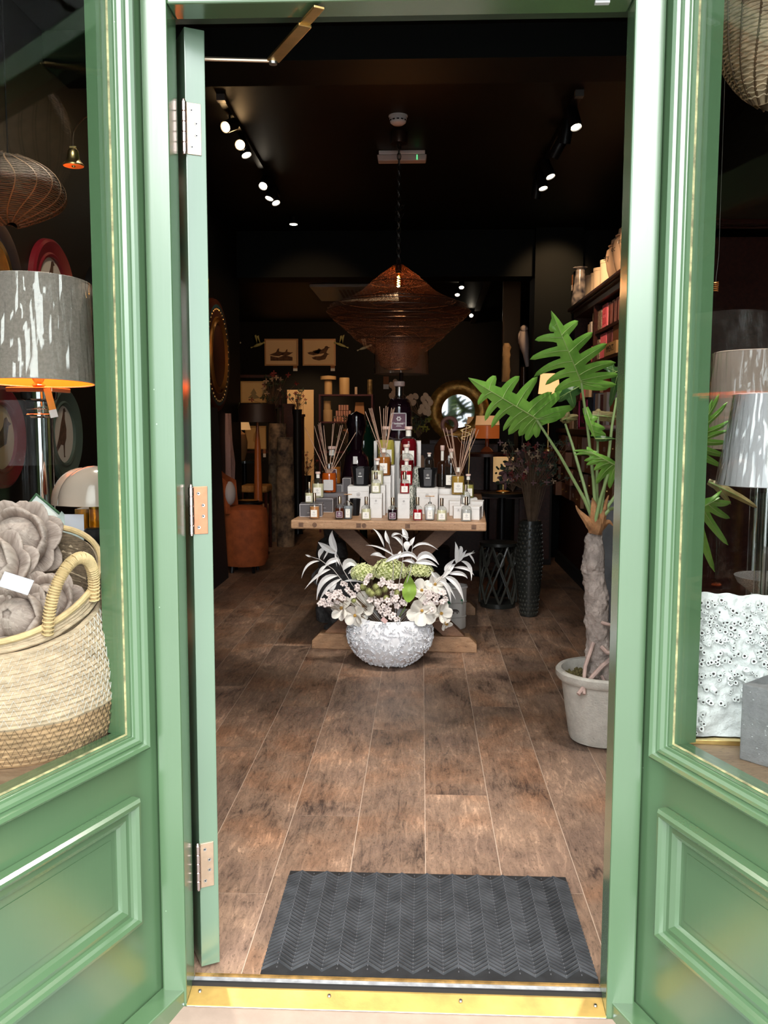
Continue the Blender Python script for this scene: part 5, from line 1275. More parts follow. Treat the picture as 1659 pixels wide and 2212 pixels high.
# column lamp
LY = 2.6
lc = P(86, 900, LY)
lp = T('column_table_lamp', 'chrome column table lamp with plastic-wrapped taupe linen shade in the left window', 'lamp', (lc.x, LY, SZ))
def lz(y, Y=LY): return P(86, y, Y).z-SZ
TAUPE = mat('taupe_linen', (.66, .56, .48), .8, var=.15, scale=120, bump=.5, bscale=400)
GOLDL = mat('orange_gold_lining', (.80, .25, .035), .5, 0)
zt_, zb1 = lz(608), lz(826)
def shade(root, r0, r1, z0, z1, mo, mi, name='lamp_shade', lining=True, n=40):
    a = MB().lathe([(r0, z0), (r1, z1)], n); a.f = [f for f in a.f if len(f) == 4]; o = a.build(name, mo, root)
    if lining:
        a = MB().lathe([(r0-.003, z0+.0005), (r1-.003, z1-.0005)], n); a.f = [f[::-1] for f in a.f if len(f) == 4]; a.build('lining', mi, o)
        for (r, z) in ((r0-.0015, z0), (r1-.0015, z1)): MB().tube([(r*cos(2*pi*k/n), r*sin(2*pi*k/n), z) for k in range(n)], .0025, 5, closed=True).build('shade_ring', mo, o)
    return o
so_ = shade(lp, .162, .150, zb1, zt_, TAUPE, GOLDL)
def wrap(root, r0, r1, z0, z1, seed=1, n=150):
    rr = random.Random(seed); off = [rr.uniform(0, 1) for _ in range(400)]
    mb = MB(); vs, fs = [], []; NZ = 10
    for j in range(NZ+1):
        t = j/NZ; r = r0+(r1-r0)*t+.0035; z = z0+(z1-z0)*t
        for i in range(n):
            sh_ = i+3*t; w_ = .0030*(sin(sh_*1.9+off[i]*3)+off[(i*7) % 400]-.5)*(.3+.7*off[(i*3) % 400])
            a = 2*pi*i/n; vs.append(((r+w_)*cos(a), (r+w_)*sin(a), z))
    for j in range(NZ):
        for i in range(n): fs.append((j*n+i, j*n+(i+1) % n, (j+1)*n+(i+1) % n, (j+1)*n+i))
    return mb.add(vs, fs).build('plastic_wrap', CELLO, root, ang=30)
wrap(so_, .162, .150, zb1, zt_)
so_.rotation_euler = (radians(-2.6), 0, 0); so_.location = (0, -.042, 0)
CHR = mat('chrome', (.55, .55, .56), .06, 1)
MB().b2((-.068, -.068, lz(848)), (.068, .068, lz(838))).build('top_plate', mat('copper_plate', (.7, .4, .25), .2, .9), lp, smooth=False, bevel=.002)
MB().lathe([(.0001, lz(838)), (.012, lz(838)), (.020, lz(832)), (.012, lz(826)), (.018, lz(818)), (.01, lz(812)), (.0001, lz(810))], 16).build('lamp_holder', mat('copper_holder', (.7, .35, .15), .25, 1), lp)
MB().lathe([(.050, lz(862)), (.052, lz(848)), (.05, lz(846))][::1], 28).lathe([(.036, lz(868)), (.050, lz(862))], 28).lathe([(.037, lz(884)), (.039, lz(880)), (.039, lz(868))], 28).lathe([(.036, lz(893)), (.038, lz(884))], 28).lathe([(.037, lz(903)), (.0435, lz(899)), (.0435, lz(896)), (.037, lz(892))], 28).build('capital', CHR, lp)
MB().lathe([(.036, .06), (.037, lz(903))], 32).build('column', CHR, lp)
MB().lathe([(.085, 0), (.085, .03), (.06, .04), (.045, .06), (.0001, .06)], 32).build('base', CHR, lp)
MB().box((.075, -.10, lz(868)), (.02, .001, .075), 0, .1, -.2).build('orange_tag', mat('orange_tag_card', (.7, .28, .04), .6), lp, smooth=False)
MB().box((.084, -.103, lz(894)), (.022, .001, .022), 0, .1, -.2).build('price_label', PAPER, lp, smooth=False)
l = bpy.data.lights.new('column_lamp_light', 'POINT'); l.energy = 4.5; l.color = (1, .55, .22); l.shadow_soft_size = .03
o = bpy.data.objects.new('column_lamp_light', l); COL.objects.link(o); o.location = (lc.x, LY, SZ+(zt_+zb1)/2)

# oval pictures on the left wall
WX = XL
def bird(kind):
    if kind == 'pheasant': return [(-.5, -.35), (-.25, -.05), (-.12, .2), (.0, .38), (.05, .5), (.13, .52), (.2, .45), (.13, .43), (.12, .3), (.2, .1), (.18, -.08), (.08, -.2), (.06, -.42), (.1, -.45), (.02, -.46), (.0, -.22), (-.15, -.2), (-.55, -.45)]
    if kind == 'duck': return [(-.5, .0), (-.3, .08), (0, .1), (.15, .2), (.2, .33), (.3, .36), (.38, .28), (.5, .24), (.38, .2), (.32, .05), (.25, -.12), (-.1, -.2), (-.4, -.12)]
    return [(-.5, -.1), (-.3, .0), (-.1, .1), (.0, .35), (.08, .4), (.08, .15), (.3, .1), (.5, .12), (.3, -.05), (.1, -.2), (-.2, -.18)]
def oval(px, py, w, h, mo, mi, label, b=None, X=WX, group='oval framed bird prints on the left wall', innerR=.62, gold=None):
    c = PX(px, py, X); root = T('oval_picture', label, 'picture', (X, c.y, c.z), pi/2, group)
    M = Matrix.Rotation(pi/2, 4, 'X') @ Matrix.Diagonal((w/2, h/2, 1, 1))
    pr = [(innerR, .004), (innerR+.01, .018), (innerR+.06, .022), (innerR+.10, .016), (.86, .026), (.93, .030), (.985, .022), (1, .0), (.97, .0)]
    MB().lathe(pr[::-1][1:], 56, M=M).build('frame', mo, root)
    if gold: MB().lathe([(innerR+.1, .015), (innerR+.02, .024), (innerR-.02, .018), (innerR-.03, .004)], 56, M=M).build('gold_inner_ring', gold, root)
    q = MB().lathe([(innerR+.01, .002), (innerR+.01, .005)], 56, M=M); q.build('picture', mi, root)
    if b:
        pts = [(x*w*.5, y*h*.55) for x, y in bird(b)]
        MB().prism(pts, .0052, .0062, Matrix.Rotation(pi/2, 4, 'X')).build('bird_print', mat('brown_bird_print', (.10, .05, .03), .7, var=.5, scale=40), root, smooth=False)
    return root
REDF = mat('crimson_frame', (.16, .010, .018), .35); GRF = mat('sage_frame', (.06, .085, .07), .4); OFFW = mat('ivory_print_paper', (.55, .50, .44), .6); BLF = mat('blue_black_frame', (.008, .010, .018), .3)
oval(108, 622, .47, .44, REDF, OFFW, 'crimson oval frame with bird print above the lamp shade', 'pheasant')
oval(-2, 945, .40, .42, REDF, mat('tan_print_paper', (.45, .33, .2), .6), 'crimson oval frame at the left picture edge below the lamp shade', 'duck')
oval(134, 938, .40, .44, GRF, OFFW, 'sage green oval frame with pheasant print behind the lamp column', 'pheasant')
oval(-22, 600, .5, .50, BLF, mat('dark_mirror', (.1, .07, .04), .2), 'blue-black oval frame with gold inner ring at the upper left edge', None, gold=GOLD)
p = PX(200, 628, WX+.0)
bo = T('black_round_frame', 'black rounded frame with thin pale edge half hidden by the window stile', 'picture', (WX, p.y+.1, p.z-.02), pi/2)
MB().lathe([(1, 0), (.9, .03), (.7, .02), (.68, .004)], 40, M=Matrix.Rotation(pi/2, 4, 'X') @ Matrix.Diagonal((.22, .17, 1, 1))).build('frame', BLACK, bo)

# dome lamps
DOM = mat('beige_gloss_enamel', (.42, .33, .27), .15, coat=.3)
def dome(px, Y, r_px, y_top, y_bot, label):
    c = P(px, y_bot, Y); R = M_(r_px, Y); H = P(px, y_top, Y).z-c.z
    root = T('dome_lamp', label, 'lamp', (c.x, Y, SZ), group='beige dome table lamps')
    zz = c.z-SZ
    MB().lathe([(R-.002, zz+.002)]+[(R*cos(pi/2*k/9), zz+H*sin(pi/2*k/9)) for k in range(9)]+[(.0001, zz+H)], 40).build('dome_shade', DOM, root)
    MB().lathe([(.05, 0), (.05, .012), (.014, .02), (.014, zz+H*.5), (.0001, zz+H*.5)], 24).build('stem', mat('amber_foil', (.65, .36, .05), .2, .6, bump=.4), root)
    return root, zz
r_, zz = dome(205, 2.07, 78, 1006, 1088, 'beige dome lamp with amber wrapped stem beside the window stile')
MB().box((-.03, -.052, zz-.045), (.045, .001, .05)).build('price_tag', MATS['lilac_card'], r_, smooth=False)
MB().box((.0, .0, zz-.06), (.07, .07, .10)).build('amber_wrap', thin_glass('amber_film', (1, .75, .3), .1, 2), r_, smooth=False)
dome(178, 2.42, 66, 1010, 1088, 'second beige dome lamp behind the first')
# cushions
def cushion(px, py, Y, s, rot, col, label, pipe=None):
    c = P(px, py, Y); root = T('cushion', label, 'cushion', tuple(c), group='cushions behind the basket')
    def fn(u, v):
        x, y = (u-.5)*2, (v-.5)*2; t = max(0, (1-abs(x)**2.5)*(1-abs(y)**2.5))**.5
        e = 1-.06*(1-abs(x)**2)*abs(y)**6
        return (x*s/2*(1-.05*(1-y*y)), t, y*s/2*(1-.05*(1-x*x)))
    mb = MB(); vs, fs = [], []; n = 14
    for sg in (-1, 1):
        g = MB().grid(n, n, fn); g.v = [Vector((v.x, sg*v.y*s*.16, v.z)) for v in g.v]
        if sg > 0: g.f = [f[::-1] for f in g.f]
        mb.add(g.v, g.f)
    M = Matrix.Rotation(rot[1], 4, 'Z') @ Matrix.Rotation(rot[0], 4, 'Y') @ Matrix.Rotation(-.15, 4, 'X')
    mb.v = [M @ v for v in mb.v]; mb.build('cover', col, root)
    if pipe:
        q = [M @ Vector((x*s/2, 0, z*s/2)) for x, z in ((-1, -1), (0, -.95), (1, -1), (.95, 0), (1, 1), (0, .95), (-1, 1), (-.95, 0))]
        MB().tube(q, .004, 6, closed=True).build('piping', pipe, root)
    return root
cushion(92, 1190, 2.16, .20, (radians(40), .2), mat('white_linen', (.72, .74, .72), .8, bump=.2), 'white cushion with dark green piping behind the basket rim', mat('dark_green_piping', (.05, .12, .06), .6))
cushion(140, 1235, 2.02, .20, (radians(40), -.2), mat('pale_leaf_print_cloth', (.62, .68, .64), .8, col2=(.42, .50, .47), scale=18, var=.1), 'pale cushion with sketchy leaf print between basket and black candlestick')
bc_ = lathe_thing('black_cylinder', 'black glossy cylinder standing behind the basket handle', 'vase', (P(203, 1200, 1.99).x, 1.99, SZ), [(.0001, 0), (.021, 0), (.021, P(200, 1146, 1.99).z-SZ), (.016, P(200, 1141, 1.99).z-SZ), (.0001, P(200, 1140, 1.99).z-SZ)], BLACK, 24)
ft = T('rainbow_ornament', 'pink and rainbow striped figure with black tufts squeezed beside the basket', 'ornament', (P(211, 1400, 1.905).x, 1.905, SZ))
def fz(y): return P(211, y, 1.905).z-SZ
for (ya, yb, r, cm, nm) in ((1480, 1400, .014, (.25, .01, .03), 'red_leg'), (1400, 1362, .020, (.03, .03, .035), 'black_tuft'), (1378, 1366, .021, (.8, .15, .03), 'orange_band'), (1366, 1358, .0215, (.8, .6, .05), 'yellow_band'), (1358, 1350, .021, (.05, .2, .5), 'blue_band'), (1350, 1265, .0185, (.75, .28, .32), 'pink_body'), (1268, 1235, .019, (.02, .02, .025), 'black_plume')):
    a_, b_ = fz(ya), fz(yb)
    if nm == 'red_leg': a_ = 0
    MB().lathe([(.0001, a_), (r*.8, a_), (r, (a_+b_)/2), (r*.8, b_), (.0001, b_)], 18, wob=(lambda a, z, r: .004*noise.noise(Vector((a*9, z*300, 0)))) if 'black' in nm else None).build(nm, mat('dye_'+nm, cm, .8, var=.2, scale=60), ft)
# bell on its spring bracket
BY = 2.2
pb = P(159, 362, BY)
bl = T('shop_bell', 'small brass shop bell hanging from a curved spring bracket', 'bell', tuple(pb))
def bz(y): return P(159, y, BY).z-pb.z
MB().lathe([(M_(r, BY), bz(y)) for r, y in ((21, 359), (22, 356), (17, 350), (13, 344), (12, 334), (11, 326), (8, 322))]+[(.0001, bz(321))], 28).build('bell', BRASS, bl)
MB().sph((0, 0, bz(358)), .005).build('clapper', BRASS, bl)
MB().tube([(0, 0, bz(321)), (0, 0, bz(300)), (.004, 0, bz(283)), (.018, -.01, bz(271)), (.04, -.03, bz(264)), (.11, -.09, bz(262)), (.20, -.19, bz(262)), (.276, -.246, bz(262))], .0022, 6).build('spring_bracket', mat('dark_bronze', (.08, .05, .03), .35, .8), bl)
MB().box((0, 0, bz(318)), (.016, .005, .004)).build('yoke', BRASS, bl, smooth=False)

def wicker(px, py, Y, rx, rz_, m_, label, seed=1, pw=.8):
    c = P(px, py, Y); root = T('wicker_shade', label, 'lamp shade', tuple(c), group=None)
    R_, Z_ = M_(rx, Y), M_(rz_, Y); rr = random.Random(seed); mb = MB(); N = 34
    def pt(a, t):
        r = R_*sin(pi*t)**pw*(1+.06*sin(a*3+t*5+seed)); return Vector((r*cos(a), r*sin(a), Z_*(.5-t)*2*(1+.05*sin(a*2))))
    body = MB(); vs, fs = [], []; n, m2 = 64, 26
    for j in range(m2+1):
        for i in range(n):
            p = pt(2*pi*i/n, .02+.96*j/m2); vs.append(p*(1-.02))
    for j in range(m2):
        for i in range(n): fs.append((j*n+i, (j+1)*n+i, (j+1)*n+(i+1) % n, j*n+(i+1) % n))
    body.add(vs, fs).build('woven_body', m_, root)
    for k in range(18):
        a0 = 2*pi*k/18; mb.tube([pt(a0+.35*sin(t*3), .03+.94*t) for t in [q/16 for q in range(17)]], .003, 5)
    mb.build('rib', mat('dark_cane_rib', (.12, .07, .035), .6), root)
    st_ = MB()
    for j in range(46):
        t = .04+.92*j/46; st_.tube([pt(2*pi*i/60, t+.004*sin(i*2.1+j*pi))*(1+.006*sin(i*pi+j*pi)) for i in range(60)], .0022, 4, closed=True)
    o = st_.build('weaving_strand', m_, root); o['kind'] = 'stuff'
    MB().tube([(0, 0, Z_*.9), (0, 0, CZ-c.z)], .003, 6).build('cord', BLACKM, root)
    return root
wicker(20, 410, 3.0, 118, 78, mat('dim_wicker', (.07, .05, .035), .8, var=.3, scale=30), 'dark woven wicker shade hanging high behind the left window', 2)

# =====================================================================
# RIGHT WINDOW DISPLAY
# =====================================================================
wicker(1668, 35, 2.25, 112, 182, mat('honey_wicker', (.62, .46, .30), .75, var=.3, scale=40), 'large honey-coloured wicker shade at the upper right picture corner', 4, .5)
def wrapped_lamp(px, y0, y1, Y, rb, rt_, col, label, base='glass'):
    c = P(px, y1, Y); root = T('table_lamp', label, 'lamp', (c.x, Y, SZ), group='plastic-wrapped lamps in the right window')
    z0, z1 = c.z-SZ, P(px, y0, Y).z-SZ; Rb, Rt = M_(rb, Y), M_(rt_, Y)
    s_ = shade(root, Rb, Rt, z0, z1, col, col); wrap(s_, Rb, Rt, z0, z1, int(px))
    MB().lathe([(.022, .03), (.022, z0*.96)], 20).build('glass_column', thin_glass('clear_column', (.9, .92, .92), .02, 3), root)
    MB().lathe([(.007, .03), (.007, z0+.05)], 12).build('inner_rod', CHR, root)
    MB().lathe([(.07, 0), (.07, .02), (.03, .03), (.0001, .03)], 28).build('base', CHR, root)
    MB().sph((0, 0, z0+.09), .03).build('bulb', PAPER, root)
    return root
CRS = mat('cream_lamp_fabric', (.62, .46, .38), .8, sub=.1); WHS = mat('pleated_white_fabric', (.66, .63, .66), .8, bump=.2)
wrapped_lamp(1640, 762, 968, 2.9, 108, 98, CRS, 'tall lamp with cream shade in crinkled plastic at the right edge')
wrapped_lamp(1658, 852, 1046, 2.2, 100, 72, WHS, 'lamp with white shade in front of the cream one at the right edge')
# coral panel
a_ = PZ(1508, 1601, SZ); 
cp = T('coral_ornament', 'white rugged barnacle-covered coral panel standing on a gold plinth', 'ornament', (a_.x-.02, a_.y, SZ), radians(-4))
zt0 = P(1520, 1282, a_.y).z-SZ
COR = mat('white_coral', (.80, .80, .79), .6, var=.06, scale=30, bump=.6, bscale=90)
PWD = .42
rs = random.Random(4)
def cfn(u, v):
    x = u*PWD; z = .012+v*(zt0-.012)+(.010*noise.noise(Vector((x*25, 0, 5)))*v**8)
    d = .016*noise.noise(Vector((x*16, 7, z*16)))+.007*noise.noise(Vector((x*60, 2, z*60)))*(1 if v > .3 else .4)
    return (x, -d, z)
MB().grid(110, 84, cfn, .004).b2((.004, .012, .011), (PWD-.004, .05, zt0-.012)).build('slab', COR, cp)
cups = MB(); holes = MB(); yb_ = MB()
for i in range(1000):
    x = rs.uniform(.008, PWD-.01); v = rs.random()**.75; 
    dens = noise.noise(Vector((x*9, 1, v*4)))
    if v < .24 and not (x < .03 and v < .3) or (dens < -.25 and rs.random() < .7): continue
    z = .015+v*(zt0-.03); d = cfn(x/PWD, (z-.012)/(zt0-.012)); r = rs.uniform(.0026, .0062); L = rs.uniform(.006, .014)
    M = orient((x, d[1]-.001, z), (rs.uniform(-.5, .5), -1, rs.uniform(-.4, .5)))
    n_ = 9; cups.lathe([(r*1.3, -.002), (r*1.15, L*.5), (r, L), (r*.5, L*.98), (r*.4, L*.4), (.0001, L*.35)], n_, M=M, wob=lambda a, z_, r_: r_*.12*sin(a*3+i))
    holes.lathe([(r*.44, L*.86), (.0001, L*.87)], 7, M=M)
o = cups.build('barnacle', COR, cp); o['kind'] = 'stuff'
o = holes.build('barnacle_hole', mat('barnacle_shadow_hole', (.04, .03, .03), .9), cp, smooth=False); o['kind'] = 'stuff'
MB().b2((-.01, -.018, 0), (PWD+.01, .06, .010)).build('gold_plinth', BRASS, cp, smooth=False, bevel=.001)
# concrete block
a_, b_ = PZ(1596, 1640, SZ), PZ(1659, 1659, SZ)
an = atan2(b_.y-a_.y, b_.x-a_.x); hh = P(1598, 1477, a_.y).z-SZ
cb = T('concrete_block', 'rough grey concrete cube on the display shelf at the right edge', 'block', tuple(a_), an)
MB().b2((0, 0, 0), (.20, .13, hh)).build('block', mat('grey_concrete', (.23, .22, .225), .85, var=.15, scale=40, bump=.5, bscale=150), cb, smooth=False, bevel=.003)
rs2 = MB()
for i in range(50):
    x, z = rs.uniform(.006, .19), rs.uniform(.006, hh-.006); rs2.box((x, -.0002, z), (rs.uniform(.001, .003), .0008, rs.uniform(.001, .002)))
o = rs2.build('pale_aggregate', mat('pale_chip', (.5, .5, .5), .8), cb, smooth=False); o['kind'] = 'stuff'
gg = T('glitter_bowl', 'grey glittery shallow bowl behind the coral panel at the right edge', 'bowl', (P(1665, 1270, 2.55).x, 2.55, SZ))
zg = P(1665, 1245, 2.55).z-SZ
MB().lathe([(.0001, 0), (.05, 0), (.03, .05), (.03, zg-.06), (.05, zg-.05), (.09, zg-.02), (.10, zg), (.07, zg-.008), (.0001, zg-.03)], 36).build('body', mat('grey_glitter', (.22, .22, .22), .35, .5, var=.8, scale=400), gg)
# hanging coil
cq = P(1546, 612, 2.75)
hc = T('hanging_coil', 'small copper wire coil hanging on thin threads behind the right window', 'ornament', tuple(cq))
MB().tube([(.008*cos(k*.7), .008*sin(k*.7), .004-k*.00062) for k in range(45)], .0016, 6).build('coil', mat('bright_copper', (.9, .38, .12), .3, .8), hc)
MB().tube([(0, 0, .004), (.006, 0, .08), (0, 0, CZ-cq.z)], .0006, 4).build('thread', mat('nylon_thread', (.3, .28, .26), .4), hc)

# =====================================================================
# INSIDE THE SHOP
# =====================================================================
# --- bookcase on the right
BX, CXF = 1.35, 1.22
bkc = T('apothecary_bookcase', 'long dark mahogany bookcase with moulded cornice above apothecary drawers, right wall', 'bookcase', (1.5, 6.6, 0))
Y0, Y1 = 4.6, 8.1
zc_top = PX(1345, 590, BX).z
def bb(a, b, name, m_=DWOOD, bev=0): return MB().b2(a, b).build(name, m_, bkc, world=True, smooth=False, bevel=bev)
bb((CXF, Y0, 0), (XR-.003, Y1, .10), 'plinth', BLACKM)
bb((CXF+.03, Y0, .1), (XR-.003, Y1, 1.16), 'drawer_carcass')
bb((CXF-.02, Y0-.02, 1.16), (XR-.003, Y1, 1.20), 'counter', DWOOD, .004)
shz = [zc_top-.29-.25*k for k in range(3)]
SH = [PX(1345, 684, BX).z, PX(1335, 760, BX).z, PX(1335, 850, BX).z]
for z in SH: bb((BX+.01, Y0, z-.022), (XR-.02, Y1-.02, z), 'shelf')
bb((XR-.02, Y0, 1.2), (XR-.003, Y1, zc_top-.02), 'back_panel', mat('bookcase_back', (.012, .004, .003), .5))
for y in (Y0, 5.55, 6.15, 7.2, Y1-.03): bb((BX, y, 1.2), (XR-.02, y+.03, zc_top-.05), 'upright')
bb((BX-.01, Y0, zc_top-.09), (XR-.003, Y1, zc_top-.03), 'frieze')
bb((BX-.035, Y0, zc_top-.045), (XR-.003, Y1+.03, zc_top-.028), 'cornice', DWOOD, .006)
bb((BX-.06, Y0, zc_top-.028), (XR-.003, Y1+.05, zc_top), 'cornice', DWOOD, .008)
rs = random.Random(12)
LTR = mat('white_painted_letter', (.55, .5, .45), .6)
dcol = [DRAWERW, wood('drawer_wood_dark', (.08, .03, .015), (.25, .11, .05), 3, 'Z', .4, .5, .2)]
for r_ in range(4):
    for c_ in range(10):
        y = 5.62+c_*.245; z = .62+r_*.135; out = rs.choice([0, 0, .01, .03, .05])
        d = MB().b2((CXF+.002-out, y, z), (CXF+.03, y+.225, z+.118)).build('drawer', dcol[rs.randrange(2)], bkc, world=True, smooth=False, bevel=.002)
        if rs.random() < .55:
            t_ = text('letter', rs.choice(['a', 'o', 'x', 'e', 'se', 'oa', 'or']), .07, LTR, d, (0, 0, 0))
            Mi = PM(bkc).inverted(); t_.location = Mi @ Vector((CXF-out-.001, y+.11, z+.055)); t_.rotation_euler = (pi/2, 0, -pi/2)
        else:
            q = MB().sph((CXF-out-.006, y+.11, z+.06), .008, 8, 6).build('knob', BRASS, d, world=True)
for ob in [o for o in COL.objects if o.name.startswith('letter.') or o.name == 'letter']:
    pass
def shelf_box(px0, px1, z, h, m_, label, dep=.09, X=BX+.03, name='boxed_gift', cat='box', group='boxes and books on the bookcase shelves'):
    ya, yb = X*FPX/(px1-909.0), X*FPX/(px0-909.0); w_ = (yb-ya)*.92
    root = T(name, label, cat, (X, ya, z), 0, group)
    MB().b2((0, 0, 0), (dep, w_, h)).build('box_body', m_, root, smooth=False, bevel=.001)
    return root, w_
PKB = mat('pink_print_card', (.75, .16, .24), .5); PAT = mat('black_cream_print', (.5, .42, .33), .5, var=.1, scale=60, col2=(.03, .02, .02)); DRB = mat('oxblood_box', (.12, .02, .015), .35); CRB = mat('cream_card', (.62, .50, .36), .6); BRB = mat('brown_card', (.22, .10, .05), .6); WHB = mat('white_book', (.6, .55, .5), .6)
EDGE = mat('pink_foil_edge', (.6, .4, .38), .4)
S1 = SH[0]
for i, (a_, b_, h, m_, l, tx) in enumerate(((1258, 1261, .10, CRB, 'slim cream box farthest on the top shelf', 0), (1261.5, 1265, .11, PAPER, 'slim white box next to farthest on the top shelf', 0), (1267, 1276, .17, PAT, 'cream and black patterned box on the top shelf', 0), (1277, 1286, .16, PAT, 'patterned box beside the pink one on the top shelf', 0),
        (1287, 1298, .18, PKB, 'pink box with red letters on the top shelf', 'LU\nDO'), (1300, 1306, .17, DRB, 'oxblood box right beside the pink lettered box', 0), (1308, 1314, .17, DRB, 'second oxblood box from the pink lettered box', 0), (1316, 1322, .17, DRB, 'third oxblood box from the pink lettered box', 0), (1324, 1329, .18, DRB, 'oxblood box nearest the shelf upright', 0), (1331, 1340, .11, CRB, 'cream square box nearest the door jamb on the top shelf', 0))):
    r_, w_ = shelf_box(a_, b_, S1, h, m_, l)
    if m_ is DRB:
        q = MB()
        for (ya, yb, za, zb_) in ((0, w_, 0, .006), (0, w_, h-.006, h), (0, .006, 0, h), (w_-.006, w_, 0, h)): q.b2((-.0015, ya, za), (-.0004, yb, zb_))
        q.build('foil_border', EDGE, r_, smooth=False)
    if tx: text('lettering', tx, .075, mat('red_letter', (.5, .01, .03), .5), r_, (-.0016, w_/2, h*.5), (pi/2, 0, -pi/2))
S2 = SH[1]
for i, (a_, b_, h, m_, l, tx) in enumerate(((1266, 1273, .13, PKB, 'pink and red box farthest on the second shelf', 0), (1274, 1283, .16, PAT, 'patterned box on the second shelf', 0), (1284, 1297, .19, PKB, 'pink box lettered LIGHT on the second shelf', 'LIGHT'), (1298, 1309, .19, mat('mauve_card', (.25, .08, .10), .5), 'mauve box behind the cream comb-edged box', 0), (1310, 1324, .22, BRB, 'tall brown box nearest the upright on the second shelf', 0), (1325, 1328, .18, WHB, 'white spine beside the tall brown box', 0))):
    r_, w_ = shelf_box(a_, b_, S2, h, m_, l)
    if tx: text('lettering', tx, .07, CRB, r_, (-.0016, w_/2, h*.5), (pi/2, 0, -pi/2))
r_, w_ = shelf_box(1292, 1318, S2, .09, mat('ochre_card', (.5, .34, .16), .6), 'long ochre box with black letters lying at the shelf front', .03, BX+.004)
text('lettering', 'MMENTS', .065, BLACKM, r_, (-.0016, w_/2, .045), (pi/2, 0, -pi/2))
S3 = SH[2]
for (a_, b_, h, m_, l) in ((1245, 1252, .15, PKB, 'small pink box on the third shelf'), (1256, 1264, .12, CRB, 'small cream box on the third shelf'), (1286, 1294, .15, DRB, 'oxblood box on the third shelf'), (1310, 1316, .20, WHB, 'white book on the third shelf'), (1318, 1322, .19, DRB, 'oxblood book on the third shelf'), (1324, 1330, .2, WHB, 'thick white book at the end of the third shelf')):
    shelf_box(a_, b_, S3, h, m_, l)
for (px, r, h, m_, l) in ((1270, .03, .17, mat('dark_bottle_glass', (.02, .03, .03), .1), 'dark bottle on the third shelf'), (1300, .035, .16, mat('white_glaze_bottle', (.7, .62, .56), .2), 'white glazed bottle on the third shelf'), (1334, .06, .30, MATS['white_glaze_bottle'], 'tall white jug at the end of the third shelf')):
    X = BX+.08; lathe_thing('shelf_bottle', l, 'bottle', (X, X*FPX/(px-909.0), S3), [(.0001, 0), (r, 0), (r, h*.55), (r*.35, h*.72), (r*.35, h*.95), (r*.45, h), (.0001, h)], m_, 18)
# counter: pink-framed box and books
r_, w_ = shelf_box(1243, 1262, 1.20, .24, BLACKM, 'large black display box with pink frame standing on the counter', .12, CXF+.02, 'framed_display_box')
q = MB()
for (ya, yb, za, zb_) in ((0, w_, 0, .018), (0, w_, .222, .24), (0, .04, 0, .24), (w_-.04, w_, 0, .24)): q.b2((-.008, ya, za), (.001, yb, zb_))
q.build('pink_frame', mat('hot_pink_frame', (.55, .04, .18), .45), r_, smooth=False)
text('lettering', 'WO', .09, mat('hot_pink_letter', (.6, .05, .25), .5), r_, (-.0016, w_/2, .07), (pi/2, 0, -pi/2))
for (a_, b_, h, m_, l) in ((1216, 1222, .12, DRB, 'small oxblood box farthest on the counter'), (1224, 1231, .10, CRB, 'small cream carton on the counter'), (1233, 1240, .11, PAT, 'small patterned carton on the counter'), (1270, 1274, .27, mat('navy_book', (.03, .05, .1), .5), 'navy book upright on the counter'), (1277, 1284, .26, WHB, 'white book upright on the counter'), (1288, 1291, .25, DRB, 'red book upright between two white ones'), (1294, 1302, .26, WHB, 'second white book upright on the counter'), (1308, 1320, .2, mat('rust_ribbed_box', (.35, .12, .05), .6), 'rust brown ribbed box on the counter')):
    shelf_box(a_, b_, 1.20, h, m_, l, .1, CXF+.05)
for k in range(4):
    X = CXF+.03; px = 1278+k*14; c = T('shell', 'pale pink shell on the counter edge, '+['nearest the pink frame', 'second from the pink frame', 'third from the pink frame', 'closest to the door jamb'][k], 'shell', (X, X*FPX/(px-909.0), 1.20), group='pale shells on the counter')
    MB().sph((0, 0, .018), (.02, .05, .018), 10, 8, Matrix.Rotation(.3*k, 4, 'Z')).build('body', mat('pink_shell', (.55, .38, .36), .4), c)
# top of bookcase
CRJ = mat('glazed_cream_jar', (.62, .45, .32), .12, coat=.4)
INK = mat('black_ink', (.02, .02, .02), .5)
jt = (('ary', 1317, .088, .33), ('ec', 1333, .092, .36), ('re', 1349, .095, .38))
for k, (tx, px, r, h) in enumerate(jt):
    X = BX+.045; Yj = X*FPX/(px-909.0)
    root = T('lidded_jar', ('cream lidded jar with lettering ending in ary on the bookcase', 'cream lidded jar with lettering ending in ec on the bookcase', 'cream lidded jar nearest the jamb on the bookcase')[k], 'jar', (X, Yj, zc_top), group='cream lettered jars on the bookcase')
    MB().lathe([(.0001, 0), (r*.55, 0), (r*.6, .01), (r*.85, h*.25), (r, h*.5), (r*.9, h*.66), (r*.6, h*.74), (.0001, h*.74)], 30).build('body', CRJ, root)
    MB().lathe([(r*.78, h*.745), (r*.8, h*.76), (r*.6, h*.80), (r*.55, h*.88), (r*.25, h*.94), (r*.12, h*.95), (r*.14, h*1.0), (.0001, h*1.03)], 26).build('lid', CRJ, root)
    text('lettering', tx, .055, INK, root, (-r*.98, -.02, h*.5), (pi/2, 0, -pi/2+.35))
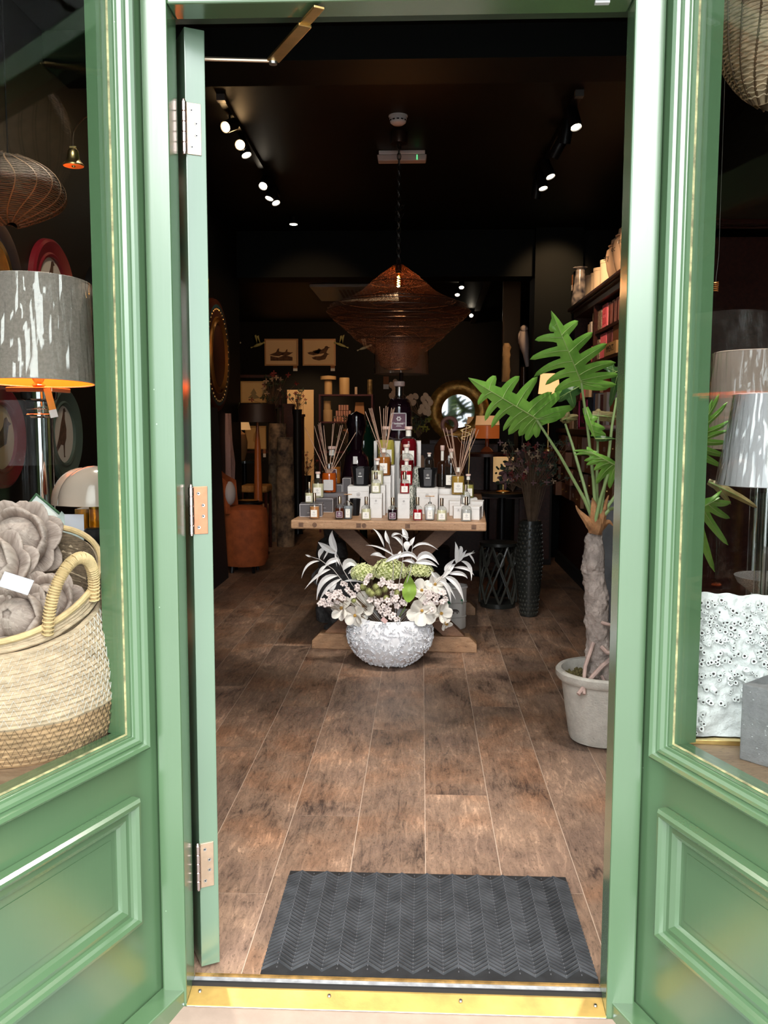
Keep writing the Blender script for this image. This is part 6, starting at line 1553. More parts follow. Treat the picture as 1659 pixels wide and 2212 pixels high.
for k, (a_, b_, h) in enumerate(((1266, 1275, .165), (1275.5, 1283, .155), (1283.5, 1293, .165), (1294, 1312, .18))):
    X = BX+.03; ya, yb = X*FPX/(b_-909.0), X*FPX/(a_-909.0); R = min(.075, (yb-ya)*.45)
    root = T('cream_canister', ('smallest cream canister in the row on the bookcase', 'second smallest cream canister on the bookcase', 'second largest cream canister on the bookcase', 'largest cream canister beside the jars')[k], 'canister', (X, (ya+yb)/2, zc_top), group='cream canisters on the bookcase')
    MB().lathe([(.0001, 0), (R, 0), (R, h*.86), (.0001, h*.86)], 26).build('body', CREAM, root); MB().lathe([(R*1.03, h*.865), (R*1.03, h), (R*.95, h), (.0001, h)], 26).build('lid', CREAM, root)
X = BX+.06; Yv = X*FPX/(1240-909.0)
BW2 = mat('blue_white_porcelain', (.30, .28, .28), .15, var=.1, scale=16, col2=(.02, .025, .05), detail=1)
hv = P(1240, 578, Yv).z-zc_top
bv = lathe_thing('patterned_vase', 'tall blue and white patterned vase with wide rim at the far end of the bookcase', 'vase', (X, Yv, zc_top), [(.0001, 0), (.07, 0), (.075, .02), (.072, hv*.3), (.06, hv*.55), (.045, hv*.8), (.04, hv*.94), (.066, hv*.98), (.068, hv), (.04, hv), (.0001, hv*.9)], BW2, 30)
MB().b2((-.075, -.04, hv*.45), (-.072, .01, hv*.82)).build('brown_tag', KRAFT, bv, smooth=False); MB().b2((-.077, -.04, hv*.45), (-.0755, .01, hv*.58)).build('tag_label', PAPER, bv, smooth=False)

# --- left side
# round studded mirror on the left wall
a_ = PX(497, 775, WX+.06); Ym = a_.y-.45
mr = T('studded_round_mirror', 'round mirror with teal studded rim and gilt inner ring on the left wall', 'mirror', (WX, Ym, PX(478, 775, WX).z), pi/2)
Rm = .455; M = Matrix.Rotation(pi/2, 4, 'X')
TEAL = mat('dark_teal_lacquer', (.02, .085, .11), .35); GILT = mat('antique_gilt', (.55, .28, .08), .3, .85)
MB().lathe([(Rm, 0), (Rm+.004, .03), (Rm-.008, .055), (Rm-.02, .06)], 64, M=M).build('outer_bead', mat('red_gold_bead', (.11, .035, .02), .4, .5), mr)
MB().lathe([(Rm-.02, .055), (Rm-.06, .062), (Rm-.13, .05), (Rm-.14, .04)], 64, M=M).build('teal_band', TEAL, mr)
MB().lathe([(Rm-.135, .04), (Rm-.15, .075), (Rm-.165, .06), (Rm-.18, .08), (Rm-.21, .05), (Rm-.23, .03), (Rm-.24, .01)], 64, M=M).build('gilt_ring', GILT, mr)
MB().lathe([(Rm-.235, .008), (Rm-.235, .012), (.0001, .03)], 48, M=M).build('mirror_glass', mat('mirror', (.6, .6, .6), .03, 1), mr)
stud = None
for k in range(44):
    a = 2*pi*k/44; loc = ((Rm-.085)*cos(a), -.060, (Rm-.085)*sin(a))
    if stud is None: stud = MB().sph((0, 0, 0), .010, 8, 6).build('stud', GOLD, mr); stud.location = loc
    else: copy_part(stud, mr, loc)
# leaning black beaded screen below it
sc = T('black_screen', 'tall black panel with beaded edge leaning under the round mirror', 'screen', (-1.60, 6.45, 0))
q = MB(); q.box((0, .28, .68), (.05, .62, 1.36), 0, 0, -.05).build('panel', BLACKM, sc, smooth=False)
bd = MB()
for k in range(60): bd.sph((.028+.07*(.5-k/60)*-1-.0, -.03, .02+k*.0222), .010, 6, 4)
o = bd.build('bead', BLACK, sc); o['kind'] = 'stuff'

def frame_pic(px0, px1, y0, y1, Y, label, b=None, tagc=True, col=None, paper=None, group='framed prints in the rear room', wall=True):
    A, B = P(px0, y1, Y), P(px1, y0, Y); w_, h = B.x-A.x, B.z-A.z
    root = T('framed_print', label, 'picture', ((A.x+B.x)/2, Y, (A.z+B.z)/2), group=group)
    m_ = col or mat('pale_gold_frame', (.55, .30, .14), .4, .4); t = w_*.045
    MB().b2((-w_/2, 0, -h/2), (w_/2, .02, h/2)).build('mount', paper or mat('warm_print_paper', (.75, .52, .30), .7), root, smooth=False)
    q = MB()
    for (xa, xb, za, zb_) in ((-w_/2-t, w_/2+t, h/2, h/2+t), (-w_/2-t, w_/2+t, -h/2-t, -h/2), (-w_/2-t, -w_/2, -h/2, h/2), (w_/2, w_/2+t, -h/2, h/2)): q.b2((xa, -.015, za), (xb, .02, zb_))
    q.build('frame', m_, root, smooth=False)
    ink = mat('sepia_print', (.12, .05, .025), .7, var=.5, scale=20)
    if b == 'birds':
        for dx, s_ in ((-.12, .55), (.16, .45)):
            MB().prism([(x*w_*s_+dx*w_, y*h*s_-.05*h) for x, y in bird('x')], .001, .003, Matrix.Rotation(pi/2, 4, 'X')).build('bird_print', ink, root, smooth=False)
        MB().prism([(-w_*.36, -h*.35), (w_*.36, -h*.35), (w_*.36, -h*.2), (w_*.1, -h*.12), (-w_*.1, -h*.22), (-w_*.36, -h*.15)], .0005, .002, Matrix.Rotation(pi/2, 4, 'X')).build('ground_print', ink, root, smooth=False)
    elif b == 'ducks':
        for dx, dz, s_ in ((.08, .05, .6), (-.14, -.02, .5), (.05, -.22, .6)):
            MB().prism([(x*w_*s_+dx*w_, y*h*s_+dz*h) for x, y in bird('duck')], .001, .003, Matrix.Rotation(pi/2, 4, 'X')).build('bird_print', ink, root, smooth=False)
    elif b == 'tree':
        MB().prism([(-w_*.02, -h*.35), (-w_*.25, -h*.3), (-w_*.08, -h*.1), (-w_*.15, -h*.08), (0, h*.2), (w_*.12, -h*.08), (w_*.06, -h*.1), (w_*.25, -h*.3), (w_*.02, -h*.35)], .001, .003, Matrix.Rotation(pi/2, 4, 'X')).build('tree_print', mat('olive_print', (.25, .2, .1), .7), root, smooth=False)
    elif b == 'leaf':
        MB().prism([(0, -h*.3), (-w_*.14, -h*.15), (-w_*.1, h*.15), (0, h*.3), (w_*.12, h*.1), (w_*.1, -h*.2)], .001, .003, Matrix.Rotation(pi/2, 4, 'X')).build('leaf_print', mat('ochre_print', (.45, .28, .1), .7), root, smooth=False)
    if tagc:
        MB().b2((w_*.38, -.005, -h/2-.10), (w_*.52, -.003, -h/2-t)).build('brown_tag', KRAFT, root, smooth=False)
        MB().b2((w_*.38, -.008, -h/2-.10), (w_*.52, -.0055, -h/2-.06)).build('price_label', PAPER, root, smooth=False)
    return root
YW = YB-.022
frame_pic(575, 641, 735, 787, YW, 'framed print of two wading birds, left of the pair on the back wall', 'birds')
frame_pic(657, 722, 735, 787, YW, 'framed print of two ducks, right of the pair on the back wall', 'ducks')
# ceramic birds
for k, (px, py, f_, l) in enumerate(((506, 742, 1, 'pale ceramic bird farthest left on the back wall'), (558, 742, 1, 'yellowish ceramic bird just left of the framed waders'), (736, 742, -1, 'yellowish ceramic bird just right of the framed ducks'), (788, 748, 1, 'pale ceramic bird half hidden behind the pendant lamp'))):
    c = P(px, py, YB-.06); s_ = .15
    root = T('ceramic_wall_bird', l, 'ornament', tuple(c), group='ceramic birds flying on the back wall')
    m_ = mat('yellow_green_glaze', (.42, .40, .16), .25) if k in (1, 2) else mat('grey_white_glaze', (.4, .4, .33), .25)
    MB().sph((0, 0, -.02), (.085, .022, .022), 12, 8, Matrix.Rotation(-.35*f_, 4, 'Y')).sph((f_*.085, 0, .012), (.02, .014, .016), 8, 6).build('body', m_, root)
    for w2, (dx, dz) in enumerate(((-.045, .10), (-.005, .09))):
        MB().prism([(-.02, 0), (.03, 0), (f_*(dx)+.012, dz+.03), (f_*dx-.012, dz+.02)], -.008, .004, Matrix.Rotation(pi/2, 4, 'X')).build('wing', m_, root, smooth=False)
    MB().prism([(-f_*.06, -.04), (-f_*.11, -.075), (-f_*.12, -.055)][::(1 if f_ > 0 else -1)], -.006, .004, Matrix.Rotation(pi/2, 4, 'X')).build('tail', m_, root, smooth=False)
# lit doorway at the rear
A, B = P(624, 1040, YB-.15), P(678, 842, YB-.15)
dw = T('door_2', 'cream door standing ajar at the rear, catching warm light', 'door', ((A.x+B.x)/2, YB-.15, 0), kind='structure')
MB().b2((-.21, 0, 0), (.0, .03, B.z)).build('leaf', mat('cream_gloss_door', (.55, .38, .22), .4), dw, smooth=False)
MB().b2((.03, -.01, 0), (.19, .03, B.z)).build('side_panel', MATS['cream_gloss_door'], dw, smooth=False)
MB().lathe([(.028, 0), (.028, B.z)], 16, (.012, 0, 0)).build('column', MATS['cream_gloss_door'], dw)
addspot((-1.6, 11.8, 2.6), (-1.8, YB, 1.0), 70, (1, .66, .34), 50, .05)

def onF(px, Y): return Vector((P(px, 1000, Y).x, Y, .002))
def stand(px, y, Y, z0=0): return P(px, y, Y).z-z0
# table with lamp and things (left rear)
def side_table(px, ytop, Y, r, label, m_, legs='pedestal', name='side_table'):
    c = onF(px, Y); z = P(px, ytop, Y).z; root = T(name, label, 'table', tuple(c), group='occasional tables in the rear left')
    MB().lathe([(.0001, z-.03), (r, z-.028), (r, z-.004), (.0001, z-.002)], 32).build('tabletop', m_, root)
    if legs == 'pedestal': MB().lathe([(r*.5, 0), (r*.5, .02), (.025, .04), (.025, z-.03), (.0001, z-.03)], 16).build('pedestal', BLACK, root)
    else:
        for k in range(4): MB().tube([(r*.75*cos(k*pi/2+.6), r*.75*sin(k*pi/2+.6), 0), (r*.6*cos(k*pi/2+.6), r*.6*sin(k*pi/2+.6), z-.03)], .014, 6).build('leg', m_, root)
    return root, z
t1_, z1 = side_table(528, 994, 9.35, .20, 'round glass-topped table under the ribbed lamp, rear left', mat('dark_glass_top', (.06, .07, .06), .1))
t2_, z2 = side_table(535, 1083, 7.95, .13, 'small low black table with tray beside the orange chair', BLACK, name='low_table')
c = onF(517, 9.35)
l1 = T('ribbed_table_lamp', 'brown ribbed ceramic lamp with cream empire shade, rear left', 'lamp', (c.x, 9.35, z1))
hb = P(517, 928, 9.35).z-z1; ht = P(517, 878, 9.35).z-z1
MB().lathe([(.0001, 0), (.06, 0), (.085, hb*.3), (.09, hb*.6), (.07, hb*.85), (.03, hb*.95), (.02, hb), (.0001, hb)], 26, wob=lambda a, z, r: .002*sin(z*260)).build('base', mat('brown_ribbed_glaze', (.22, .13, .07), .2), l1)
CLS = mat('cream_lit_shade', (.75, .52, .28), .7, emit=(1, .55, .22), estr=.22)
shade(l1, .125, .06, hb, ht, CLS, CLS)
l2 = T('dark_shade_lamp', 'lamp with black drum shade and slim orange tapered base, rear left', 'lamp', tuple(onF(557, 8.35)))
z_0 = stand(557, 912, 8.35); z_1 = stand(557, 874, 8.35)
MB().lathe([(.10, 0), (.10, .02), (.0001, .02)], 20).build('foot', BLACK, l2)
MB().lathe([(.05, .02), (.046, .3), (.03, z_0*.8), (.010, z_0), (.0001, z_0)], 18).build('base', mat('burnt_orange_lacquer', (.38, .11, .03), .3), l2)
shade(l2, .185, .165, z_0, z_1, mat('black_brown_shade', (.02, .01, .008), .5), PAPER)
frame_pic(523, 574, 826, 868, 9.9, 'framed print of a tree standing on the rear shelf', 'tree', False, mat('gilt_wood_frame', (.5, .33, .12), .4), mat('golden_print_paper', (.62, .44, .2), .7))
frame_pic(532, 573, 922, 968, 9.9, 'framed print of a leaf below the tree print', 'leaf', True, MATS['gilt_wood_frame'], MATS['golden_print_paper'])
sf = T('rear_shelf_rack', 'dark shelf rack carrying framed prints, rear left', 'shelf', tuple(onF(545, 10.02)))
for z in (stand(545, 808, 9.7), stand(545, 873, 9.66), stand(545, 975, 9.66)): MB().b2((-.30, -.12, z-.03), (.32, .12, z)).build('shelf_board', DWOOD, sf, smooth=False)
for x in (-.30, .30): MB().b2((x, .08, 0), (x+.02, .12, stand(545, 808, 9.7))).build('upright', DWOOD, sf, smooth=False)
# orange chair
ch = T('orange_chair', 'rust orange velvet tub chair, left behind the door', 'chair', tuple(onF(526, 7.35)))
VEL = mat('rust_velvet', (.36, .09, .025), .75, var=.3, scale=12)
zc_ = stand(512, 1093, 7.35)
MB().lathe([(.0001, .06), (.17, .06), (.198, .12), (.20, zc_-.08), (.185, zc_-.02), (.14, zc_), (.0001, zc_+.01)], 30, sy=.9).build('seat', VEL, ch)
bkk = MB().grid(10, 8, lambda u, v: (-.15*cos((u-.5)*2.2)-.01-.02*v, .17*sin((u-.5)*2.4), zc_-.05+v*.34*(1-.5*abs(u-.5))), .05).build('backrest', VEL, ch)
for k in range(4): MB().tube([(.13*cos(k*pi/2+.78), .13*sin(k*pi/2+.78), 0), (.12*cos(k*pi/2+.78), .12*sin(k*pi/2+.78), .08)], .014, 6).build('leg', BLACK, ch)
rc = T('round_white_cushion', 'round pale cushion resting on the orange chair', 'cushion', tuple(P(496, 1066, 7.22))); MB().sph((0, 0, 0), (.05, .07, .10), 16, 10).build('cover', mat('pale_grey_cloth', (.5, .46, .46), .8), rc)
fu = T('fluffy_pink_throw', 'knobbly pale pink fluffy throw hanging beside the mirror, left', 'throw', tuple(P(492, 1046, 7.85)))
zt_f = P(488, 893, 7.85).z-fu.location.z
MB().lathe([(.0001, 0), (.055, .01), (.06, zt_f*.3), (.05, zt_f*.7), (.03, zt_f), (.0001, zt_f)], 22, wob=lambda a, z, r: .03*noise.noise(Vector((cos(a)*2, sin(a)*2, z*10)))).build('fur', mat('dusty_pink_fur', (.38, .24, .23), .9, bump=1, bscale=60), fu)
bn = T('mustard_bench', 'low mustard patterned footstool bench, rear left', 'bench', tuple(onF(553, 8.7)))
zb3 = stand(553, 1047, 8.7); w3 = M_(30, 8.7)
MB().b2((-w3, -.15, zb3-.07), (w3, .15, zb3)).build('seat', mat('mustard_cloth', (.42, .20, .05), .7, var=.4, scale=20), bn, smooth=False, bevel=.02)
for sx in (-1, 1):
    for sy in (-1, 1): MB().tube([(sx*w3*.85, sy*.12, 0), (sx*w3*.85, sy*.12, zb3-.07)], .016, 6).build('leg', DWOOD, bn)
tr = T('brass_tray', 'small oval tray with brass edge on the low black table', 'tray', (t2_.location.x, 7.95, z2)); MB().lathe([(.0001, 0), (.09, 0), (.10, .012), (.095, .012), (.0001, .004)], 24).build('dish', BRASS, tr)
FAB = mat('bird_floral_fabric', (.35, .26, .17), .8, col2=(.03, .025, .03), scale=9, var=.1)
for k, (px, y0, Y, r, l) in enumerate(((600, 915, 9.3, .10, 'tall roll of dark floral fabric, rear left'), (616, 945, 8.9, .09, 'shorter roll of floral fabric in front of the tall one'))):
    lathe_thing('fabric_roll', l, 'fabric roll', tuple(onF(px, Y)), [(.0001, 0), (r, 0), (r*1.02, stand(px, y0, Y)*.5), (r*.9, stand(px, y0, Y)), (.0001, stand(px, y0, Y))], FAB, 20, group='rolls of floral fabric')
for k, (px, y0, Y, w_, l) in enumerate(((640, 895, 10.2, .16, 'dark brown narrow cabinet beside the cream door'), (626, 873, 10.6, .10, 'taller slim brown pedestal behind the narrow cabinet'))):
    root = T('narrow_cabinet', l, 'cabinet', tuple(onF(px, Y))); h = stand(px, y0, Y)
    MB().b2((-w_/2, -.12, 0), (w_/2, .12, h-.03)).build('carcass', DWOOD, root, smooth=False); MB().b2((-w_/2-.01, -.13, h-.03), (w_/2+.01, .13, h)).build('cabinet_top', DWOOD, root, smooth=False); MB().b2((-w_/2+.01, -.128, .08), (w_/2-.01, -.121, h-.06)).build('door', DWOOD, root, smooth=False)
def bunch(px, py, Y, sp, cols, n, label, seed, name='flower_bunch', rleaf=.02, stemz=None, vase=False):
    c = P(px, py, Y); root = T(name, label, 'flowers', tuple(c)); rr = random.Random(seed); st_ = MB()
    groups = [MB() for _ in cols]
    for i in range(n):
        p = Vector((rr.gauss(0, sp*.45), rr.gauss(0, sp*.35), rr.uniform(-.35, 1)*sp)); q = groups[i % len(cols)]
        for k in range(4):
            M = orient(p, (rr.uniform(-1, 1), -1, rr.uniform(-1, 1)), roll=k*1.57); q.sph((0, 0, 0), (rleaf*.3, rleaf*.55, .002), 6, 4, M @ Matrix.Translation((0, rleaf*.55, 0)))
        st_.tube([p, p*.4+Vector((0, 0, -sp*.4)), (0, 0, -sp*.8 if stemz is None else stemz)], .0018, 4)
    for q, m_ in zip(groups, cols): o = q.build('blossom', m_, root); o['kind'] = 'stuff'
    st_.build('stems', STEM, root)['kind'] = 'stuff'
    if vase: MB().lathe([(.0001, -c.z+.003), (.06, -c.z+.003), (.05, -c.z+.05), (.045, -sp*.9-.1), (.055, -sp*.75), (.0001, -sp*.8)], 14).build('pedestal_vase', BLACK, root)
    return root
DKL = mat('dark_leaf', (.03, .05, .03), .6); DKF = mat('dark_red_flower', (.20, .03, .03), .6); CRF = mat('cream_flower', (.42, .30, .20), .6); PKF = mat('mauve_flower', (.22, .12, .13), .6); ORF = mat('orange_flower', (.5, .2, .08), .6)
bunch(642, 865, 9.9, .13, (DKL, DKF, DKL), 26, 'dark foliage with small red flowers beside the cream door', 3, vase=True)
bunch(502, 895, 8.4, .12, (DKL,), 20, 'dark green sprig in front of the ribbed lamp shade', 5)
bunch(662, 1005, 10.4, .16, (DKF, CRF, DKL), 26, 'dark red flowers low beside the cream door', 8, vase=True)
bunch(588, 850, 9.66, .22, (DKL, CRF, DKL, DKF), 34, 'tall dark arrangement with dried pods rising behind the black-shaded lamp', 9, rleaf=.03, vase=True)

# shelf unit rear centre
su = T('rear_shelf_unit', 'dark red framed open shelf unit behind the display, holding candles and gift sets', 'shelf', tuple(onF(742, 10.2)))
YS = 10.2
xa, xb = P(692, 900, YS).x-su.location.x, P(807, 900, YS).x-su.location.x
REDW = mat('oxblood_frame', (.07, .008, .010), .4)
zs = [P(740, 853, YS).z, P(740, 911, YS).z, P(740, 975, YS).z]
for z in zs: MB().b2((xa, -.15, z-.018), (xb, .15, z)).build('shelf_board', REDW, su, smooth=False)
for x in (xa, xb-.02):
    for y in (-.15, .13): MB().b2((x, y, 0), (x+.02, y+.02, zs[0]-.018)).build('upright', REDW, su, smooth=False)
def cyl(px, y0, y1, w_, Y, m_, label, name='pillar_candle', cat='candle', group=None, z0=None):
    c = P(px, y1, Y); z0 = c.z if z0 is None else z0; h = P(px, y0, Y).z-z0; R = M_(w_, Y)/2
    root = T(name, label, cat, (c.x, Y, z0), group=group); MB().lathe([(.0001, 0), (R, 0), (R*1.01, h*.5), (R, h*.96), (R*.93, h), (.0001, h*.98)], 26).build('body', m_, root); return root
WAX = mat('warm_wax', (.70, .46, .22), .5, sub=.2)
m1 = cyl(709, 822, 852, 17, YS, WAX, 'cream mushroom lamp on the rear shelf', 'mushroom_lamp', 'lamp', z0=zs[0])
MB().lathe([(.0001, P(709, 821, YS).z-zs[0]), (M_(17, YS), P(709, 820, YS).z-zs[0]), (M_(17, YS), P(709, 813, YS).z-zs[0]), (.0001, P(709, 811, YS).z-zs[0])], 30).build('cap', WAX, m1)
cyl(744, 816, 852, 22, YS, WAX, 'thick cream candle on the rear shelf', z0=zs[0])
cyl(769, 836, 852, 6, YS, mat('white_paint_small', (.6, .45, .35), .5), 'small white bottle on the rear shelf', 'small_bottle', 'bottle', z0=zs[0])
cyl(799, 820, 853, 11, YS-.02, mat('bronze_vase_metal', (.25, .17, .08), .5, .5, var=.5, scale=30), 'slim bronze vase at the right end of the rear shelf', 'bronze_vase', 'vase', z0=zs[0])
cyl(708, 885, 911, 20, YS-.02, mat('woven_cream_box', (.5, .34, .18), .7, bump=.4), 'lower cream canister stacked on the second rear shelf', 'stacked_canister', 'canister', 'stacked cream canisters', z0=zs[1])
cyl(707, 866, 885, 16, YS-.02, MATS['woven_cream_box'], 'upper cream canister stacked on the lower one', 'stacked_canister', 'canister', 'stacked cream canisters', z0=P(708, 885, YS-.02).z+.001)
PKG = mat('pink_gift_paper', (.55, .28, .22), .6)
kk = 0
for r_, (xs, z_) in enumerate((((727, 738, 749), 897), ((731, 742, 753), 885), ((737, 748), 873))):
    for x in xs:
        a_, b_ = P(x-5, z_+12, YS-.05), P(x+5, z_+.5, YS-.05)
        z00 = zs[1]+r_*(b_.z-a_.z+.004)
        g = T('pink_gift_set', ('pink ribboned gift set in the bottom row', 'pink ribboned gift set in the middle row', 'pink ribboned gift set in the top row')[r_]+(', leftmost', ', second from left', ', third from left')[xs.index(x)], 'box', ((a_.x+b_.x)/2, YS-.05, z00), group='pink gift sets on the rear shelf')
        w_ = (b_.x-a_.x)/2; h = b_.z-a_.z; MB().b2((-w_, -.04, 0), (w_, .04, h)).build('wrapping', PKG, g, smooth=False, bevel=.003); MB().b2((-.005, -.041, 0), (.005, .041, h+.001)).build('ribbon', mat('dark_ribbon', (.12, .03, .03), .5), g, smooth=False)
bgr = T('paper_bag', 'orange-brown paper bag at the right end of the second rear shelf', 'bag', (P(777, 910, YS).x, YS, zs[1])); MB().box((0, 0, .11), (.13, .08, .22), taper=.7).build('body', mat('orange_paper', (.45, .22, .10), .7), bgr, smooth=False)
dfr = bunch(756, 940, 9.6, .2, (DKL, ORF, DKL), 22, 'dark reed arrangement with small orange pods in front of the rear shelf', 17, vase=True)

# centre rear: lamp with drum shade behind the pendant
CY = 7.6
c = P(867, 812, CY)
dl = T('drum_shade_lamp', 'tall lamp with pale drum shade in plastic, directly behind the pendant', 'lamp', (c.x, CY, 0))
s_ = shade(dl, M_(58, CY), M_(56, CY), P(867, 808, CY).z, P(867, 752, CY).z, mat('pale_linen_shade', (.42, .28, .19), .8), mat('pale_lining', (.45, .32, .24), .8)); wrap(s_, M_(58, CY), M_(56, CY), P(867, 808, CY).z, P(867, 752, CY).z, 5)
MB().lathe([(.12, 0), (.12, .02), (.02, .04), (.018, P(867, 770, CY).z), (.0001, P(867, 770, CY).z)], 16).build('base', mat('dark_wood_base', (.05, .02, .012), .4), dl)
MB().b2((-.145, -.16, P(867, 842, CY).z), (-.10, -.158, P(867, 815, CY).z)).build('brown_tag', KRAFT, dl, smooth=False); MB().b2((-.145, -.162, P(867, 842, CY).z), (-.10, -.1605, P(867, 832, CY).z)).build('tag_label', PAPER, dl, smooth=False)
# console table behind with vases, ring bulb vase, mirror
ct = T('console_table', 'dark console table behind the display carrying vases and round mirror', 'table', tuple(onF(960, 6.9)))
zct = P(960, 1062, 6.9).z
MB().b2((-.45, -.2, zct-.04), (.62, .2, zct)).build('tabletop', DWOOD, ct, smooth=False, bevel=.004)
for x in (-.42, .58):
    for y in (-.17, .17): MB().b2((x-.02, y-.02, 0), (x+.02, y+.02, zct-.04)).build('leg', DWOOD, ct, smooth=False)
gv = T('ring_top_vase', 'large brown glass bulb vase topped with a pink ring', 'vase', (P(970, 1000, 6.85).x, 6.85, zct))
R = M_(36, 6.85); hz_ = P(970, 940, 6.85).z-zct; Rr = M_(15, 6.85); zr = P(970, 918, 6.85).z-zct
MB().lathe([(.0001, 0), (R*.6, 0), (R*.95, hz_*.25), (R, hz_*.5), (R*.9, hz_*.8), (R*.5, hz_*.97), (.0001, hz_)], 36).build('body', mat('brown_ombre_glass', (.20, .07, .035), .12, coat=.4, var=.3, scale=4), gv)
MB().tube([(Rr*cos(2*pi*k/28), 0, zr+Rr*sin(2*pi*k/28)) for k in range(28)], M_(4.6, 6.85), 10, closed=True).build('ring', mat('dusty_pink_ceramic', (.36, .18, .15), .4), gv)
gc = P(990, 888, 8.0)
gm = T('gold_disc_mirror', 'round mirror with wide ribbed gold dish frame behind the ring vase', 'mirror', (gc.x, 8.0, gc.z))
Rg = M_(66, 8.0); M = Matrix.Rotation(pi/2, 4, 'X')
MB().lathe([(Rg, 0), (Rg, .02)]+[(Rg*(1-.045*k), .02+.03*sin(pi*k/10)+.003*(k % 2)) for k in range(1, 11)]+[(Rg*.53, .01)], 60, M=M).build('frame', mat('ribbed_gold_leaf', (.62, .36, .10), .38, .8, var=.4, scale=25, bump=.3), gm)
MB().lathe([(Rg*.54, .008), (Rg*.54, .012), (.0001, .012)], 44, M=M).build('mirror_glass', MATS['mirror'], gm)
MB().box((0, .06, -Rg-.0), (.5, .16, .03)).build('ledge', DWOOD, gm, smooth=False)
gst = T('mirror_console', 'dark tall console carrying the gold disc mirror', 'table', (gc.x, 8.1, .002)); MB().b2((-.35, -.14, 0), (.35, .14, gc.z-Rg-.022)).build('body', DWOOD, gst, smooth=False)
cr = lathe_thing('cream_bottle_vase', 'cream glazed bottle vase left of the ring vase', 'vase', (P(906, 1000, 6.9).x, 6.9, zct), [(.0001, 0), (.045, 0), (.06, .08), (.055, .22), (.03, .28), (.0001, .28)], mat('cream_glaze', (.6, .42, .3), .2), 24)
dr = T('honesty_stems', 'dried honesty seed pods on tall stems behind the display', 'flowers', tuple(Vector((P(906, 985, 6.88).x, 6.88, zct+.2))))
q = MB(); st_ = MB(); rr = random.Random(31)
for (x, y) in ((920, 855), (926, 862), (914, 862), (930, 870), (918, 872), (924, 880), (912, 880), (908, 888), (918, 890), (926, 892), (852, 838), (846, 832), (850, 850), (882, 862), (888, 858), (893, 870), (846, 856), (898, 856), (886, 870), (854, 826)):
    p = P(x, y, 6.7); q.sph(p, (.020, .003, .026), 10, 6, Matrix.Rotation(rr.uniform(-.6, .6), 4, 'Y')); st_.tube([p, P(908, 900, 6.7), dr.location], .0015, 4)
q.build('seed_pod', mat('papery_seed_pod', (.50, .38, .26), .6), dr, world=True)['kind'] = 'stuff'; st_.build('stem', STEM, dr, world=True)
bunch(903, 925, 6.75, .09, (mat('olive_berry', (.22, .22, .03), .4), DKL), 26, 'olive green berries and leaves between the red bottle and the ring vase', 41, rleaf=.025)
dg = T('dark_green_glass_globe', 'dark green round glass vase standing behind the left candle', 'vase', (P(785, 950, 6.6).x, 6.6, .002))
hh = P(785, 910, 6.6).z
MB().lathe([(.12, 0), (.12, .02), (.03, .04), (.03, hh-.42), (.08, hh-.40), (.13, hh-.2), (.10, hh-.06), (.05, hh), (.0001, hh)], 28).build('body', mat('bottle_green_glass', (.004, .035, .022), .08, coat=.5), dg)

# right centre
rt_, zr_ = side_table(1052, 978, 7.3, .24, 'round dark table under the amber glass lamp', DWOOD)
al = T('amber_glass_lamp', 'lamp with cream and amber translucent glass shade, right of the ring vase', 'lamp', (P(1052, 975, 7.3).x, 7.3, zr_))
AMB = mat('amber_shade_glass', (.45, .12, .03), .25, trans=.3, emit=(1, .25, .05), estr=.10)
def az(y): return P(1052, y, 7.3).z-zr_
MB().lathe([(M_(26, 7.3), az(947)), (M_(26, 7.3), az(919))], 32).build('lower_shade', AMB, al)
MB().lathe([(M_(26, 7.3), az(918)), (M_(24, 7.3), az(898))], 32).build('upper_shade', mat('cream_shade_band', (.75, .5, .32), .6, emit=(1, .5, .2), estr=.25), al)
MB().lathe([(.05, 0), (.055, .01), (.04, .03), (.015, .05), (.015, az(947)), (.0001, az(940))], 24).build('base', mat('brown_glass_base', (.25, .07, .03), .15), al)
gt = T('gold_tassel_garland', 'gold beaded garland trailing behind the reed diffuser', 'ornament', tuple(P(1012, 925, 6.8)))
q = MB()
for k in range(36): q.sph((P(1006+sin(k*.35)*10, 918+k*.9, 6.8)-gt.location), .010, 6, 5)
q.build('bead', GOLD, gt)['kind'] = 'stuff'
MB().tube([P(1016, 940, 6.8)-gt.location, Vector((0, 0, zct-P(1012, 925, 6.8).z))], .004, 5).build('wire', GOLD, gt)
# lamp with glowing shade far right
yl = 8.0
gl2 = T('glowing_table_lamp', 'table lamp with glowing cream shade behind the plant leaves', 'lamp', (P(1191, 850, yl).x-.02, yl, 1.0))
GLOW = mat('glowing_cream_shade', (.85, .6, .35), .7, emit=(1, .58, .24), estr=.75)
shade(gl2, M_(23, yl), M_(19, yl), P(1191, 850, yl).z-1.0, P(1191, 808, yl).z-1.0, GLOW, GLOW, n=4 and 24)
MB().lathe([(.06, 0), (.06, .015), (.012, .03), (.012, P(1191, 840, yl).z-1), (.0001, P(1191, 840, yl).z-1)], 16).build('base', BRASS, gl2)
sd_ = T('dark_sideboard', 'tall black sideboard along the right, carrying the glowing lamp', 'cabinet', (P(1165, 1000, 8.05).x, 8.05, .002))
MB().b2((-.22, -.2, 0), (.09, .2, .94)).build('carcass', BLACKM, sd_, smooth=False); MB().b2((-.24, -.22, .94), (.10, .22, .998)).build('cabinet_top', DWOOD, sd_, smooth=False); MB().b2((-.2, -.204, .05), (.07, -.2005, .9)).build('door', DWOOD, sd_, smooth=False)
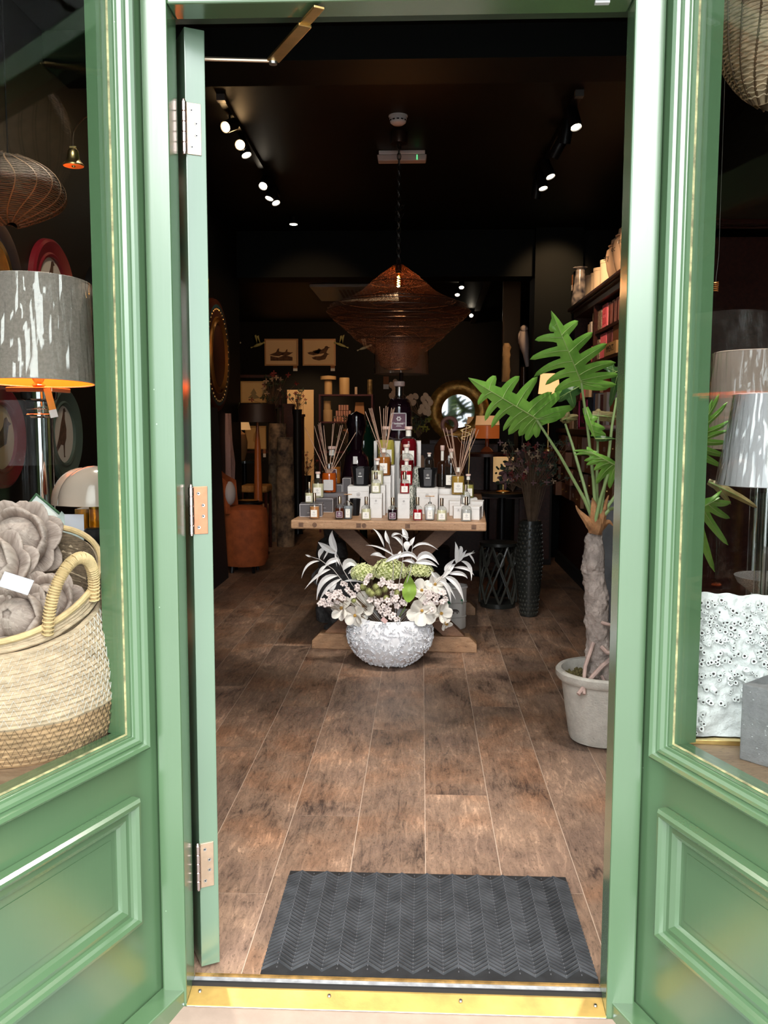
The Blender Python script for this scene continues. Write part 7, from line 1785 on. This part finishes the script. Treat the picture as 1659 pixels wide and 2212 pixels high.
# glowing cylinder lamp, low table, bouquet, vases
yg = 6.42
st2, zst = side_table(1086, 1064, yg, .15, 'low dark table under the printed cylinder lamp', BLACKM, name='lamp_table')
gl3 = T('printed_cylinder_lamp', 'small cylinder lamp with glowing cream shade and dark leaf print', 'lamp', (P(1087, 1040, yg).x, yg, zst))
R = M_(22, yg); z0_, z1_ = P(1087, 1040, yg).z-zst, P(1087, 988, yg).z-zst
MB().lathe([(R*.7, 0), (R*.7, .01), (.012, .02), (.012, z0_), (.0001, z0_)], 18).build('base', BRASS, gl3)
s_ = shade(gl3, R, R, z0_, z1_, mat('cream_print_shade', (.70, .50, .26), .7, emit=(1, .6, .25), estr=.22), MATS['cream_lit_shade'])
rr = random.Random(2); q = MB()
for k in range(16):
    a = -pi/2+rr.uniform(-.9, .9); z = rr.uniform(z0_+.01, z1_*.8); q.sph(((R+.001)*cos(a), (R+.001)*sin(a), z), (.012, .002, .008), 6, 4, Matrix.Rotation(a+pi/2, 4, 'Z') @ Matrix.Rotation(rr.uniform(-1, 1), 4, 'Y'))
q.build('leaf_print', DKL, s_)['kind'] = 'stuff'
TEX = mat('black_textured_glaze', (.02, .022, .02), .3)
c = onF(1148, 5.75); tv = T('textured_black_vase', 'tall black vase covered in raised leaf-like scales on the floor at the right', 'vase', tuple(c+Vector((0, 0, .002))))
hv = .62; 
MB().lathe([(.0001, 0), (.055, 0), (.075, hv*.3), (.085, hv*.6), (.075, hv*.9), (.07, hv), (.06, hv), (.0001, hv*.9)], 28).build('body', TEX, tv)
q = MB()
for j in range(22):
    for i in range(18):
        a = 2*pi*(i+.5*(j % 2))/18; z = .02+j*.027; r = .055+.03*min(1, z/.37) if z < .37 else .085-.015*(z-.37)/.25
        q.sph((r*cos(a), r*sin(a), z), (.010, .004, .014), 5, 4, Matrix.Rotation(a+pi/2, 4, 'Z') @ Matrix.Rotation(.4, 4, 'X'))
q.build('raised_scale', mat('grey_scale_glaze', (.05, .052, .045), .25), tv)['kind'] = 'stuff'
bunch(1150, 1020, 5.75, .20, (DKL, PKF, CRF, DKL, DKF), 120, 'dense dark bouquet with cream and mauve flowers in the black vase', 55, 'bouquet', .019, stemz=.50-P(1150, 1020, 5.75).z)
bunch(1108, 1030, 5.9, .12, (PKF, DKL), 20, 'mauve magnolia sprig in front of the cylinder lamp', 56, 'magnolia_sprig', .045)
lt = T('lattice_stool', 'dark pierced lattice garden stool on the floor under the cylinder lamp', 'stool', tuple(onF(1080, 6.05)))
hs = .44
MB().lathe([(.0001, hs-.01), (.13, hs-.02), (.13, hs), (.0001, hs+.01)], 26).build('seat', TEX, lt); MB().lathe([(.12, 0), (.12, .03), (.0001, .03)], 26).build('base', TEX, lt)
q = MB()
for k in range(8):
    for s_ in (-1, 1): q.tube([(.125*cos(2*pi*k/8+s_*t*.2), .125*sin(2*pi*k/8+s_*t*.2), .03+(hs-.05)*t/6) for t in range(7)], .008, 6)
for k in range(8): q.tube([(.127*cos(2*pi*k/8+.2*cos(t*pi/5)), .127*sin(2*pi*k/8+.2*cos(t*pi/5)), hs*.75+.05*sin(t*pi/5)) for t in range(10)], .006, 5, closed=True)
q.build('lattice', MATS['grey_scale_glaze'], lt)
# cockatoo and coral column on a dark pedestal
cy = 9.0
ped = T('gilt_pilaster', 'narrow pilaster catching warm light behind the white bird', 'pilaster', (P(1101, 900, cy+.3).x, cy+.3, .002)); MB().b2((-.09, -.03, 0), (.09, .03, P(1100, 600, cy+.3).z)).build('shaft', mat('bronze_lacquer', (.10, .05, .02), .3, .6), ped, smooth=False, bevel=.004)
ck = T('white_cockatoo', 'white ceramic cockatoo figure perched on a dark beaded post', 'bird figure', tuple(P(1131, 790, 8.6)))
def wz(x, y): return P(x, y, 8.6)-ck.location
WC = mat('white_ceramic_bird', (.55, .48, .46), .35)
a_, b_, c_, d_ = wz(1132, 712), wz(1131, 735), wz(1136, 765), wz(1139, 792)
MB().tube([a_+Vector((-.005, 0, .02)), a_, b_, (b_+c_)/2, c_, d_], [.012, .035, .052, .045, .03, .016], 12).build('body', WC, ck)
MB().sph(a_+Vector((0, -.01, .005)), .038).build('head', WC, ck); MB().tube([wz(1126, 716), wz(1122, 722), wz(1120, 742)], [.016, .012, .003], 8).build('wing', WC, ck)
MB().lathe([(.0001, P(1131, 935, 8.6).z-ck.location.z), (.02, 0), (.026, 0), (.0001, .01)][1:], 12).build('perch', BLACK, ck)
pp = T('beaded_post', 'dark glittering beaded post carrying the white cockatoo', 'stand', (P(1131, 830, 8.6).x, 8.6, .002)); zz = ck.location.z-.015
MB().lathe([(.08, 0), (.08, .02), (.02, .04), (.02, zz*.8), (.035, zz*.9), (.03, zz), (.0001, zz)], 14, wob=lambda a, z, r: .004*sin(z*200)*sin(a*5)).build('shaft', mat('dark_beads', (.05, .03, .02), .2, .3), pp)
cc = T('coral_candle_stack', 'cream rugged stacked coral column beside the white bird', 'ornament', (P(1091, 900, 8.7).x, 8.7, .002))
zz = P(1091, 742, 8.7).z; zb4 = P(1091, 826, 8.7).z
MB().b2((-.08, -.08, 0), (.08, .08, zb4)).build('stand', BLACKM, cc, smooth=False)
MB().lathe([(.0001, zb4)]+[(.036+.006*(k % 2), zb4+(zz-zb4)*k/10) for k in range(10)]+[(.028, zz), (.0001, zz)], 18, wob=lambda a, z, r: .012*noise.noise(Vector((cos(a)*3, sin(a)*3, z*40)))).build('coral_column', mat('gold_cream_coral', (.5, .33, .16), .6, bump=.8), cc)
# warm accent light of the rear room
addspot((-.2, 10.2, 2.6), (-.95, YB, 1.9), 60, (1, .62, .32), 80, .05)
addspot((1.2, 7.6, 2.85), (1.15, 9.3, 2.0), 25, (1, .6, .3), 60, .05)
addspot((-.6, 8.9, 2.6), (-.75, 10.2, 1.4), 30, (1, .66, .36), 60, .05)
